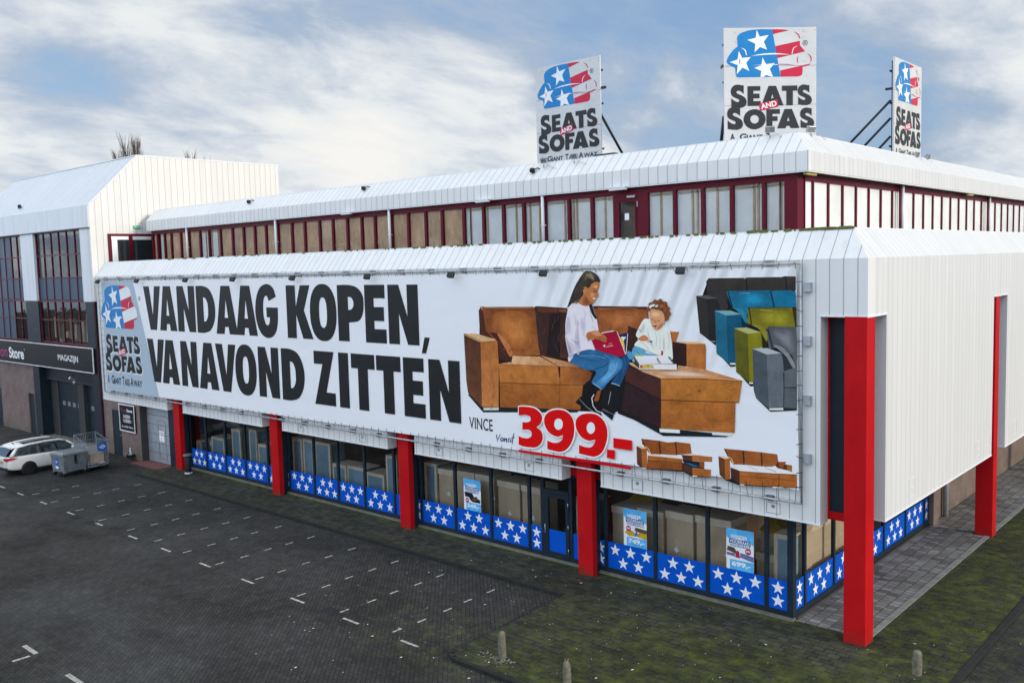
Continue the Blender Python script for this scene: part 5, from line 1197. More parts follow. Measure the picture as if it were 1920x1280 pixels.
playing_child;p;0.85,0.85,0.85;;v;0;3465,766 3470,753 3480,746 3481,747 3472,753 3466,767
playing_child;p;0.537,0.527,0.503;;v;0;3434,710 3451,704 3464,690 3465,691 3452,705 3435,711
playing_child;p;0.85,0.85,0.85;;v;0;3516,755 3502,745 3489,744 3490,743 3503,744 3517,754
playing_child;s;0.322,0.111,0.038;;v;0;3500,823 3499,822 3497,821 3495,822 3495,824 3497,825 3499,824
playing_child;s;0.13,0.039,0.014;;v;0;3509,818 3508,817 3506,817 3504,818 3504,819 3506,820 3508,820
playing_child;s;0.322,0.111,0.038;;v;0;3505,815 3504,814 3502,814 3501,815 3501,816 3502,817 3504,817
playing_child;s;0.446,0.178,0.062;;v;0;3491,814 3490,812 3488,812 3486,813 3486,814 3488,815 3490,815
playing_child;s;0.322,0.111,0.038;;v;0;3502,817 3501,815 3499,815 3498,816 3498,817 3499,818 3501,818
playing_child;s;0.13,0.039,0.014;;v;0;3504,815 3503,814 3501,813 3500,814 3500,816 3501,817 3503,816
playing_child;s;0.087,0.029,0.011;;v;0;3511,804 3510,802 3508,802 3506,803 3506,804 3508,805 3510,805
playing_child;s;0.087,0.029,0.011;;v;0;3505,819 3504,817 3502,817 3500,818 3500,819 3502,820 3504,820
playing_child;s;0.446,0.178,0.062;;v;0;3509,814 3508,812 3506,812 3504,813 3504,814 3506,815 3508,815
playing_child;s;0.087,0.029,0.011;;v;0;3523,811 3522,810 3520,810 3519,810 3519,812 3520,813 3522,813
playing_child;s;0.322,0.111,0.038;;v;0;3518,801 3517,800 3515,799 3513,800 3514,802 3515,803 3517,802
playing_child;s;0.087,0.029,0.011;;v;0;3486,808 3486,806 3484,806 3482,807 3482,809 3484,810 3486,809
playing_child;s;0.13,0.039,0.014;;v;0;3490,803 3489,801 3487,801 3485,802 3485,804 3487,804 3489,804
playing_child;s;0.13,0.039,0.014;;v;0;3512,799 3512,798 3510,798 3508,799 3508,800 3510,801 3512,801
playing_child;s;0.13,0.039,0.014;;v;0;3516,805 3515,804 3513,804 3512,804 3512,806 3513,807 3515,807
playing_child;s;0.322,0.111,0.038;;v;0;3489,812 3488,811 3486,810 3484,812 3485,813 3486,814 3488,814
playing_child;s;0.087,0.029,0.011;;v;0;3494,804 3494,803 3492,803 3490,804 3490,805 3492,806 3494,806
playing_child;s;0.446,0.178,0.062;;v;0;3498,809 3497,807 3495,807 3493,808 3493,810 3495,810 3497,810
playing_child;s;0.322,0.111,0.038;;v;0;3498,824 3497,823 3495,822 3494,823 3494,825 3495,826 3497,826
playing_child;s;0.322,0.111,0.038;;v;0;3505,802 3504,800 3502,800 3500,801 3500,802 3502,804 3504,803
playing_child;s;0.13,0.039,0.014;;v;0;3488,805 3487,804 3485,804 3484,804 3484,806 3485,807 3487,807
playing_child;s;0.13,0.039,0.014;;v;0;3504,800 3503,799 3501,799 3499,800 3499,801 3501,802 3503,802
playing_child;s;0.322,0.111,0.038;;v;0;3512,824 3511,822 3509,822 3508,823 3508,824 3510,825 3512,825
playing_child;s;0.322,0.111,0.038;;v;0;3496,801 3495,800 3493,799 3491,800 3491,802 3493,803 3495,803
playing_child;s;0.322,0.111,0.038;;v;0;3520,817 3519,816 3517,815 3516,816 3516,818 3517,819 3519,818
coloured_sofa_row;p;0.01,0.01,0.011;;v;0;3622,823 3643,874 3882,883 3890,728 3890,566 3855,562 3812,649 3799,707 3758,747 3736,764 3703,784 3670,805 3666,720
coloured_sofa_row;p;0.018,0.022,0.023;;v;0;3620,741 3667,709 3668,720 3666,732 3621,749
coloured_sofa_row;p;0.045,0.038,0.033;0.029,0.025,0.024;v;3;3640,876 3647,884 3748,884 3752,879 3756,885 3849,885 3855,887 3885,886 3885,852 3703,841 3700,808 3643,835
coloured_sofa_row;p;0.015,0.013,0.012;;v;0;3751,884 3754,852 3758,852 3755,884
coloured_sofa_row;p;0.015,0.013,0.012;;v;0;3857,887 3860,853 3863,853 3860,887
coloured_sofa_row;p;0.032,0.03,0.027;;v;3;3610,838 3641,831 3647,724 3620,742 3613,807
coloured_sofa_row;p;0.022,0.021,0.021;;v;3;3641,831 3673,831 3682,802 3666,715 3647,724
coloured_sofa_row;p;0.104,0.096,0.085;;v;0;3610,838 3641,840 3674,832 3641,830
coloured_sofa_row;s;0.042,0.036,0.035;;v;3;3663,844 3680,841 3700,820 3700,805 3683,801 3674,829
coloured_sofa_row;p;0.322,0.333,0.335;;v;0;3652,719 3666,719 3666,721 3652,721
coloured_sofa_row;p;0.01,0.018,0.023;;v;0;3672,690 3709,656 3723,658 3722,668 3702,673
coloured_sofa_row;p;0.011,0.122,0.206;0.01,0.164,0.282;v;3;3698,849 3710,851 3819,853 3828,811 3759,809 3755,788 3713,809
coloured_sofa_row;s;0.012,0.152,0.258;;v;3;3731,843 3788,846 3816,830 3802,814 3746,813
coloured_sofa_row;s;0.012,0.171,0.287;;v;3;3738,841 3787,844 3811,830 3799,816 3750,815
coloured_sofa_row;s;0.013,0.188,0.317;;v;3;3745,839 3785,841 3805,830 3795,818 3755,818
coloured_sofa_row;s;0.014,0.21,0.349;;v;3;3752,837 3783,839 3799,830 3791,821 3760,820
coloured_sofa_row;s;0.015,0.234,0.383;;v;3;3759,835 3782,836 3793,830 3787,823 3765,823
coloured_sofa_row;p;0.009,0.158,0.282;;v;3;3822,851 3870,853 3885,849 3887,812 3831,811
coloured_sofa_row;p;0.005,0.031,0.055;;v;0;3818,851 3827,811 3831,812 3822,852
coloured_sofa_row;p;0.005,0.031,0.055;;v;0;3702,848 3713,808 3717,809 3705,849
coloured_sofa_row;p;0.269,0.495,0.526;;v;0;3734,845 3765,845 3765,846 3735,846
coloured_sofa_row;p;0.017,0.131,0.206;;v;3;3665,800 3698,788 3702,666 3669,689
coloured_sofa_row;p;0.007,0.08,0.143;;v;3;3698,788 3740,792 3742,758 3722,752 3724,664 3702,666
coloured_sofa_row;p;0.198,0.385,0.409;;v;0;3665,800 3710,801 3740,792 3698,788
coloured_sofa_row;p;0.004,0.026,0.043;;v;0;3740,792 3758,782 3758,759 3742,757
coloured_sofa_row;s;0.022,0.214,0.317;;v;3;3720,808 3742,804 3756,785 3757,771 3749,774 3736,794
coloured_sofa_row;p;0.85,0.834,0.74;;v;0;3707,666 3723,667 3723,663 3708,662
coloured_sofa_row;p;0.012,0.015,0.011;;v;0;3728,644 3764,610 3773,611 3773,622 3754,625
coloured_sofa_row;p;0.162,0.136,0.011;0.226,0.196,0.013;v;3;3757,803 3765,808 3876,811 3884,774 3883,762 3812,757 3801,753 3774,767 3758,768
coloured_sofa_row;s;0.217,0.185,0.015;;v;3;3796,800 3851,804 3878,785 3865,766 3810,764 3789,783
coloured_sofa_row;s;0.247,0.21,0.016;;v;3;3801,797 3848,801 3871,785 3860,768 3813,767 3795,783
coloured_sofa_row;s;0.278,0.242,0.018;;v;3;3807,795 3845,798 3864,784 3855,771 3816,770 3802,783
coloured_sofa_row;s;0.312,0.272,0.019;;v;3;3812,792 3842,795 3858,784 3850,774 3820,773 3808,783
coloured_sofa_row;s;0.354,0.309,0.022;;v;3;3817,790 3840,792 3851,784 3845,776 3823,776 3815,783
coloured_sofa_row;p;0.033,0.029,0.007;;v;0;3876,811 3887,812 3889,763 3884,764
coloured_sofa_row;p;0.054,0.045,0.008;;v;0;3760,806 3766,768 3770,768 3764,806
coloured_sofa_row;p;0.601,0.554,0.242;;v;0;3792,803 3825,802 3825,803 3792,804
coloured_sofa_row;p;0.115,0.106,0.013;;v;3;3720,756 3758,744 3762,619 3725,644
coloured_sofa_row;p;0.234,0.207,0.01;;v;3;3758,744 3794,748 3798,710 3774,706 3772,617 3762,619
coloured_sofa_row;p;0.458,0.441,0.167;;v;0;3720,756 3755,759 3794,748 3758,743
coloured_sofa_row;p;0.025,0.019,0.005;;v;0;3794,748 3809,737 3812,711 3798,710
coloured_sofa_row;s;0.274,0.242,0.024;;v;3;3768,766 3793,763 3810,749 3810,725 3799,740 3787,757
coloured_sofa_row;p;0.85,0.834,0.74;;v;0;3761,620 3772,620 3772,617 3762,616
coloured_sofa_row;p;0.021,0.026,0.029;;v;0;3780,581 3818,550 3891,559 3890,566 3853,565
coloured_sofa_row;p;0.087,0.092,0.1;0.118,0.122,0.132;v;3;3809,754 3815,763 3887,764 3890,664 3876,693 3843,712 3815,708
coloured_sofa_row;s;0.121,0.125,0.135;;v;3;3827,752 3868,756 3881,734 3881,696 3848,720
coloured_sofa_row;s;0.145,0.148,0.157;;v;3;3832,748 3867,752 3878,734 3878,701 3850,722
coloured_sofa_row;s;0.169,0.174,0.182;;v;3;3837,745 3866,748 3875,733 3875,706 3852,723
coloured_sofa_row;s;0.198,0.203,0.209;;v;3;3842,742 3865,745 3872,733 3872,712 3854,725
coloured_sofa_row;s;0.23,0.234,0.239;;v;3;3848,739 3864,741 3869,732 3869,717 3856,727
coloured_sofa_row;p;0.032,0.034,0.038;;v;0;3810,757 3822,711 3827,712 3815,758
coloured_sofa_row;p;0.075,0.092,0.104;;v;3;3771,705 3809,694 3815,558 3780,582 3774,599
coloured_sofa_row;p;0.13,0.145,0.16;;v;3;3809,694 3852,698 3855,649 3853,560 3815,558
coloured_sofa_row;p;0.465,0.483,0.468;;v;0;3771,706 3812,709 3848,698 3809,693
coloured_sofa_row;p;0.031,0.034,0.038;;v;0;3848,698 3861,693 3879,659 3855,649 3852,681
coloured_sofa_row;s;0.247,0.255,0.262;;v;3;3828,717 3852,712 3873,690 3885,668 3879,662 3861,690 3843,705
coloured_sofa_row;p;0.115,0.128,0.137;;v;3;3855,654 3882,663 3890,664 3891,617 3855,614
coloured_sofa_row;p;0.094,0.106,0.116;;v;3;3855,612 3891,614 3891,564 3854,563
coloured_sofa_row;p;0.021,0.024,0.027;;v;0;3853,650 3854,613 3853,562 3855,562 3856,613 3856,650
coloured_sofa_row;p;0.029,0.034,0.038;;v;0;3855,612 3891,614 3891,616 3855,614
coloured_sofa_row;p;0.85,0.834,0.74;;v;0;3816,558 3853,562 3853,557 3816,554
storage_sofa;p;0.011,0.018,0.022;;v;0;3414,367 3433,354 3566,363 3594,353 3649,359 3646,364 3557,374
storage_sofa;p;0.3,0.082,0.018;;v;1;3433,439 3490,440 3492,401 3462,399 3443,419 3434,424
storage_sofa;p;0.341,0.096,0.023;;v;1;3491,440 3517,438 3542,442 3545,406 3495,403
storage_sofa;p;0.341,0.096,0.023;;v;1;3542,443 3588,443 3592,416 3558,409 3548,408
storage_sofa;p;0.054,0.016,0.009;;v;0;3488,439 3492,402 3496,403 3492,440
storage_sofa;p;0.054,0.016,0.009;;v;0;3540,442 3544,407 3548,407 3544,443
storage_sofa;p;0.13,0.034,0.009;;v;0;3431,438 3441,418 3461,398 3464,400 3445,420 3435,440
storage_sofa;p;0.141,0.044,0.018;;v;1;3415,417 3432,411 3433,358 3416,368
storage_sofa;p;0.404,0.122,0.027;;v;1;3432,411 3449,413 3450,357 3433,358
storage_sofa;p;0.85,0.581,0.354;;v;0;3415,417 3432,419 3449,413 3432,411
storage_sofa;p;0.85,0.453,0.242;;v;0;3443,418 3454,412 3460,398 3463,400 3456,414 3445,420
storage_sofa;p;0.85,0.689,0.57;;v;0;3462,399 3488,402 3508,399 3511,401 3532,402 3562,398 3510,396 3452,395
storage_sofa;p;0.404,0.122,0.024;;v;1;3452,394 3508,396 3562,398 3564,386 3510,384 3451,379
storage_sofa;p;0.3,0.084,0.019;0.262,0.073,0.016;v;1;3451,379 3564,386 3563,367 3449,357
storage_sofa;p;0.087,0.025,0.009;;v;0;3451,378 3509,383 3564,386 3564,387 3510,385 3451,380
storage_sofa;p;0.087,0.025,0.009;;v;0;3509,396 3510,384 3512,384 3511,396
storage_sofa;p;0.015,0.019,0.026;;v;0;3562,398 3594,396 3616,397 3630,389 3630,380 3597,378 3569,386
storage_sofa;p;0.017,0.164,0.373;;v;0;3570,390 3591,388 3615,384 3594,383
storage_sofa;p;0.85,0.697,0.539;;v;0;3558,410 3594,416 3631,417 3594,411
storage_sofa;p;0.105,0.034,0.016;;v;1;3560,409 3594,411 3594,396 3566,398
storage_sofa;p;0.46,0.146,0.032;;v;1;3594,413 3654,415 3653,402 3594,396
storage_sofa;p;0.307,0.078,0.015;;v;0;3616,398 3630,399 3630,381 3616,384
storage_sofa;p;0.08,0.028,0.016;;v;1;3562,389 3594,379 3594,357 3561,369
storage_sofa;p;0.41,0.122,0.027;;v;1;3594,379 3650,380 3649,360 3594,357
storage_sofa;p;0.85,0.85,0.831;;v;0;3594,357 3609,358 3609,356 3595,354
storage_sofa;p;0.85,0.85,0.831;;v;0;3431,357 3447,358 3447,356 3432,355
sleeper_sofa;p;0.011,0.018,0.022;;v;0;3675,370 3691,358 3732,350 3892,365 3892,370 3705,364
sleeper_sofa;p;0.311,0.087,0.018;;v;1;3689,441 3742,443 3745,406 3716,403 3701,422
sleeper_sofa;p;0.353,0.102,0.023;;v;1;3743,443 3792,444 3795,408 3749,406
sleeper_sofa;p;0.353,0.102,0.023;;v;1;3792,444 3836,444 3840,420 3823,411 3799,408
sleeper_sofa;p;0.054,0.016,0.009;;v;0;3741,442 3744,405 3748,406 3745,443
sleeper_sofa;p;0.054,0.016,0.009;;v;0;3791,444 3794,408 3798,409 3794,444
sleeper_sofa;p;0.13,0.034,0.009;;v;0;3688,440 3699,421 3715,402 3718,405 3702,423 3691,442
sleeper_sofa;p;0.112,0.034,0.013;;v;0;3830,415 3839,426 3862,421 3862,407 3838,409
sleeper_sofa;p;0.322,0.078,0.02;;v;0;3838,425 3860,428 3850,409 3842,414
sleeper_sofa;p;0.404,0.122,0.027;;v;1;3862,421 3875,421 3875,404 3862,407
sleeper_sofa;p;0.141,0.044,0.018;;v;1;3672,419 3690,414 3691,360 3675,371
sleeper_sofa;p;0.404,0.122,0.027;;v;1;3690,414 3705,417 3706,362 3691,360
sleeper_sofa;p;0.85,0.581,0.354;;v;0;3672,419 3690,421 3705,417 3690,414
sleeper_sofa;p;0.85,0.453,0.242;;v;0;3700,421 3709,415 3714,403 3717,404 3711,417 3701,423
sleeper_sofa;p;0.85,0.808,0.785;;v;0;3708,396 3717,402 3758,404 3803,406 3842,407 3892,400 3823,394 3734,388
sleeper_sofa;p;0.503,0.313,0.235;;v;0;3757,403 3783,396 3783,397 3758,404
sleeper_sofa;p;0.503,0.313,0.235;;v;0;3803,406 3832,398 3833,400 3803,407
sleeper_sofa;p;0.075,0.027,0.018;;v;1;3707,394 3734,388 3733,354 3708,364
sleeper_sofa;p;0.404,0.118,0.024;;v;1;3733,388 3823,394 3892,400 3892,366 3733,353
sleeper_sofa;p;0.087,0.025,0.009;;v;0;3734,374 3840,381 3892,383 3892,384 3840,382 3734,375
sleeper_sofa;p;0.087,0.025,0.009;;v;0;3840,395 3840,362 3842,362 3842,395
sleeper_sofa;p;0.13,0.034,0.009;;v;0;3733,387 3823,392 3892,398 3892,400 3823,394 3733,388
sleeper_sofa;p;0.85,0.85,0.831;;v;0;3733,353 3746,354 3746,352 3734,351
sleeper_sofa;p;0.85,0.85,0.831;;v;0;3824,360 3854,362 3854,361 3825,357
price_lettering;s;0.85,0.85,0.831;;v;0;2978,494! 3006,498 3047,496 3074,481 3079,465 3072,446 3058,434! 3074,425 3080,406 3073,385 3052,369 3024,363 2992,363 2973,368! 2973,396! 2992,391 3016,391 3031,401 3030,414 3014,418 2988,418! 2990,446! 3011,449 3028,457 3028,468 3014,472 2995,471 2976,467!
price_lettering;s;0.85,0.85,0.831;;v;0;3137,500 3171,497 3195,479 3204,448 3198,413 3177,380 3148,365 3120,364 3089,367! 3088,394! 3115,389 3139,393 3154,405 3159,418! 3128,409 3097,422 3079,447 3081,472 3102,491
price_lettering;s;0.85,0.85,0.831;;v;0;3253,499 3286,497 3312,480 3323,451 3320,418 3302,383 3275,366 3248,364 3212,369! 3211,395! 3235,390 3259,392 3275,406 3279,419! 3247,410 3218,422 3201,446 3202,472 3220,491
price_lettering;s;0.7,0.004,0.005;;v;0;2980,491! 3007,494 3045,492 3070,478 3075,462 3067,445 3052,434! 3069,425 3076,408 3070,388 3050,372 3024,368 2994,368 2976,372! 2977,399! 2995,395 3016,396 3030,405 3029,418 3017,422 2993,420! 2994,444! 3014,446 3027,452 3027,464 3015,468 2997,468 2980,464!
price_lettering;s;0.7,0.004,0.005;;v;0;3137,496 3169,493 3192,476 3199,447 3193,414 3174,384 3148,369 3121,368 3092,371! 3093,397! 3118,393 3138,397 3152,408 3154,420! 3131,413 3102,422 3084,445 3085,469 3104,487|3155,454 3154,448 3152,443 3148,439 3143,436 3138,435 3133,435 3128,437 3125,441 3122,445 3122,450 3123,456 3125,461 3129,465 3134,468 3139,469 3144,469 3149,467 3152,464 3155,459
price_lettering;s;0.7,0.004,0.005;;v;0;3254,495 3284,493 3308,477 3319,450 3315,418 3299,386 3274,370 3249,369 3214,372! 3215,398! 3238,394 3259,396 3272,409 3275,420! 3250,414 3223,423 3206,445 3205,469 3222,487|3275,454 3274,449 3272,444 3268,439 3264,437 3259,435 3254,436 3250,438 3247,441 3245,446 3244,451 3245,456 3247,461 3251,466 3255,468 3260,470 3265,469 3269,467 3272,464 3274,459
price_lettering;p;0.7,0.004,0.005;;v;0;3316,396 3344,397 3343,370 3315,371
price_lettering;p;0.7,0.004,0.005;;v;0;3339,432 3403,432 3403,403 3339,403
price_lettering;p;0.579,0.004,0.012;;v;0;2975,356 3400,357 3399,348 2975,348
from_lettering;p;0.013,0.016,0.132;;v;0;2876,392 2878,380 2881,369 2888,381 2896,394 2893,395 2885,381 2881,371 2882,381 2880,392
from_lettering;p;0.013,0.016,0.132;;v;0;2905,386 2897,385 2893,377 2898,370 2906,376 2905,384 2905,373 2908,373 2909,386 2902,377 2898,373 2897,377 2900,383 2905,383
from_lettering;p;0.013,0.016,0.132;;v;0;2910,385 2911,371 2918,382 2920,385 2920,372 2924,372 2923,386 2915,383 2913,373 2914,386
from_lettering;p;0.013,0.016,0.132;;v;0;2938,387 2930,387 2926,378 2930,372 2938,378 2938,385 2938,373 2941,373 2942,387 2935,378 2931,374 2930,379 2933,385 2938,384
from_lettering;p;0.013,0.016,0.132;;v;0;2954,405 2950,400 2946,384 2943,369 2946,369 2950,384 2953,400 2957,404
from_lettering;p;0.013,0.016,0.132;;v;0;2943,387 2951,389 2957,390 2957,392 2950,392 2942,390'''

# ================================================================== billboard
bb = empty('billboard',(0,0,0),'very long white banner advertising a brown sofa, laced to a pipe frame','billboard')
YBN=-.088
f=Flat((-40,YBN,0),(1,0,0),(0,0,1)); 
f.poly([[(.95,3.33),(8.5,3.40),(20,3.44),(30,3.52),(37.9,3.66),(38.93,3.60),(38.86,9.09),(30,9.06),(15,9.03),(1.06,9.01)]])
f.build('banner','banner_fabric',bb)
FR=((-40,YBN,0),(1,0,0),(0,0,1))
f=Flat(*FR,base=.004); f.poly([[(.96,3.345),(1.07,9.0),(4.55,9.015),(6.55,3.40)]]); f.build('grey_panel','banner_grey_print',bb)
f=Flat(*FR,base=.005,step=.0004)
for ch,x0,x1,z0,z1 in HEADLINE: f.glyph(ch,x0+40,x1+40,z0,z1)
f.build('headline_lettering','print_black',bb)
text(FR,'name_lettering','VINCE',27.57,28.63,4.0,4.39,'print_black',bb,h=.006,bold=.008)
parts={}; base={'large_sofa':.004,'reading_woman':.020,'playing_child':.036,'coloured_sofa_row':.004,'storage_sofa':.004,'sleeper_sofa':.004,'price_lettering':.050,'from_lettering':.006}
for ln in ART.strip().split('\n'):
    pn,kd,c1,c2,ax,tx,rings=ln.split(';')
    if pn not in parts: parts[pn]=Flat(*FR,base=base[pn])
    rs=[]
    for q in rings.split('|'):
        pts=[]
        for w_ in q.split(' '):
            cflag=1 if w_.endswith('!') else 0; a,b=w_.rstrip('!').split(','); pts.append((int(a)/100,int(b)/100,cflag))
        if pn not in('price_lettering','from_lettering'): pts=[(min(p[0],38.88),p[1],p[2]) for p in pts]
        rs.append(smooth_ring(pts) if kd=='s' and len(rs)==0 else [(p[0],p[1]) for p in pts])
    C=lambda q: tuple(float(v) for v in q.split(','))
    parts[pn].poly(rs,C(c1),C(c2) if c2 else None,ax,{0:.06,1:.72,2:.5,3:.55}[int(tx)])
for pn,fl_ in parts.items(): fl_.build(pn,'banner_print',bb)

# the seat-and-stars emblem with its words, in sign units (0..940 across, y down), mapped on to a box
def emblem_parts(fr, X, Y, parent, white=False, h0=.004, names=True):
    """X,Y: functions from the drawing's units to the frame"""
    mp_=lambda pts:[(X(p[0]),Y(p[1]),p[2] if len(p)>2 else 0) for p in pts]
    def S(f,pts): f.poly([smooth_ring(mp_(pts))])
    def Pp(f,pts): f.poly([[(a,b) for a,b,_ in mp_(pts)]])
    fb=Flat(*fr,base=h0); frd=Flat(*fr,base=h0+.0012); fw_=Flat(*fr,base=h0+.0024)
    S(fb,[(583,110,1),(480,108),(400,111),(320,124),(258,147),(230,178),(228,210),(232,275,1),(190,305),(145,360),(121,405),(125,432),(150,456),(205,480,1),(212,545),(222,570),(238,575,1),(668,574,1)])
    fb.build('emblem_stars_field','emblem_blue',parent)
    S(frd,[(583,110,1),(680,112),(755,121,1),(592,157,1)])
    Pp(frd,[(613,275),(865,225),(865,268),(918,330),(633,392)])
    S(frd,[(665,513,1),(970,450,1),(960,463),(920,476),(893,480,1),(890,545),(875,566),(845,574,1),(668,574,1)])
    S(frd,[(800,132,1),(850,160),(872,205,1),(862,205,1),(842,166)])
    S(frd,[(940,345,1),(975,375),(986,410),(972,442,1),(976,408),(966,378)])
    S(frd,[(852,370,1),(836,395),(836,425),(850,450,1),(844,425),(844,395)])
    S(frd,[(645,455,1),(740,458),(840,470,1),(740,452),(650,449,1)])
    S(frd,[(240,388,1),(258,420),(240,457,1),(248,422)])
    frd.build('emblem_stripes','emblem_red',parent)
    st=[[(425,112),(455,180),(547,165),(497,230),(530,308),(457,282),(403,333),(410,250),(330,210),(415,190)],
        [(243,317),(277,385),(365,378),(317,435),(350,515),(280,480),(220,545),(232,455),(150,425),(230,400)],
        [(485,383),(517,450),(608,440),(557,498),(590,574),(575,574),(520,555),(497,574),(462,574),(470,515),(398,485),(470,462)]]
    for q in st: Pp(fw_,q)
    S(fw_,[(262,284,1),(310,306),(326,360,1),(316,358,1),(302,315)])
    S(fw_,[(365,368,1),(480,347),(620,343),(770,360,1),(620,356),(480,360)])
    S(fw_,[(370,460,1),(500,452),(640,452,1),(640,458,1),(500,458)])
    S(fw_,[(842,272,1),(795,298),(780,352,1),(788,352,1),(802,303)])
    if white:
        Pp(fw_,[(594,158),(755,123),(805,130),(850,160),(868,205),(864,222),(612,272)])
        Pp(fw_,[(634,394),(918,332),(945,347),(976,385),(983,415),(968,447),(665,510)])
    fw_.build('emblem_stars','sign_white',parent)
def words_parts(fr, X, Y, parent, outline=False, h0=.004, bot=1088):
    def G(f,ch,x0,x1,y0,y1,g=0): f.glyph(ch,X(x0-g),X(x1+g),Y(y1+g),Y(y0-g))
    LET=[('S',160,320,646,872),('E',330,464,663,857),('a',470,697,663,857),('T',681,838,663,857),('S',843,987,655,857),
         ('S',122,282,865,1088),('o',289,513,889,1088),('F',522,660,893,1083),('a',632,860,893,1083),('S',868,1011,883,1084)]
    if outline:
        f=Flat(*fr,base=h0); 
        for l in LET: f.glyph(l[0],X(l[1]-2),X(l[2]+16),Y(l[4]+14),Y(l[3]-4))
        f.build('lettering_edge','sign_white',parent)
    f=Flat(*fr,base=h0+.004)
    for l in LET: G(f,*l)
    f.build('lettering','letter_charcoal' if not outline else 'print_black',parent)
    f=Flat(*fr,base=h0+.0072); f.poly([[(X(447),Y(838)),(X(460),Y(908)),(X(645),Y(868)),(X(632),Y(797))]]); f.build('red_tab','emblem_red',parent)
    o,u,v=(Vector(q) for q in fr)
    ox=o+u*X(470)+v*Y(893); uu=(u*(X(630)-X(470))+v*(Y(858)-Y(893))); vv=(u*(X(457)-X(470))+v*(Y(841)-Y(893)))
    text((ox,uu,vv),'tab_lettering','AND',0,1,0,1,'sign_white',parent,h=h0+.009,bold=.03)
def tagline(fr,x0,x1,z0,z1,mat,parent,h=.006):
    n=18; W=[('A',1,0,.06),('G',1,.12,.2),('IANT',.78,.205,.40),('T',1,.44,.50),('AKE-',.78,.505,.665),('A',1,.675,.755),('WAY',.78,.76,1.)]
    for s_,hh,a,b in W: text(fr,'tagline',s_,x0+(x1-x0)*a,x0+(x1-x0)*b,z0+(.25*(z1-z0) if 0 else 0),z0+(z1-z0)*hh,mat,parent,h=h,bold=.028)
# on the banner
X=lambda x:.846+(x-121)/(985-121)*4.01+0.0
Y=lambda y:8.78-(y-110)/(574-110)*2.17
emblem_parts(FR,X,Y,bb,white=True,h0=.006)
Xw=lambda x:1.06+(x-122)/(1011-122)*3.95; Yw=lambda y:6.30-(y-646)/(1088-646)*1.92
words_parts(FR,Xw,Yw,bb,outline=True,h0=.006)
tagline(FR,1.12,4.90,3.72,4.16,'print_black',bb,h=.007)
text(FR,'registered_mark','®',5.02,5.25,8.02,8.25,'letter_charcoal',bb,h=.007)
# pipe frame, lacing, brackets
m=MB(); r_=.03
zt0,zt1,zb0,zb1=9.10,9.17,3.247,3.291
PA=[(-39.343,YBN,9.105),(-1.03,YBN,9.175)]; PB=[(-39.31,YBN,3.235),(-1.0,YBN,3.285)]
for a,b in ((PA[0],PA[1]),(PB[0],PB[1]),(PB[0],PA[0]),(PB[1],PA[1])): m.tube([a,b],r_,8)
m.tube([(PA[0][0],YBN-.02,9.165),(PA[1][0],YBN-.02,9.235)],.014,6)
m.build('pipe_frame','galvanised',bb)
m=MB(); rr=random.Random(4)
k=0; x=-39.0
while x<-1.1:
    t=(x+39.343)/38.3; zt=9.105+.07*t; zb=3.235+.05*t
    dx=rr.uniform(-.05,.05)
    m.tube([(x+dx,YBN-.035,zt+.035),(x,YBN-.02,zt-.03),(x-dx,YBN-.008,9.0-.02+.07*t)],.0075,4,cap=False)
    zbb=3.33+.33*max(0,(x+39)/38)
    m.tube([(x+dx,YBN-.035,zb-.035),(x,YBN-.02,zb+.03),(x-dx,YBN-.008,zbb+.03)],.0075,4,cap=False)
    x+=.43
z=3.7
while z<9.1:
    m.tube([(-.96,YBN-.035,z),(-1.0,YBN-.03,z),(-1.14,YBN-.008,z+rr.uniform(-.04,.04))],.0075,4,cap=False)
    m.tube([(-39.37,YBN-.035,z),(-39.3,YBN-.03,z),(-38.98,YBN-.008,z+rr.uniform(-.04,.04))],.0075,4,cap=False); z+=.36
m.build('lacing_cord','black_plastic',bb)
for i in range(25):
    x=-38.6+i*1.53; t=(x+39.343)/38.3
    b=MB(); b.box(x-.11,x+.11,YBN+.028,YF-.001,9.09+.07*t,9.20+.07*t); b.build('bracket','grey_bracket',bb)
    if all(not(p-.6<x<p+.87) for p in PX[1:]):
        b=MB(); b.box(x-.10,x+.10,YBN+.028,YF-.001,3.17+.05*t,3.29+.05*t); b.build('bracket','grey_bracket',bb)
for z in (4.4,5.85,7.3,8.6):
    b=MB(); b.box(-.98,-.80,YBN+.028,YF-.001,z-.11,z+.11); b.build('bracket','galvanised',bb)
# the floodlights over the banner
where=['leftmost over the grey logo panel','over the start of the headline','over the first A of the headline','over the last A of the first headline word','over the K of the headline','over the P of the headline','over the blank white area right of the headline','just left of the printed woman','between the printed woman and the black sofa']
def floodlight():
    o=empty('floodlight',(0,0,0),'x','floodlight','floodlights over the billboard')
    m=MB(); m.tube([(.42,.10,.20),(.16,-.08,.13),(0,-.22,.05)],.014,6); m.build('arm','galvanised',o)
    m=MB(); m.obox((-.05,-.27,.01),(1,.25,0),(-.25,1,-.55),(0,.5,1),.12,.055,.085); m.build('lamp_head','black_plastic',o,bevel=.012)
    m=MB(); m.obox((-.05,-.262,-.074),(1,.25,0),(-.25,1,-.55),(0,.5,1),.10,.045,.004); m.build('lamp_glass','lamp_glass',o)
    return o
fl0=floodlight()
for i,x in enumerate([-38.72,-34.48,-29.83,-25.9,-21.6,-17.04,-12.78,-8.88,-4.2]):
    o=fl0 if i==0 else copy_tree(fl0); o.location=(x+.05,YBN-.02,8.98+.07*(x+39.3)/38.3)
    tag(o,'small black floodlight on a bracket arm, '+where[i])

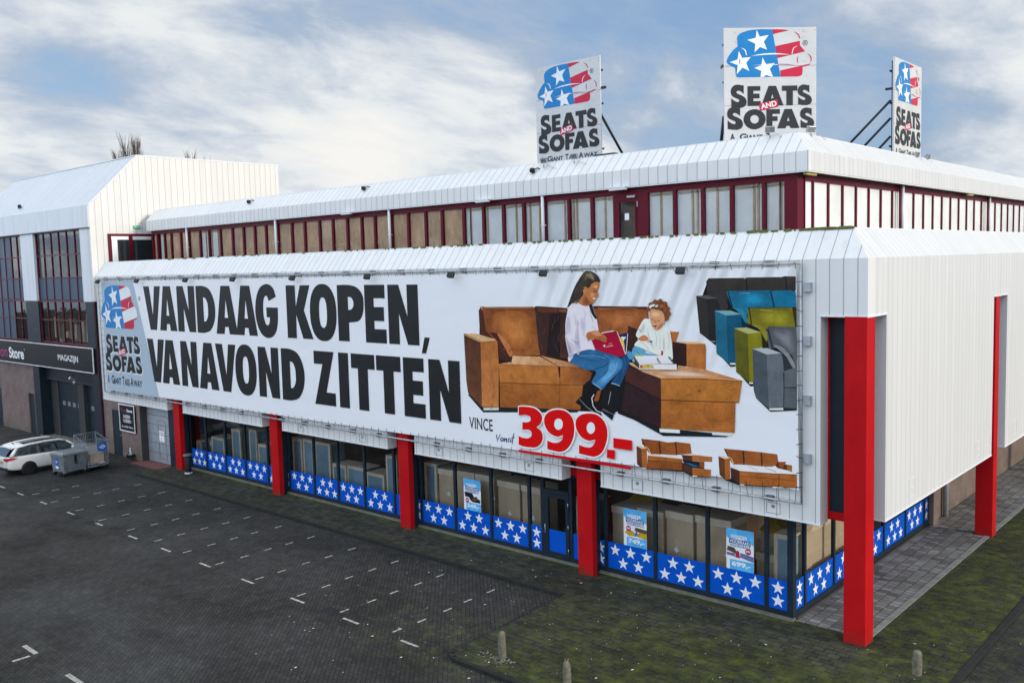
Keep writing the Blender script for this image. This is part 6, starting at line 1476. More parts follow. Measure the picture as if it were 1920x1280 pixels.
# ================================================================== roof signs
HS=3.46
def roof_sign(loc,rz,label,braces):
    ro=empty('roof_sign',loc,label,'roof sign','seat and star signs on the roof',rz)
    W2=1.41; fr=((0,-.031,0),(1,0,0),(0,0,1))
    m=MB(); m.box(-W2,W2,-.03,.03,0,HS); m.build('panel','sign_panel',ro)
    m=MB()
    for y in (467,850): z=HS-(y-92)*.003; m.box(-W2,W2,-.0325,-.03,z-.004,z+.004)
    for (a,b) in ((-1.36,HS-.08),(1.36,HS-.08),(-1.08,HS-.13),(-1.05,HS-.4),(1.02,HS-.12),(1.0,HS-.3),(1.02,HS-1.0),(1.1,HS-1.42),(-.95,HS-1.5),(.3,HS-2.95),(-1.3,HS-1.1)): m.box(a-.009,a+.009,-.034,-.03,b-.009,b+.009)
    m.build('panel_joint','grey_bracket',ro)
    X=lambda x:(x-563)*.003; Y=lambda y:HS-(y-92)*.003
    emblem_parts(fr,X,Y,ro); words_parts(fr,X,Y,ro)
    tagline(fr,X(150),X(985),Y(1192),Y(1128),'letter_charcoal',ro)
    text(fr,'registered_mark','®',X(892),X(945),Y(272),Y(220),'letter_charcoal',ro,h=.005)
    m=MB()
    for x in (-1.25,0,1.25): m.box(x-.04,x+.04,.03,.11,-.35,HS-.1)
    for z in (.4,1.9,3.0): m.box(-W2,W2,.11,.15,z-.03,z+.03)
    m.build('back_frame','navy_paint',ro)
    for x,z,run,rad in braces:
        MB().tube([(x,.13,z),(x,run,-.25)],rad,8).build('brace','navy_paint',ro)
    m=MB(); m.box(W2,W2+.16,.02,.10,HS-1.10,HS-1.02) if not braces or braces[0][0]>0 else m.box(-W2-.02,-W2+.02,.05,.28,HS-1.12,HS-1.04); m.build('side_bracket','black_plastic',ro)
    return ro
roof_sign((-11.365,4.143,12.74),0,'leftmost roof sign, flag coloured sofa emblem over black words, facing the car park',[(1.3,1.55,1.95,.045)])
roof_sign((-4.30,5.0,12.72),R(45),'middle roof sign with the sofa emblem, turned diagonally towards the building corner',[(-1.38,.9,.6,.05)])
roof_sign((-3.13,13.47,12.72),R(90),'rightmost roof sign, seen nearly edge on over the side roof, with three navy braces',[(-1.3,2.0,2.55,.045),(-1.3,1.38,1.85,.045),(-1.3,.75,1.15,.045)])
m=MB(); m.box(-9.7,-8.9,3.35,3.6,12.6,12.84); tag(m.build('roof_box','dark_lintel'),'low dark box on the roof edge right of the left roof sign','roof box')
def roof_lamp(loc,rz,label):
    o=empty('sign_floodlight',loc,label,'floodlight','floodlights below the roof signs',rz)
    m=MB(); m.obox((0,0,.14),(1,0,0),(0,1,.35),(0,-.35,1),.13,.05,.085); m.build('lamp_head','steel',o,bevel=.012)
    m=MB(); m.obox((0,.052,.155),(1,0,0),(0,1,.35),(0,-.35,1),.105,.004,.065); m.build('lamp_glass','lamp_glass',o)
    m=MB(); m.tube([(0,-.02,-.1),(0,-.02,.08)],.02,8); m.tube([(.05,-.05,.1),(.3,-.1,-.1),(.5,0,-.16)],.008,5); m.build('bracket','steel',o)
for (loc,rz,lb) in (((-11.5,2.95,12.66),0,'silver floodlight under the left corner of the left roof sign'),((-10.2,2.95,12.68),0,'silver floodlight under the right half of the left roof sign'),
    ((-3.35,3.05,12.76),R(35),'silver floodlight under the middle roof sign, on the front roof edge'),((-2.62,4.1,12.78),R(60),'silver floodlight under the right corner of the middle roof sign'),
    ((-2.62,13.0,12.70),R(90),'silver floodlight below the middle of the edge-on roof sign'),((-2.62,14.15,12.70),R(90),'silver floodlight at the right foot of the edge-on roof sign')):
    roof_lamp(loc,rz,lb)
for i,(x,z,y,lb) in enumerate([(-11.95,12.42,2.90,'small black lamp on the front roof slope below the left roof sign'),(-21.1,12.5,2.98,'small black lamp on the front roof slope, middle one of the three'),(-29.6,12.5,2.98,'small black lamp on the front roof slope nearest the warehouse')]):
    o=empty('slope_lamp',(x,y,z),lb,'lamp','small lamps on the front roof slope'); m=MB(); m.lathe([(.02,0),(.085,.01),(.10,.12),(.07,.16)],(0,-.05,.0),'z',12); m.build('lamp_head','black_plastic',o)
    m=MB(); m.tube([(0,-.02,.08),(.14,.06,.16),(.2,.12,.12)],.022,6); m.build('bracket','black_plastic',o)
o=empty('slope_lamp',(-50.1,.35,13.43),'small black lamp on the sloped roof of the warehouse','lamp'); m=MB(); m.lathe([(.02,0),(.1,.01),(.12,.12),(.05,.2)],(0,-.06,.02),'z',12); m.build('lamp_head','black_plastic',o); m=MB(); m.tube([(-.35,.0,.02),(0,0,.08)],.03,6); m.build('bracket','black_plastic',o)
for i,(loc,rz,mat,lb) in enumerate([((-8.2,2.55,11.59),0,'white_trim','white strip lamp under the eaves above the roof door'),((-14.05,2.55,11.59),0,'white_trim','white strip lamp under the eaves near the brown boarded windows'),((-21.8,2.55,11.59),0,'white_trim','white strip lamp under the eaves over the brown boarded windows'),
    ((-2.2,3.1,11.585),R(90),'brass_yellow','yellowed strip lamp under the eaves at the building corner'),((-2.2,17.9,11.585),R(90),'brass_yellow','yellowed strip lamp under the eaves far along the side')]):
    o=empty('eaves_lamp',loc,lb,'lamp','strip lamps under the eaves',rz); m=MB(); m.box(-.32,.32,-.06,.06,-.05,.03); m.build('diffuser',mat,o,bevel=.02); m=MB(); m.box(-.34,.34,-.07,.07,.03,.05); m.build('base','white_trim',o)
# exit light on the gable
o=empty('exit_sign',(XL+.004,2.46,11.85),'small green exit light on the white gable wall over the end windows','exit sign')
m=MB(); m.box(0,.06,-.20,.20,-.07,.08); m.build('housing','exit_green',o,bevel=.01); m=MB(); m.box(.06,.064,-.15,.10,-.012,.012); m.add([(.064,.10,-.045),(.064,.17,0),(.064,.10,.045)],[(0,1,2)]); m.build('arrow','sign_white',o)

# ================================================================== shop signs on the left
sg=empty('shop_sign',(-46.9,-.16,4.16),'long black sign board reading Store and MAGAZIJN above the garage doors','sign')
m=MB(); m.box(-10.3,6.60,-.03,.12,0,1.28); m.build('board','sign_black',sg)
m=MB(); ring(m,-10.34,6.64,-.04,1.32,.04,.04,.04,.04,-.05,-.001); m.build('board_frame','sign_white',sg)
fr=((0,-.031,0),(1,0,0),(0,0,1))
text(fr,'lettering','Store',-5.2,-2.85,.24,.92,'sign_white',sg,bold=.03); text(fr,'lettering','on',-6.65,-5.45,.27,.74,'sign_pink',sg,bold=.01)
text(fr,'lettering','MAGAZIJN',2.1,4.75,.36,.80,'sign_white',sg,bold=.015)
text(fr,'registered_mark','®',-2.78,-2.66,.78,.9,'sign_white',sg)
sg=empty('shop_sign',(-37.1,YF-.005,1.35),'small black loading sign reading LADEN LOSSEN between the dark door and the shutter','sign')
m=MB(); m.box(-.80,.80,-.09,0,0,1.32); m.build('board','sign_black',sg)
m=MB(); ring(m,-.84,.84,-.04,1.36,.045,.045,.045,.045,-.11,-.0905); m.build('board_frame','sign_white',sg)
fr=((0,-.091,0),(1,0,0),(0,0,1))
text(fr,'lettering','Store',.0,.62,.98,1.14,'sign_white',sg,bold=.03); text(fr,'lettering','Toon',-.62,-.06,.98,1.13,'sign_pink',sg,bold=.01)
text(fr,'lettering','LADEN',-.38,.34,.66,.83,'sign_white',sg,bold=.02); text(fr,'lettering','LOSSEN',-.40,.42,.43,.60,'sign_white',sg,bold=.02)
text(fr,'lettering','Ma-vr 08:00-17:00 uur',-.62,.66,.16,.25,'sign_white',sg,bold=.02)
o=empty('security_camera',(-42.95,-.2,3.62),'small silver camera hanging over the left garage door','camera')
m=MB(); m.tube([(0,.5,.5),(0,.05,.45),(0,0,.2)],.03,8); m.build('bracket','black_plastic',o); m=MB(); m.obox((0,-.05,.05),(1,0,0),(0,1,-.5),(0,.5,1),.07,.16,.07); m.build('camera_body','steel',o,bevel=.01); m=MB(); m.lathe([(.05,0),(.09,-.08),(.06,-.16)],(.14,.0,-.06),'z',10); m.build('lamp_head','lamp_glass',o)

# ================================================================== posters in the shop windows
def poster(x,kind,label,price,w_=.80,z0=1.01,h_=1.11):
    o=empty('poster',(x,.522,z0),label,'poster','winter sale posters'); fr=((0,-.006,0),(1,0,0),(0,0,1)); W=w_
    m=MB(); m.box(0,W,-.005,.005,0,h_); m.build('sheet','sign_white',o)
    f=Flat(*fr,base=.001); f.poly([[(0,h_),(W,h_),(W,h_*.66),(W*.85,h_*.72),(W*.5,h_*.80),(W*.1,h_*.74),(0,h_*.80)][::-1]]); f.build('sky_print','poster_blue',o)
    f=Flat(*fr,base=.002); f.poly([[(W*.1,h_*.64),(W*.9,h_*.64),(W*.88,h_*.755),(W*.1,h_*.755)]]); f.build('title_band','poster_dark_blue',o)
    f=Flat(*fr,base=.002); f.poly([[(W*.13,0.0),(W,0),(W,h_*.25),(W*.13,h_*.245)]]); f.build('price_field','poster_blue',o)
    text(fr,'lettering','WINTER',W*.16,W*.78,h_*.775,h_*.86,'sign_white',o,h=.004,bold=.03); text(fr,'lettering','VOORRAAD',W*.13,W*.86,h_*.655,h_*.74,'sign_white',o,h=.004,bold=.02)
    text(fr,'lettering','VOORDEALS',W*.13,W*.88,h_*.565,h_*.63,'poster_dark_blue',o,h=.004,bold=.02); text(fr,'lettering',price,W*.2,W*.9,h_*.07,h_*.21,'sign_white',o,h=.004,bold=.04)
    cx,cy=(W*.22,h_*.47) if kind!='b' else (W*.8,h_*.50)
    if kind=='d': cx,cy=W*.2,h_*.31
    f=Flat(*fr,base=.004); f.poly([ellipse(cx,cy,.085,.085,20)]); f.build('discount_badge','poster_red',o)
    text(fr,'lettering','50%',cx-.06,cx+.06,cy-.02,cy+.035,'sign_white',o,h=.006,bold=.03)
    f=Flat(*fr,base=.003)
    if kind=='y':
        f.poly([[(W*.05,h_*.34),(W*.25,h_*.27),(W*.48,h_*.29),(W*.48,h_*.38),(W*.40,h_*.42),(W*.14,h_*.43)]]); f.poly([[(W*.55,h_*.30),(W,h_*.24),(W,h_*.40),(W*.7,h_*.42)]]); f.build('sofa_print','poster_yellow',o)
        f=Flat(*fr,base=.0025); f.poly([[(W*.48,h_*.44),(W*.52,h_*.53),(W,h_*.51),(W,h_*.40),(W*.6,h_*.42)]]); f.build('sofa_print','poster_brown',o)
        f=Flat(*fr,base=.0035); f.poly([[(W*.46,h_*.30),(W*.52,h_*.28),(W*.64,h_*.36),(W*.56,h_*.44),(W*.5,h_*.38)]]); f.build('people_print','poster_violet',o)
    elif kind=='b':
        f.poly([[(W*.02,h_*.34),(W*.32,h_*.32),(W*.32,h_*.40),(W*.02,h_*.41)]]); f.poly([[(W*.5,h_*.33),(W,h_*.26),(W,h_*.39),(W*.7,h_*.43),(W*.52,h_*.44)]]); f.build('sofa_print','poster_violet',o)
        f=Flat(*fr,base=.0025); f.poly([[(W*.02,h_*.45),(W*.05,h_*.56),(W*.3,h_*.54),(W*.38,h_*.45),(W*.33,h_*.40)]]); f.build('sofa_print','poster_brown',o)
        f=Flat(*fr,base=.0035); f.poly([[(W*.33,h_*.31),(W*.5,h_*.30),(W*.48,h_*.46),(W*.40,h_*.49),(W*.34,h_*.42)]]); f.build('people_print','poster_red',o)
    else:
        f.poly([[(W*.08,h_*.42),(W*.05,h_*.57),(W*.5,h_*.56),(W*.6,h_*.46),(W*.97,h_*.38),(W*.96,h_*.28),(W*.5,h_*.28),(W*.35,h_*.36),(W*.3,h_*.42)]]); f.build('sofa_print','sign_black',o)
        f=Flat(*fr,base=.0035); f.poly([[(W*.46,h_*.33),(W*.6,h_*.31),(W*.82,h_*.38),(W*.8,h_*.48),(W*.56,h_*.44)]]); f.build('people_print','poster_brown',o)
poster(-13.40,'d','blue and white sale poster with black sofas and the price 349 in the shop window','349,-',.80,1.01,1.08)
poster(-6.76,'y','blue and white sale poster with yellow sofas and the price 749 in the shop window','749,-')
poster(-3.40,'b','blue and white sale poster with violet sofas and the price 699 in the shop window','699,-')

# ================================================================== goods standing in the shop windows
def carton(x0,x1,top,label,y=1.0,dp=.9,lb=None,zlab=None,lid=.22):
    o=empty('carton',((x0+x1)/2,y,.02),label,'carton'); hw=(x1-x0)/2-.035; t=top-.02+random.uniform(-.03,.03); o.rotation_euler=(0,0,R(random.uniform(-2,2)))
    MB().box(-hw,hw,0.035,dp,0,t-lid).build('carton_body','cardboard',o,bevel=.015)
    MB().box(-hw-.018,hw+.018,0,dp+.02,t-lid,t).build('lid','carton_lid',o,bevel=.02)
    if lb is not None:
        m=MB(); z=zlab; s=.10; m.add([(lb,.012,z-s),(lb+s,.012,z),(lb,.012,z+s),(lb-s,.012,z)],[(0,1,2,3)]); m.build('label_sheet','paper_white',o)
def wrapped(x0,x1,top,label,y=1.0,dp=.8,side='y'):
    o=empty('wrapped_sofa',((x0+x1)/2,y,.02),label,'wrapped sofa'); hw=(x1-x0)/2-.012; t=top-.02
    MB().box(-hw+.06,hw-.06,.03,dp,0.05,t-.06).build('wrapped_body','wrap_blue',o,bevel=.03)
    m=MB(); ring(m,-hw,hw,0,t,.11,.11,.11,.13,0.,.10); m.box(-hw,hw,.10,dp,t-.07,t); m.build('edge_guard','carton_lid',o,bevel=.012)
carton(-7.58,-6.66,1.99,'leftmost tall carton of the window with the 749 poster, partly behind it',lb=.35,zlab=1.2)
carton(-6.64,-5.68,2.05,'tall carton directly right of the 749 poster',lb=.2,zlab=1.15)
carton(-5.66,-4.69,2.13,'tall carton with a white label midway between the 749 and 699 posters',lb=-.1,zlab=.99)
carton(-4.67,-3.50,2.18,'wide tall carton directly left of the 699 poster',lb=.45,zlab=1.15)
carton(-2.95,-2.30,1.38,'low carton at the right edge of the 699 poster',y=1.25,dp=.7)
wrapped(-2.28,-1.75,2.05,'tall blue wrapped sofa in the corner window right of the 699 poster',dp=.55)
carton(-1.98,-1.70,2.3,'narrow carton at the corner of the shop, in the first side window',y=1.62,dp=.62)
carton(-2.45,-1.78,2.05,'tall shrink wrapped carton in the second side window by the corner',y=2.35,dp=1.4)
carton(-2.5,-1.80,2.0,'tall carton in the third side window, beside the corner pillar',y=3.9,dp=1.1)
wrapped(-15.92,-15.25,2.24,'tall blue wrapped sofa beside the third pillar, left of the 349 poster window')
carton(-15.23,-14.30,2.12,'tall carton left of the 349 poster, with a white label',lb=.1,zlab=1.22)
carton(-14.28,-13.36,2.14,'tall carton directly behind the left edge of the 349 poster')
carton(-13.34,-12.42,2.16,'tall carton directly behind the right edge of the 349 poster',lb=.40,zlab=1.4)
carton(-12.32,-11.25,2.11,'tall carton right of the 349 poster, with a white label',lb=.05,zlab=.98)
carton(-11.23,-10.36,2.08,'tall carton just left of the glass shop door',lb=.1,zlab=1.0)
wrapped(-9.0,-8.2,2.0,'blue wrapped sofa between the glass door and the fourth pillar',y=1.1)
wrapped(-24.15,-23.45,2.26,'slim tall blue wrapped sofa right behind the second pillar')
wrapped(-23.40,-22.66,2.29,'tall blue wrapped sofa, second in the window right of the second pillar')
wrapped(-22.60,-21.52,2.27,'broad tall blue wrapped sofa left of the low ones in the second window bay')
wrapped(-21.42,-20.5,1.50,'low blue wrapped sofa, left one of the low group in the second window bay')
wrapped(-20.47,-19.33,1.54,'low blue wrapped sofa in the middle of the low group, second window bay')
wrapped(-19.27,-18.18,1.43,'low blue wrapped sofa, right one of the low group in the second window bay')
wrapped(-18.07,-17.42,2.25,'tall blue wrapped sofa just left of the third pillar')
wrapped(-32.2,-31.75,1.25,'low blue wrapped sofa at the far left edge of the shop windows')
carton(-31.5,-30.6,1.22,'low carton in the leftmost shop window',y=1.3)
wrapped(-30.75,-29.60,1.60,'low blue wrapped sofa in the second shop window from the left')
wrapped(-28.95,-28.20,2.16,'tall wrapped sofa standing in the dark third shop window from the left')
wrapped(-27.50,-26.86,2.28,'tall blue wrapped sofa left of the low one before the second pillar')
wrapped(-26.80,-25.95,1.69,'low blue wrapped sofa just left of the second pillar')
for i,(x,y,z,wd,lb) in enumerate([(-7.1,1.7,1.9,.5,'mustard yellow cover lying behind the cartons left of the 749 poster'),(-2.9,2.4,1.75,.45,'mustard yellow cover behind the 699 poster, near the corner')]):
    o=empty('yellow_cover',(x,y,0),lb,'cover'); m=MB(); m.box(-wd,wd,0,.6,0,z-.1); m.build('stacked_carton','cardboard',o); m=MB(); m.add([(-wd,-.1,z-.1),(wd,-.1,z-.2),(wd*1.1,.7,z+.1),(-wd*.4,.5,z+.38),(0,.1,z+.1)],[(0,1,4),(1,2,4),(2,3,4),(3,0,4)]); m.build('fabric','yellow_cover',o)

# ================================================================== street furniture
def bollard(loc,label,h,r,seed,tilt=0.):
    rr=random.Random(seed); o=empty('stone_bollard',loc,label,'bollard','stone bollards'); o.rotation_euler=(tilt,tilt*.6,rr.uniform(0,3))
    m=MB(); prof=[(r*1.02,-.2),(r*1.0,0),(r*.98,h*.3),(r*.95,h*.6),(r*.92,h*.82),(r*.80,h*.92),(r*.5,h*.985),(r*.12,h)]
    m.lathe(prof,(0,0,0),'z',14); m.v=[(x+rr.uniform(-.008,.008),y+rr.uniform(-.008,.008),z+rr.uniform(-.006,.006)) for x,y,z in m.v]; m.build('post','stone',o)
bollard((-5.9,-5.79,0),'stone bollard standing in a pale broken patch at the corner of the paved island',.66,.095,1,.02)
bollard((-3.67,-6.11,0),'stone bollard cut off by the bottom edge, right of the one with the broken patch',.66,.095,2,-.02)
bollard((1.95,-.664,0),'stone bollard on mossy paving in front of the red corner pillar',.56,.105,3,.01)
m=MB(); rr=random.Random(8)
for i in range(60):
    a=rr.uniform(0,6.28); d=rr.gauss(.26,.13); x=-5.98+math.cos(a)*d*1.25; y=-5.98+math.sin(a)*d*.6; s=rr.uniform(.012,.038)
    m.obox((x,y,.005+s*.2),(math.cos(a*3),math.sin(a*3),.2),(-math.sin(a*3),math.cos(a*3),.1),(0,0,1),s,s*.8,s*.2)
tag(m.build('broken_concrete','concrete_light'),kind='stuff')
o=empty('ash_bin',(-30.82,-.2,0),'black cylindrical litter bin with a flat lid beside the first red pillar','litter bin')
m=MB(); m.lathe([(.17,0),(.19,.02),(.19,.06),(.15,.10)],(0,0,0),'z',18); m.build('foot','galvanised',o)
m=MB(); m.lathe([(.135,.08),(.14,.12),(.14,.80),(.13,.82)],(0,0,0),'z',18); m.build('bin_body','black_plastic',o)
m=MB(); m.lathe([(.12,.83),(.21,.85),(.22,.90),(.18,.94),(.03,.96)],(0,0,0),'z',18); m.build('lid','grey_bracket',o)
gl_=['drain grate set in the car park by the sixth bay marking','second drain grate from the left in the line of white markings','drain grate nearest the island, dark and square','leftmost drain grate in the line of white markings']
for i,(x,y) in enumerate([(-24.9,-6.4),(-26.5,-6.62),(-11.8,-6.39),(-27.75,-6.66)]):
    o=empty('drain_grate',(x,y,-.078),gl_[i],'drain grate','drain grates in the car park'); m=MB(); ring(m,-.24,.24,-.18,.18,.03,.03,.03,.03,0,.006)
    m.v=[(a,c,b) for a,b,c in m.v]; m.build('frame','black_plastic',o); m=MB()
    for k in range(7): m.box(-.2,.2,-.15+k*.045,-.13+k*.045,0,.004)
    m.build('bars','black_plastic',o)
o=empty('wall_spotlight',(-36.75,-.12,0),'small black spotlight on the ground by the brick wall near the shutter','spotlight')
m=MB(); m.obox((0,0,.12),(1,.2,0),(-.2,1,.3),(0,-.3,1),.22,.12,.09); m.build('lamp_head','black_plastic',o,bevel=.03); m=MB(); m.obox((.02,-.02,.215),(1,.2,0),(-.2,1,.3),(0,-.3,1),.10,.07,.006); m.build('lamp_glass','lamp_glass',o)
m=MB(); m.box(-37.12,-37.04,.0,.05,0,.45); tag(m.build('wall_box','white_trim'),'thin white box at the foot of the brick wall beside the spotlight','box')

# ================================================================== waste containers
o=empty('waste_container',(-35.9,-3.5,-.06),'grey metal wheeled waste container with a closed lid and a blue sticker','waste container',None,R(8)); o.scale=(1.08,1.08,1.08)
hx,hy=.50,.56; z0,z1=.20,.98
m=MB(); vs=[(-hx*.90,-hy*.9,z0),(hx*.9,-hy*.9,z0),(hx*.9,hy*.9,z0),(-hx*.9,hy*.9,z0),(-hx,-hy,z1),(hx,-hy,z1),(hx,hy,z1),(-hx,hy,z1)]
m.add(vs,[(3,2,1,0),(0,1,5,4),(1,2,6,5),(2,3,7,6),(3,0,4,7),(4,5,6,7)]); m.build('container_body','bin_metal',o,bevel=.015)
m=MB(); ring(m,-hx-.03,hx+.03,-hy-.03,hy+.03,.06,.06,.06,.06,z1-.05,z1+.01); m.v=[(a,c,b) for a,b,c in m.v]; m.build('rim','steel',o)
m=MB(); m.add([(-hx-.02,-hy-.02,z1+.015),(hx+.02,-hy-.02,z1+.015),(hx+.02,hy+.02,z1+.015),(-hx-.02,hy+.02,z1+.015),(-hx*.6,-hy*.8,z1+.09),(hx*.6,-hy*.8,z1+.09),(hx*.6,hy*.8,z1+.09),(-hx*.6,hy*.8,z1+.09)],[(0,1,5,4),(1,2,6,5),(2,3,7,6),(3,0,4,7),(4,5,6,7),(3,2,1,0)]); m.build('lid','bin_metal',o,bevel=.01)
m=MB(); m.box(hx-.0,hx+.03,-.05,.05,.62,.9); m.tube([(hx+.02,-.05,.6),(hx+.05,0,.52),(hx+.02,.05,.6)],.02,6); m.build('latch','black_plastic',o)
m=MB(); m.obox((-.05,-hy*.955,.62),(1,0,0),(0,1,.07),(0,-.07,1),.12,.012,.17); m.build('sticker','sticker_blue',o)
m=MB(); m.obox((-.05,-hy*.93-.012,.40),(1,0,0),(0,1,.07),(0,-.07,1),.10,.012,.05); m.build('label_sheet','paper_white',o)
m=MB(); m.obox((-.05,-hy*.955-.004,.66),(1,0,0),(0,1,.07),(0,-.07,1),.08,.012,.014); m.obox((-.05,-hy*.955-.004,.61),(1,0,.6),(0,1,.07),(0,-.07,1),.06,.012,.012); m.build('sticker_mark','sign_white',o)
for a in (-1,1):
    for b in (-1,1):
        ww=MB(); ww.lathe([(.03,-.025),(.085,-.025),(.095,0),(.085,.025),(.03,.025)],(a*hx*.8,b*hy*.8,.095),'x',16); wo=ww.build('wheel','rubber',o)
        mm=MB(); mm.box(a*hx*.8-.05,a*hx*.8+.05,b*hy*.8-.06,b*hy*.8+.06,.16,.22); mm.build('caster_fork','steel',wo)
o=empty('mesh_container',(-36.2,-2.3,-.06),'tall galvanised wire container with a blue sign panel, holding cardboard','waste container',None,R(5)); o.scale=(1.1,1.1,1.1)
hx,hy=.50,.50
m=MB(); 
for a,b,zt in ((-hx,-hy,1.55),(hx,-hy,1.25),(hx,hy,1.25),(-hx,hy,1.55)): m.tube([(a,b,.15),(a,b,zt)],.02,6)
for z in (.18,1.22):
    P4=[(-hx,-hy,z),(hx,-hy,z),(hx,hy,z),(-hx,hy,z)]
    for i in range(4): m.tube([P4[i],P4[(i+1)%4]],.018,6)
m.tube([(-hx,-hy,1.53),(-hx,hy,1.53)],.018,6); m.tube([(-hx,-hy,1.53),(hx,-hy,1.24)],.015,6); m.tube([(-hx,hy,1.53),(hx,hy,1.24)],.015,6); m.build('frame','bin_metal',o)
m=MB()
for k in range(12):
    q=-hx+.08*(k+.6); m.tube([(-hx,q,.2),(-hx,q,1.53)],.006,4,cap=False); m.tube([(hx,q,.2),(hx,q,1.22)],.006,4,cap=False); m.tube([(q,hy,.2),(q,hy,1.3)],.006,4,cap=False)
for k in range(8):
    z=.26+k*.125; m.tube([(hx,-hy,z),(hx,hy,z)],.006,4,cap=False); m.tube([(-hx,-hy,z),(-hx,hy,z)],.006,4,cap=False); m.tube([(-hx,hy,z),(hx,hy,z)],.006,4,cap=False)
m.build('wire_mesh','steel',o)
m=MB(); m.box(-hx,hx,-hy-.012,-hy+.012,.2,1.22); m.build('side_plate','bin_metal',o)
MB().box(-hx,hx,-hy,hy,.17,.19).build('floor_plate','bin_metal',o)
m=MB(); m.box(hx+.018,hx+.03,.02,.42,.83,1.17); sp_=m.build('sign_panel','sticker_blue',o)
m=MB(); m.box(hx+.03,hx+.034,.06,.38,.985,1.01); 
f=Flat((hx+.033,.22,1.0),(0,1,0),(0,0,1)); f.poly([ellipse(0,0,.10,.085,20),ellipse(0,0,.072,.060,20)]); f.build('panel_mark','sign_white',sp_); m.build('panel_mark','sign_white',sp_)
m=MB(); m.box(hx+.016,hx+.022,-.45,-.02,.83,1.15); m.build('clear_panel','lamp_glass',o)
for a in (-1,1):
    for b in (-1,1):
        MB().lathe([(.03,-.02),(.07,-.02),(.075,0),(.07,.02),(.03,.02)],(a*hx*.85,b*hy*.85,.075),'x',14).build('wheel','rubber',o)
m=MB(); m.obox((-36.0,-2.22,.50),(.06,1,0),(1,-.06,.1),(-.1,0,1),.32,.18,.24); tag(m.build('cardboard_box','cardboard'),'brown cardboard box squashed inside the wire container','box')
m=MB(); rr=random.Random(6)
for i in range(16): m.obox((-36.15+rr.uniform(-.3,.3),-2.3+rr.uniform(-.35,.35),.17+rr.uniform(0,.12)),(rr.random(),rr.random(),.3),(-rr.random(),1,.2),(0,0,1),.12,.09,.02)
tag(m.build('waste_paper','paper_white'),kind='stuff')

# ================================================================== parked estate car (nose towards the building)
car=empty('estate_car',(-38.52,-3.45,-.08),'white estate car parked nose-in beside the waste containers, with a dark glass roof','car',None,R(94.5))
# local: +x forward, +y left; length 4.55
ST=[ # x, half width low, half width belt, z bottom, z belt, z shoulder-top (bonnet or belt)
 (-2.26,.70,.74,.42,.86),(-2.20,.80,.84,.30,.93),(-1.95,.855,.875,.24,.98),(-1.4,.87,.885,.22,.97),(-.6,.875,.885,.20,.945),(.3,.875,.885,.20,.915),(1.0,.87,.875,.20,.89),(1.5,.86,.86,.21,.83),(1.95,.80,.80,.23,.74),(2.2,.66,.66,.28,.62),(2.28,.52,.52,.36,.52)]
m=MB(); rings=[]
for x,wl,wb,zb,zt in ST:
    zm=(zb*.55+zt*.45)
    rings.append([(x,-wl*.90,zb),(x,-wl*1.0,zb+.10),(x,-wb*1.015,zm+.06),(x,-wb*.985,zt-.08),(x,-wb*.93,zt),(x,-wb*.5,zt+.035),(x,0,zt+.045),(x,wb*.5,zt+.035),(x,wb*.93,zt),(x,wb*.985,zt-.08),(x,wb*1.015,zm+.06),(x,wl,zb+.10),(x,wl*.90,zb)])
n=13; vs=[p for r in rings for p in r]; fs=[]
for i in range(len(rings)-1):
    for k in range(n): fs.append((i*n+k,i*n+(k+1)%n,(i+1)*n+(k+1)%n,(i+1)*n+k))
fs+=[tuple(range(n)),tuple(range((len(rings)-1)*n,len(rings)*n))]
m.add(vs,fs,True); body=m.build('body','car_white',car); sb=body.modifiers.new('sub','SUBSURF'); sb.levels=sb.render_levels=2
# greenhouse: dark glass shell, white roof and pillars over it
GS=[(-2.12,.60,.98,.995),(-1.75,.66,.985,1.36),(-1.2,.685,.98,1.435),(-.4,.70,.955,1.46),(.25,.69,.93,1.435),(.62,.66,.915,1.33),(1.12,.60,.885,.93)]
def shell(grow,name,mat,f0=0,f1=99,top=False):
    m=MB(); n=7; rg=[]
    for x,wt,zb,zt in GS:
        wb=.815; k=(zt-zb)/.5
        wt2=wb-(wb-wt+.06)*min(1,k)
        rg.append([(x,-wb-grow,zb-.02),(x,-(wb*.35+wt2*.65)-grow,zb+(zt-zb)*.6),(x,-wt2-grow,zt-.03+grow),(x,0,zt+.02+grow),(x,wt2+grow,zt-.03+grow),(x,(wb*.35+wt2*.65)+grow,zb+(zt-zb)*.6),(x,wb+grow,zb-.02)])
    vs=[p for r in rg for p in r]; fs=[]
    for i in range(len(rg)-1):
        for k in range(n-1): fs.append((i*n+k,i*n+k+1,(i+1)*n+k+1,(i+1)*n+k))
    fs+=[tuple(range(n)),tuple(range((len(rg)-1)*n,len(rg)*n))]
    m.add(vs,fs,True); o_=m.build(name,mat,car); return o_,rg
gh,rg=shell(0,'windows','car_glass')
m=MB()
def strip3(pts,wd):
    m.tube(pts,wd,6)
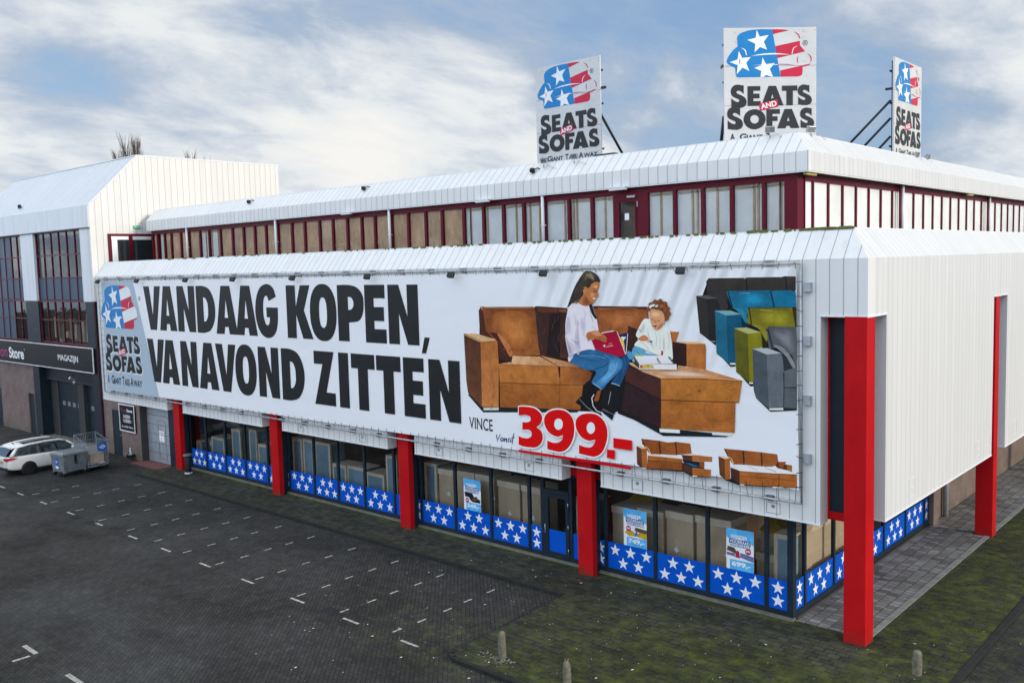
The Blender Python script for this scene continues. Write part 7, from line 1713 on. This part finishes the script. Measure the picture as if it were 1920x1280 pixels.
# roof skin: side rails, rear roof, and pillars in body colour
for s in (2,4):
    m.tube([tuple(Vector(r[s])+Vector((0,0,.012))) for r in rg[1:6]],[.05,.055,.055,.055,.05],8)
    m.tube([tuple(Vector(rg[5][s])),tuple(Vector(rg[6][s])+Vector((.05,0,-.0)))],[.045,.04],8)
    m.tube([tuple(Vector(rg[1][s])),tuple(Vector(rg[0][0 if s==2 else 6])+Vector((.02,0,.02)))],[.075,.085],8)
m.build('roof_rail','car_white',car)
m=MB(); a=rg[1]; b=rg[2]
q=[Vector(a[2]),Vector(a[3]),Vector(a[4]),Vector(b[2]),Vector(b[3]),Vector(b[4])]; up_=Vector((0,0,.022)); bk=Vector((-.22,0,-.02)); fwd=Vector((-.18,0,0))
m.add([q[0]+up_+bk,q[1]+up_+bk,q[2]+up_+bk,q[3]+up_+fwd,q[4]+up_+fwd,q[5]+up_+fwd,q[0]-up_+bk,q[1]-up_+bk,q[2]-up_+bk],[(0,1,4,3),(1,2,5,4),(0,6,7,1),(1,7,8,2)],True); m.build('rear_roof','car_white',car)
for s,k in ((0,2),(6,4)):
    m=MB()
    for (t0,off) in ((-.62,0),(.08,0)):
        m.tube([(t0+.02,math.copysign(.79,rg[0][s][1]),.96),(t0-.05,math.copysign(.72,rg[0][s][1]),1.38)],.03,6)
    m.build('door_pillar','black_plastic',car)
for sgn in (-1,1):
    m=MB(); m.lathe([(.04,-.06),(.10,-.05),(.11,.0),(.08,.05)],(0,0,0),'x',12); m.v=[(x+.78,y+sgn*.98,z*.75+1.0) for x,y,z in m.v]; mo=m.build('mirror','car_white',car)
    m=MB(); m.add([(-2.27,sgn*.45,.80),(-2.27,sgn*.74,.78),(-2.05,sgn*.885,.82),(-1.78,sgn*.90,.90),(-2.02,sgn*.875,.93),(-2.25,sgn*.74,.93),(-2.285,sgn*.45,.90)],[(0,1,5,6),(1,2,4,5),(2,3,4)]); 
    m.v=[(x-.02,y+sgn*.012,z) for x,y,z in m.v]; m.build('tail_light','tail_red',car)
    for xw in (-1.33,1.30):
        ar=MB(); ar.lathe([(.30,-.03),(.365,-.03),(.37,.01),(.30,.01)],(xw,sgn*.875,.30),'y',28); ar.build('wheel_arch','black_plastic',car)
        wq=MB(); wq.lathe([(.19,-.10),(.29,-.11),(.312,-.07),(.312,.07),(.29,.11),(.19,.10)],(xw,sgn*.80,.31),'y',28); wo=wq.build('wheel','rubber',car)
        mm=MB(); mm.lathe([(.02,-.03),(.20,-.03),(.205,.03),(.03,.03)],(xw,sgn*.84,.31),'y',24)
        mm.build('rim','black_plastic',wo)
        mm=MB()
        for k in range(10):
            a_=2*math.pi*k/10; mm.obox((xw+math.cos(a_)*.11,sgn*.877,.31+math.sin(a_)*.11),(math.cos(a_),0,math.sin(a_)),(0,1,0),(-math.sin(a_),0,math.cos(a_)),.09,.008,.014)
        mm.build('spokes','rim_dark',wo)
    m=MB(); m.box(-.75,-.55,sgn*.885-.008,sgn*.885+.014,.82,.845); m.box(.12,.32,sgn*.885-.008,sgn*.885+.014,.80,.825); m.build('handle','car_white',car)
m=MB(); m.add([(-2.235,-.56,1.0),(-2.235,.56,1.0),(-1.93,.56,1.37),(-1.93,-.56,1.37)],[(0,1,2,3)]); m.build('rear_window','car_glass',car)
m=MB(); m.box(-2.30,-2.20,-.65,.65,.30,.45); m.build('bumper_insert','black_plastic',car,bevel=.03)
m=MB(); m.box(-2.31,-2.285,-.26,.26,.66,.77); m.build('number_plate','brass_yellow',car)
m=MB(); m.tube([(-1.55,0,1.43),(-1.68,0,1.52)],.02,6); m.build('antenna','black_plastic',car)
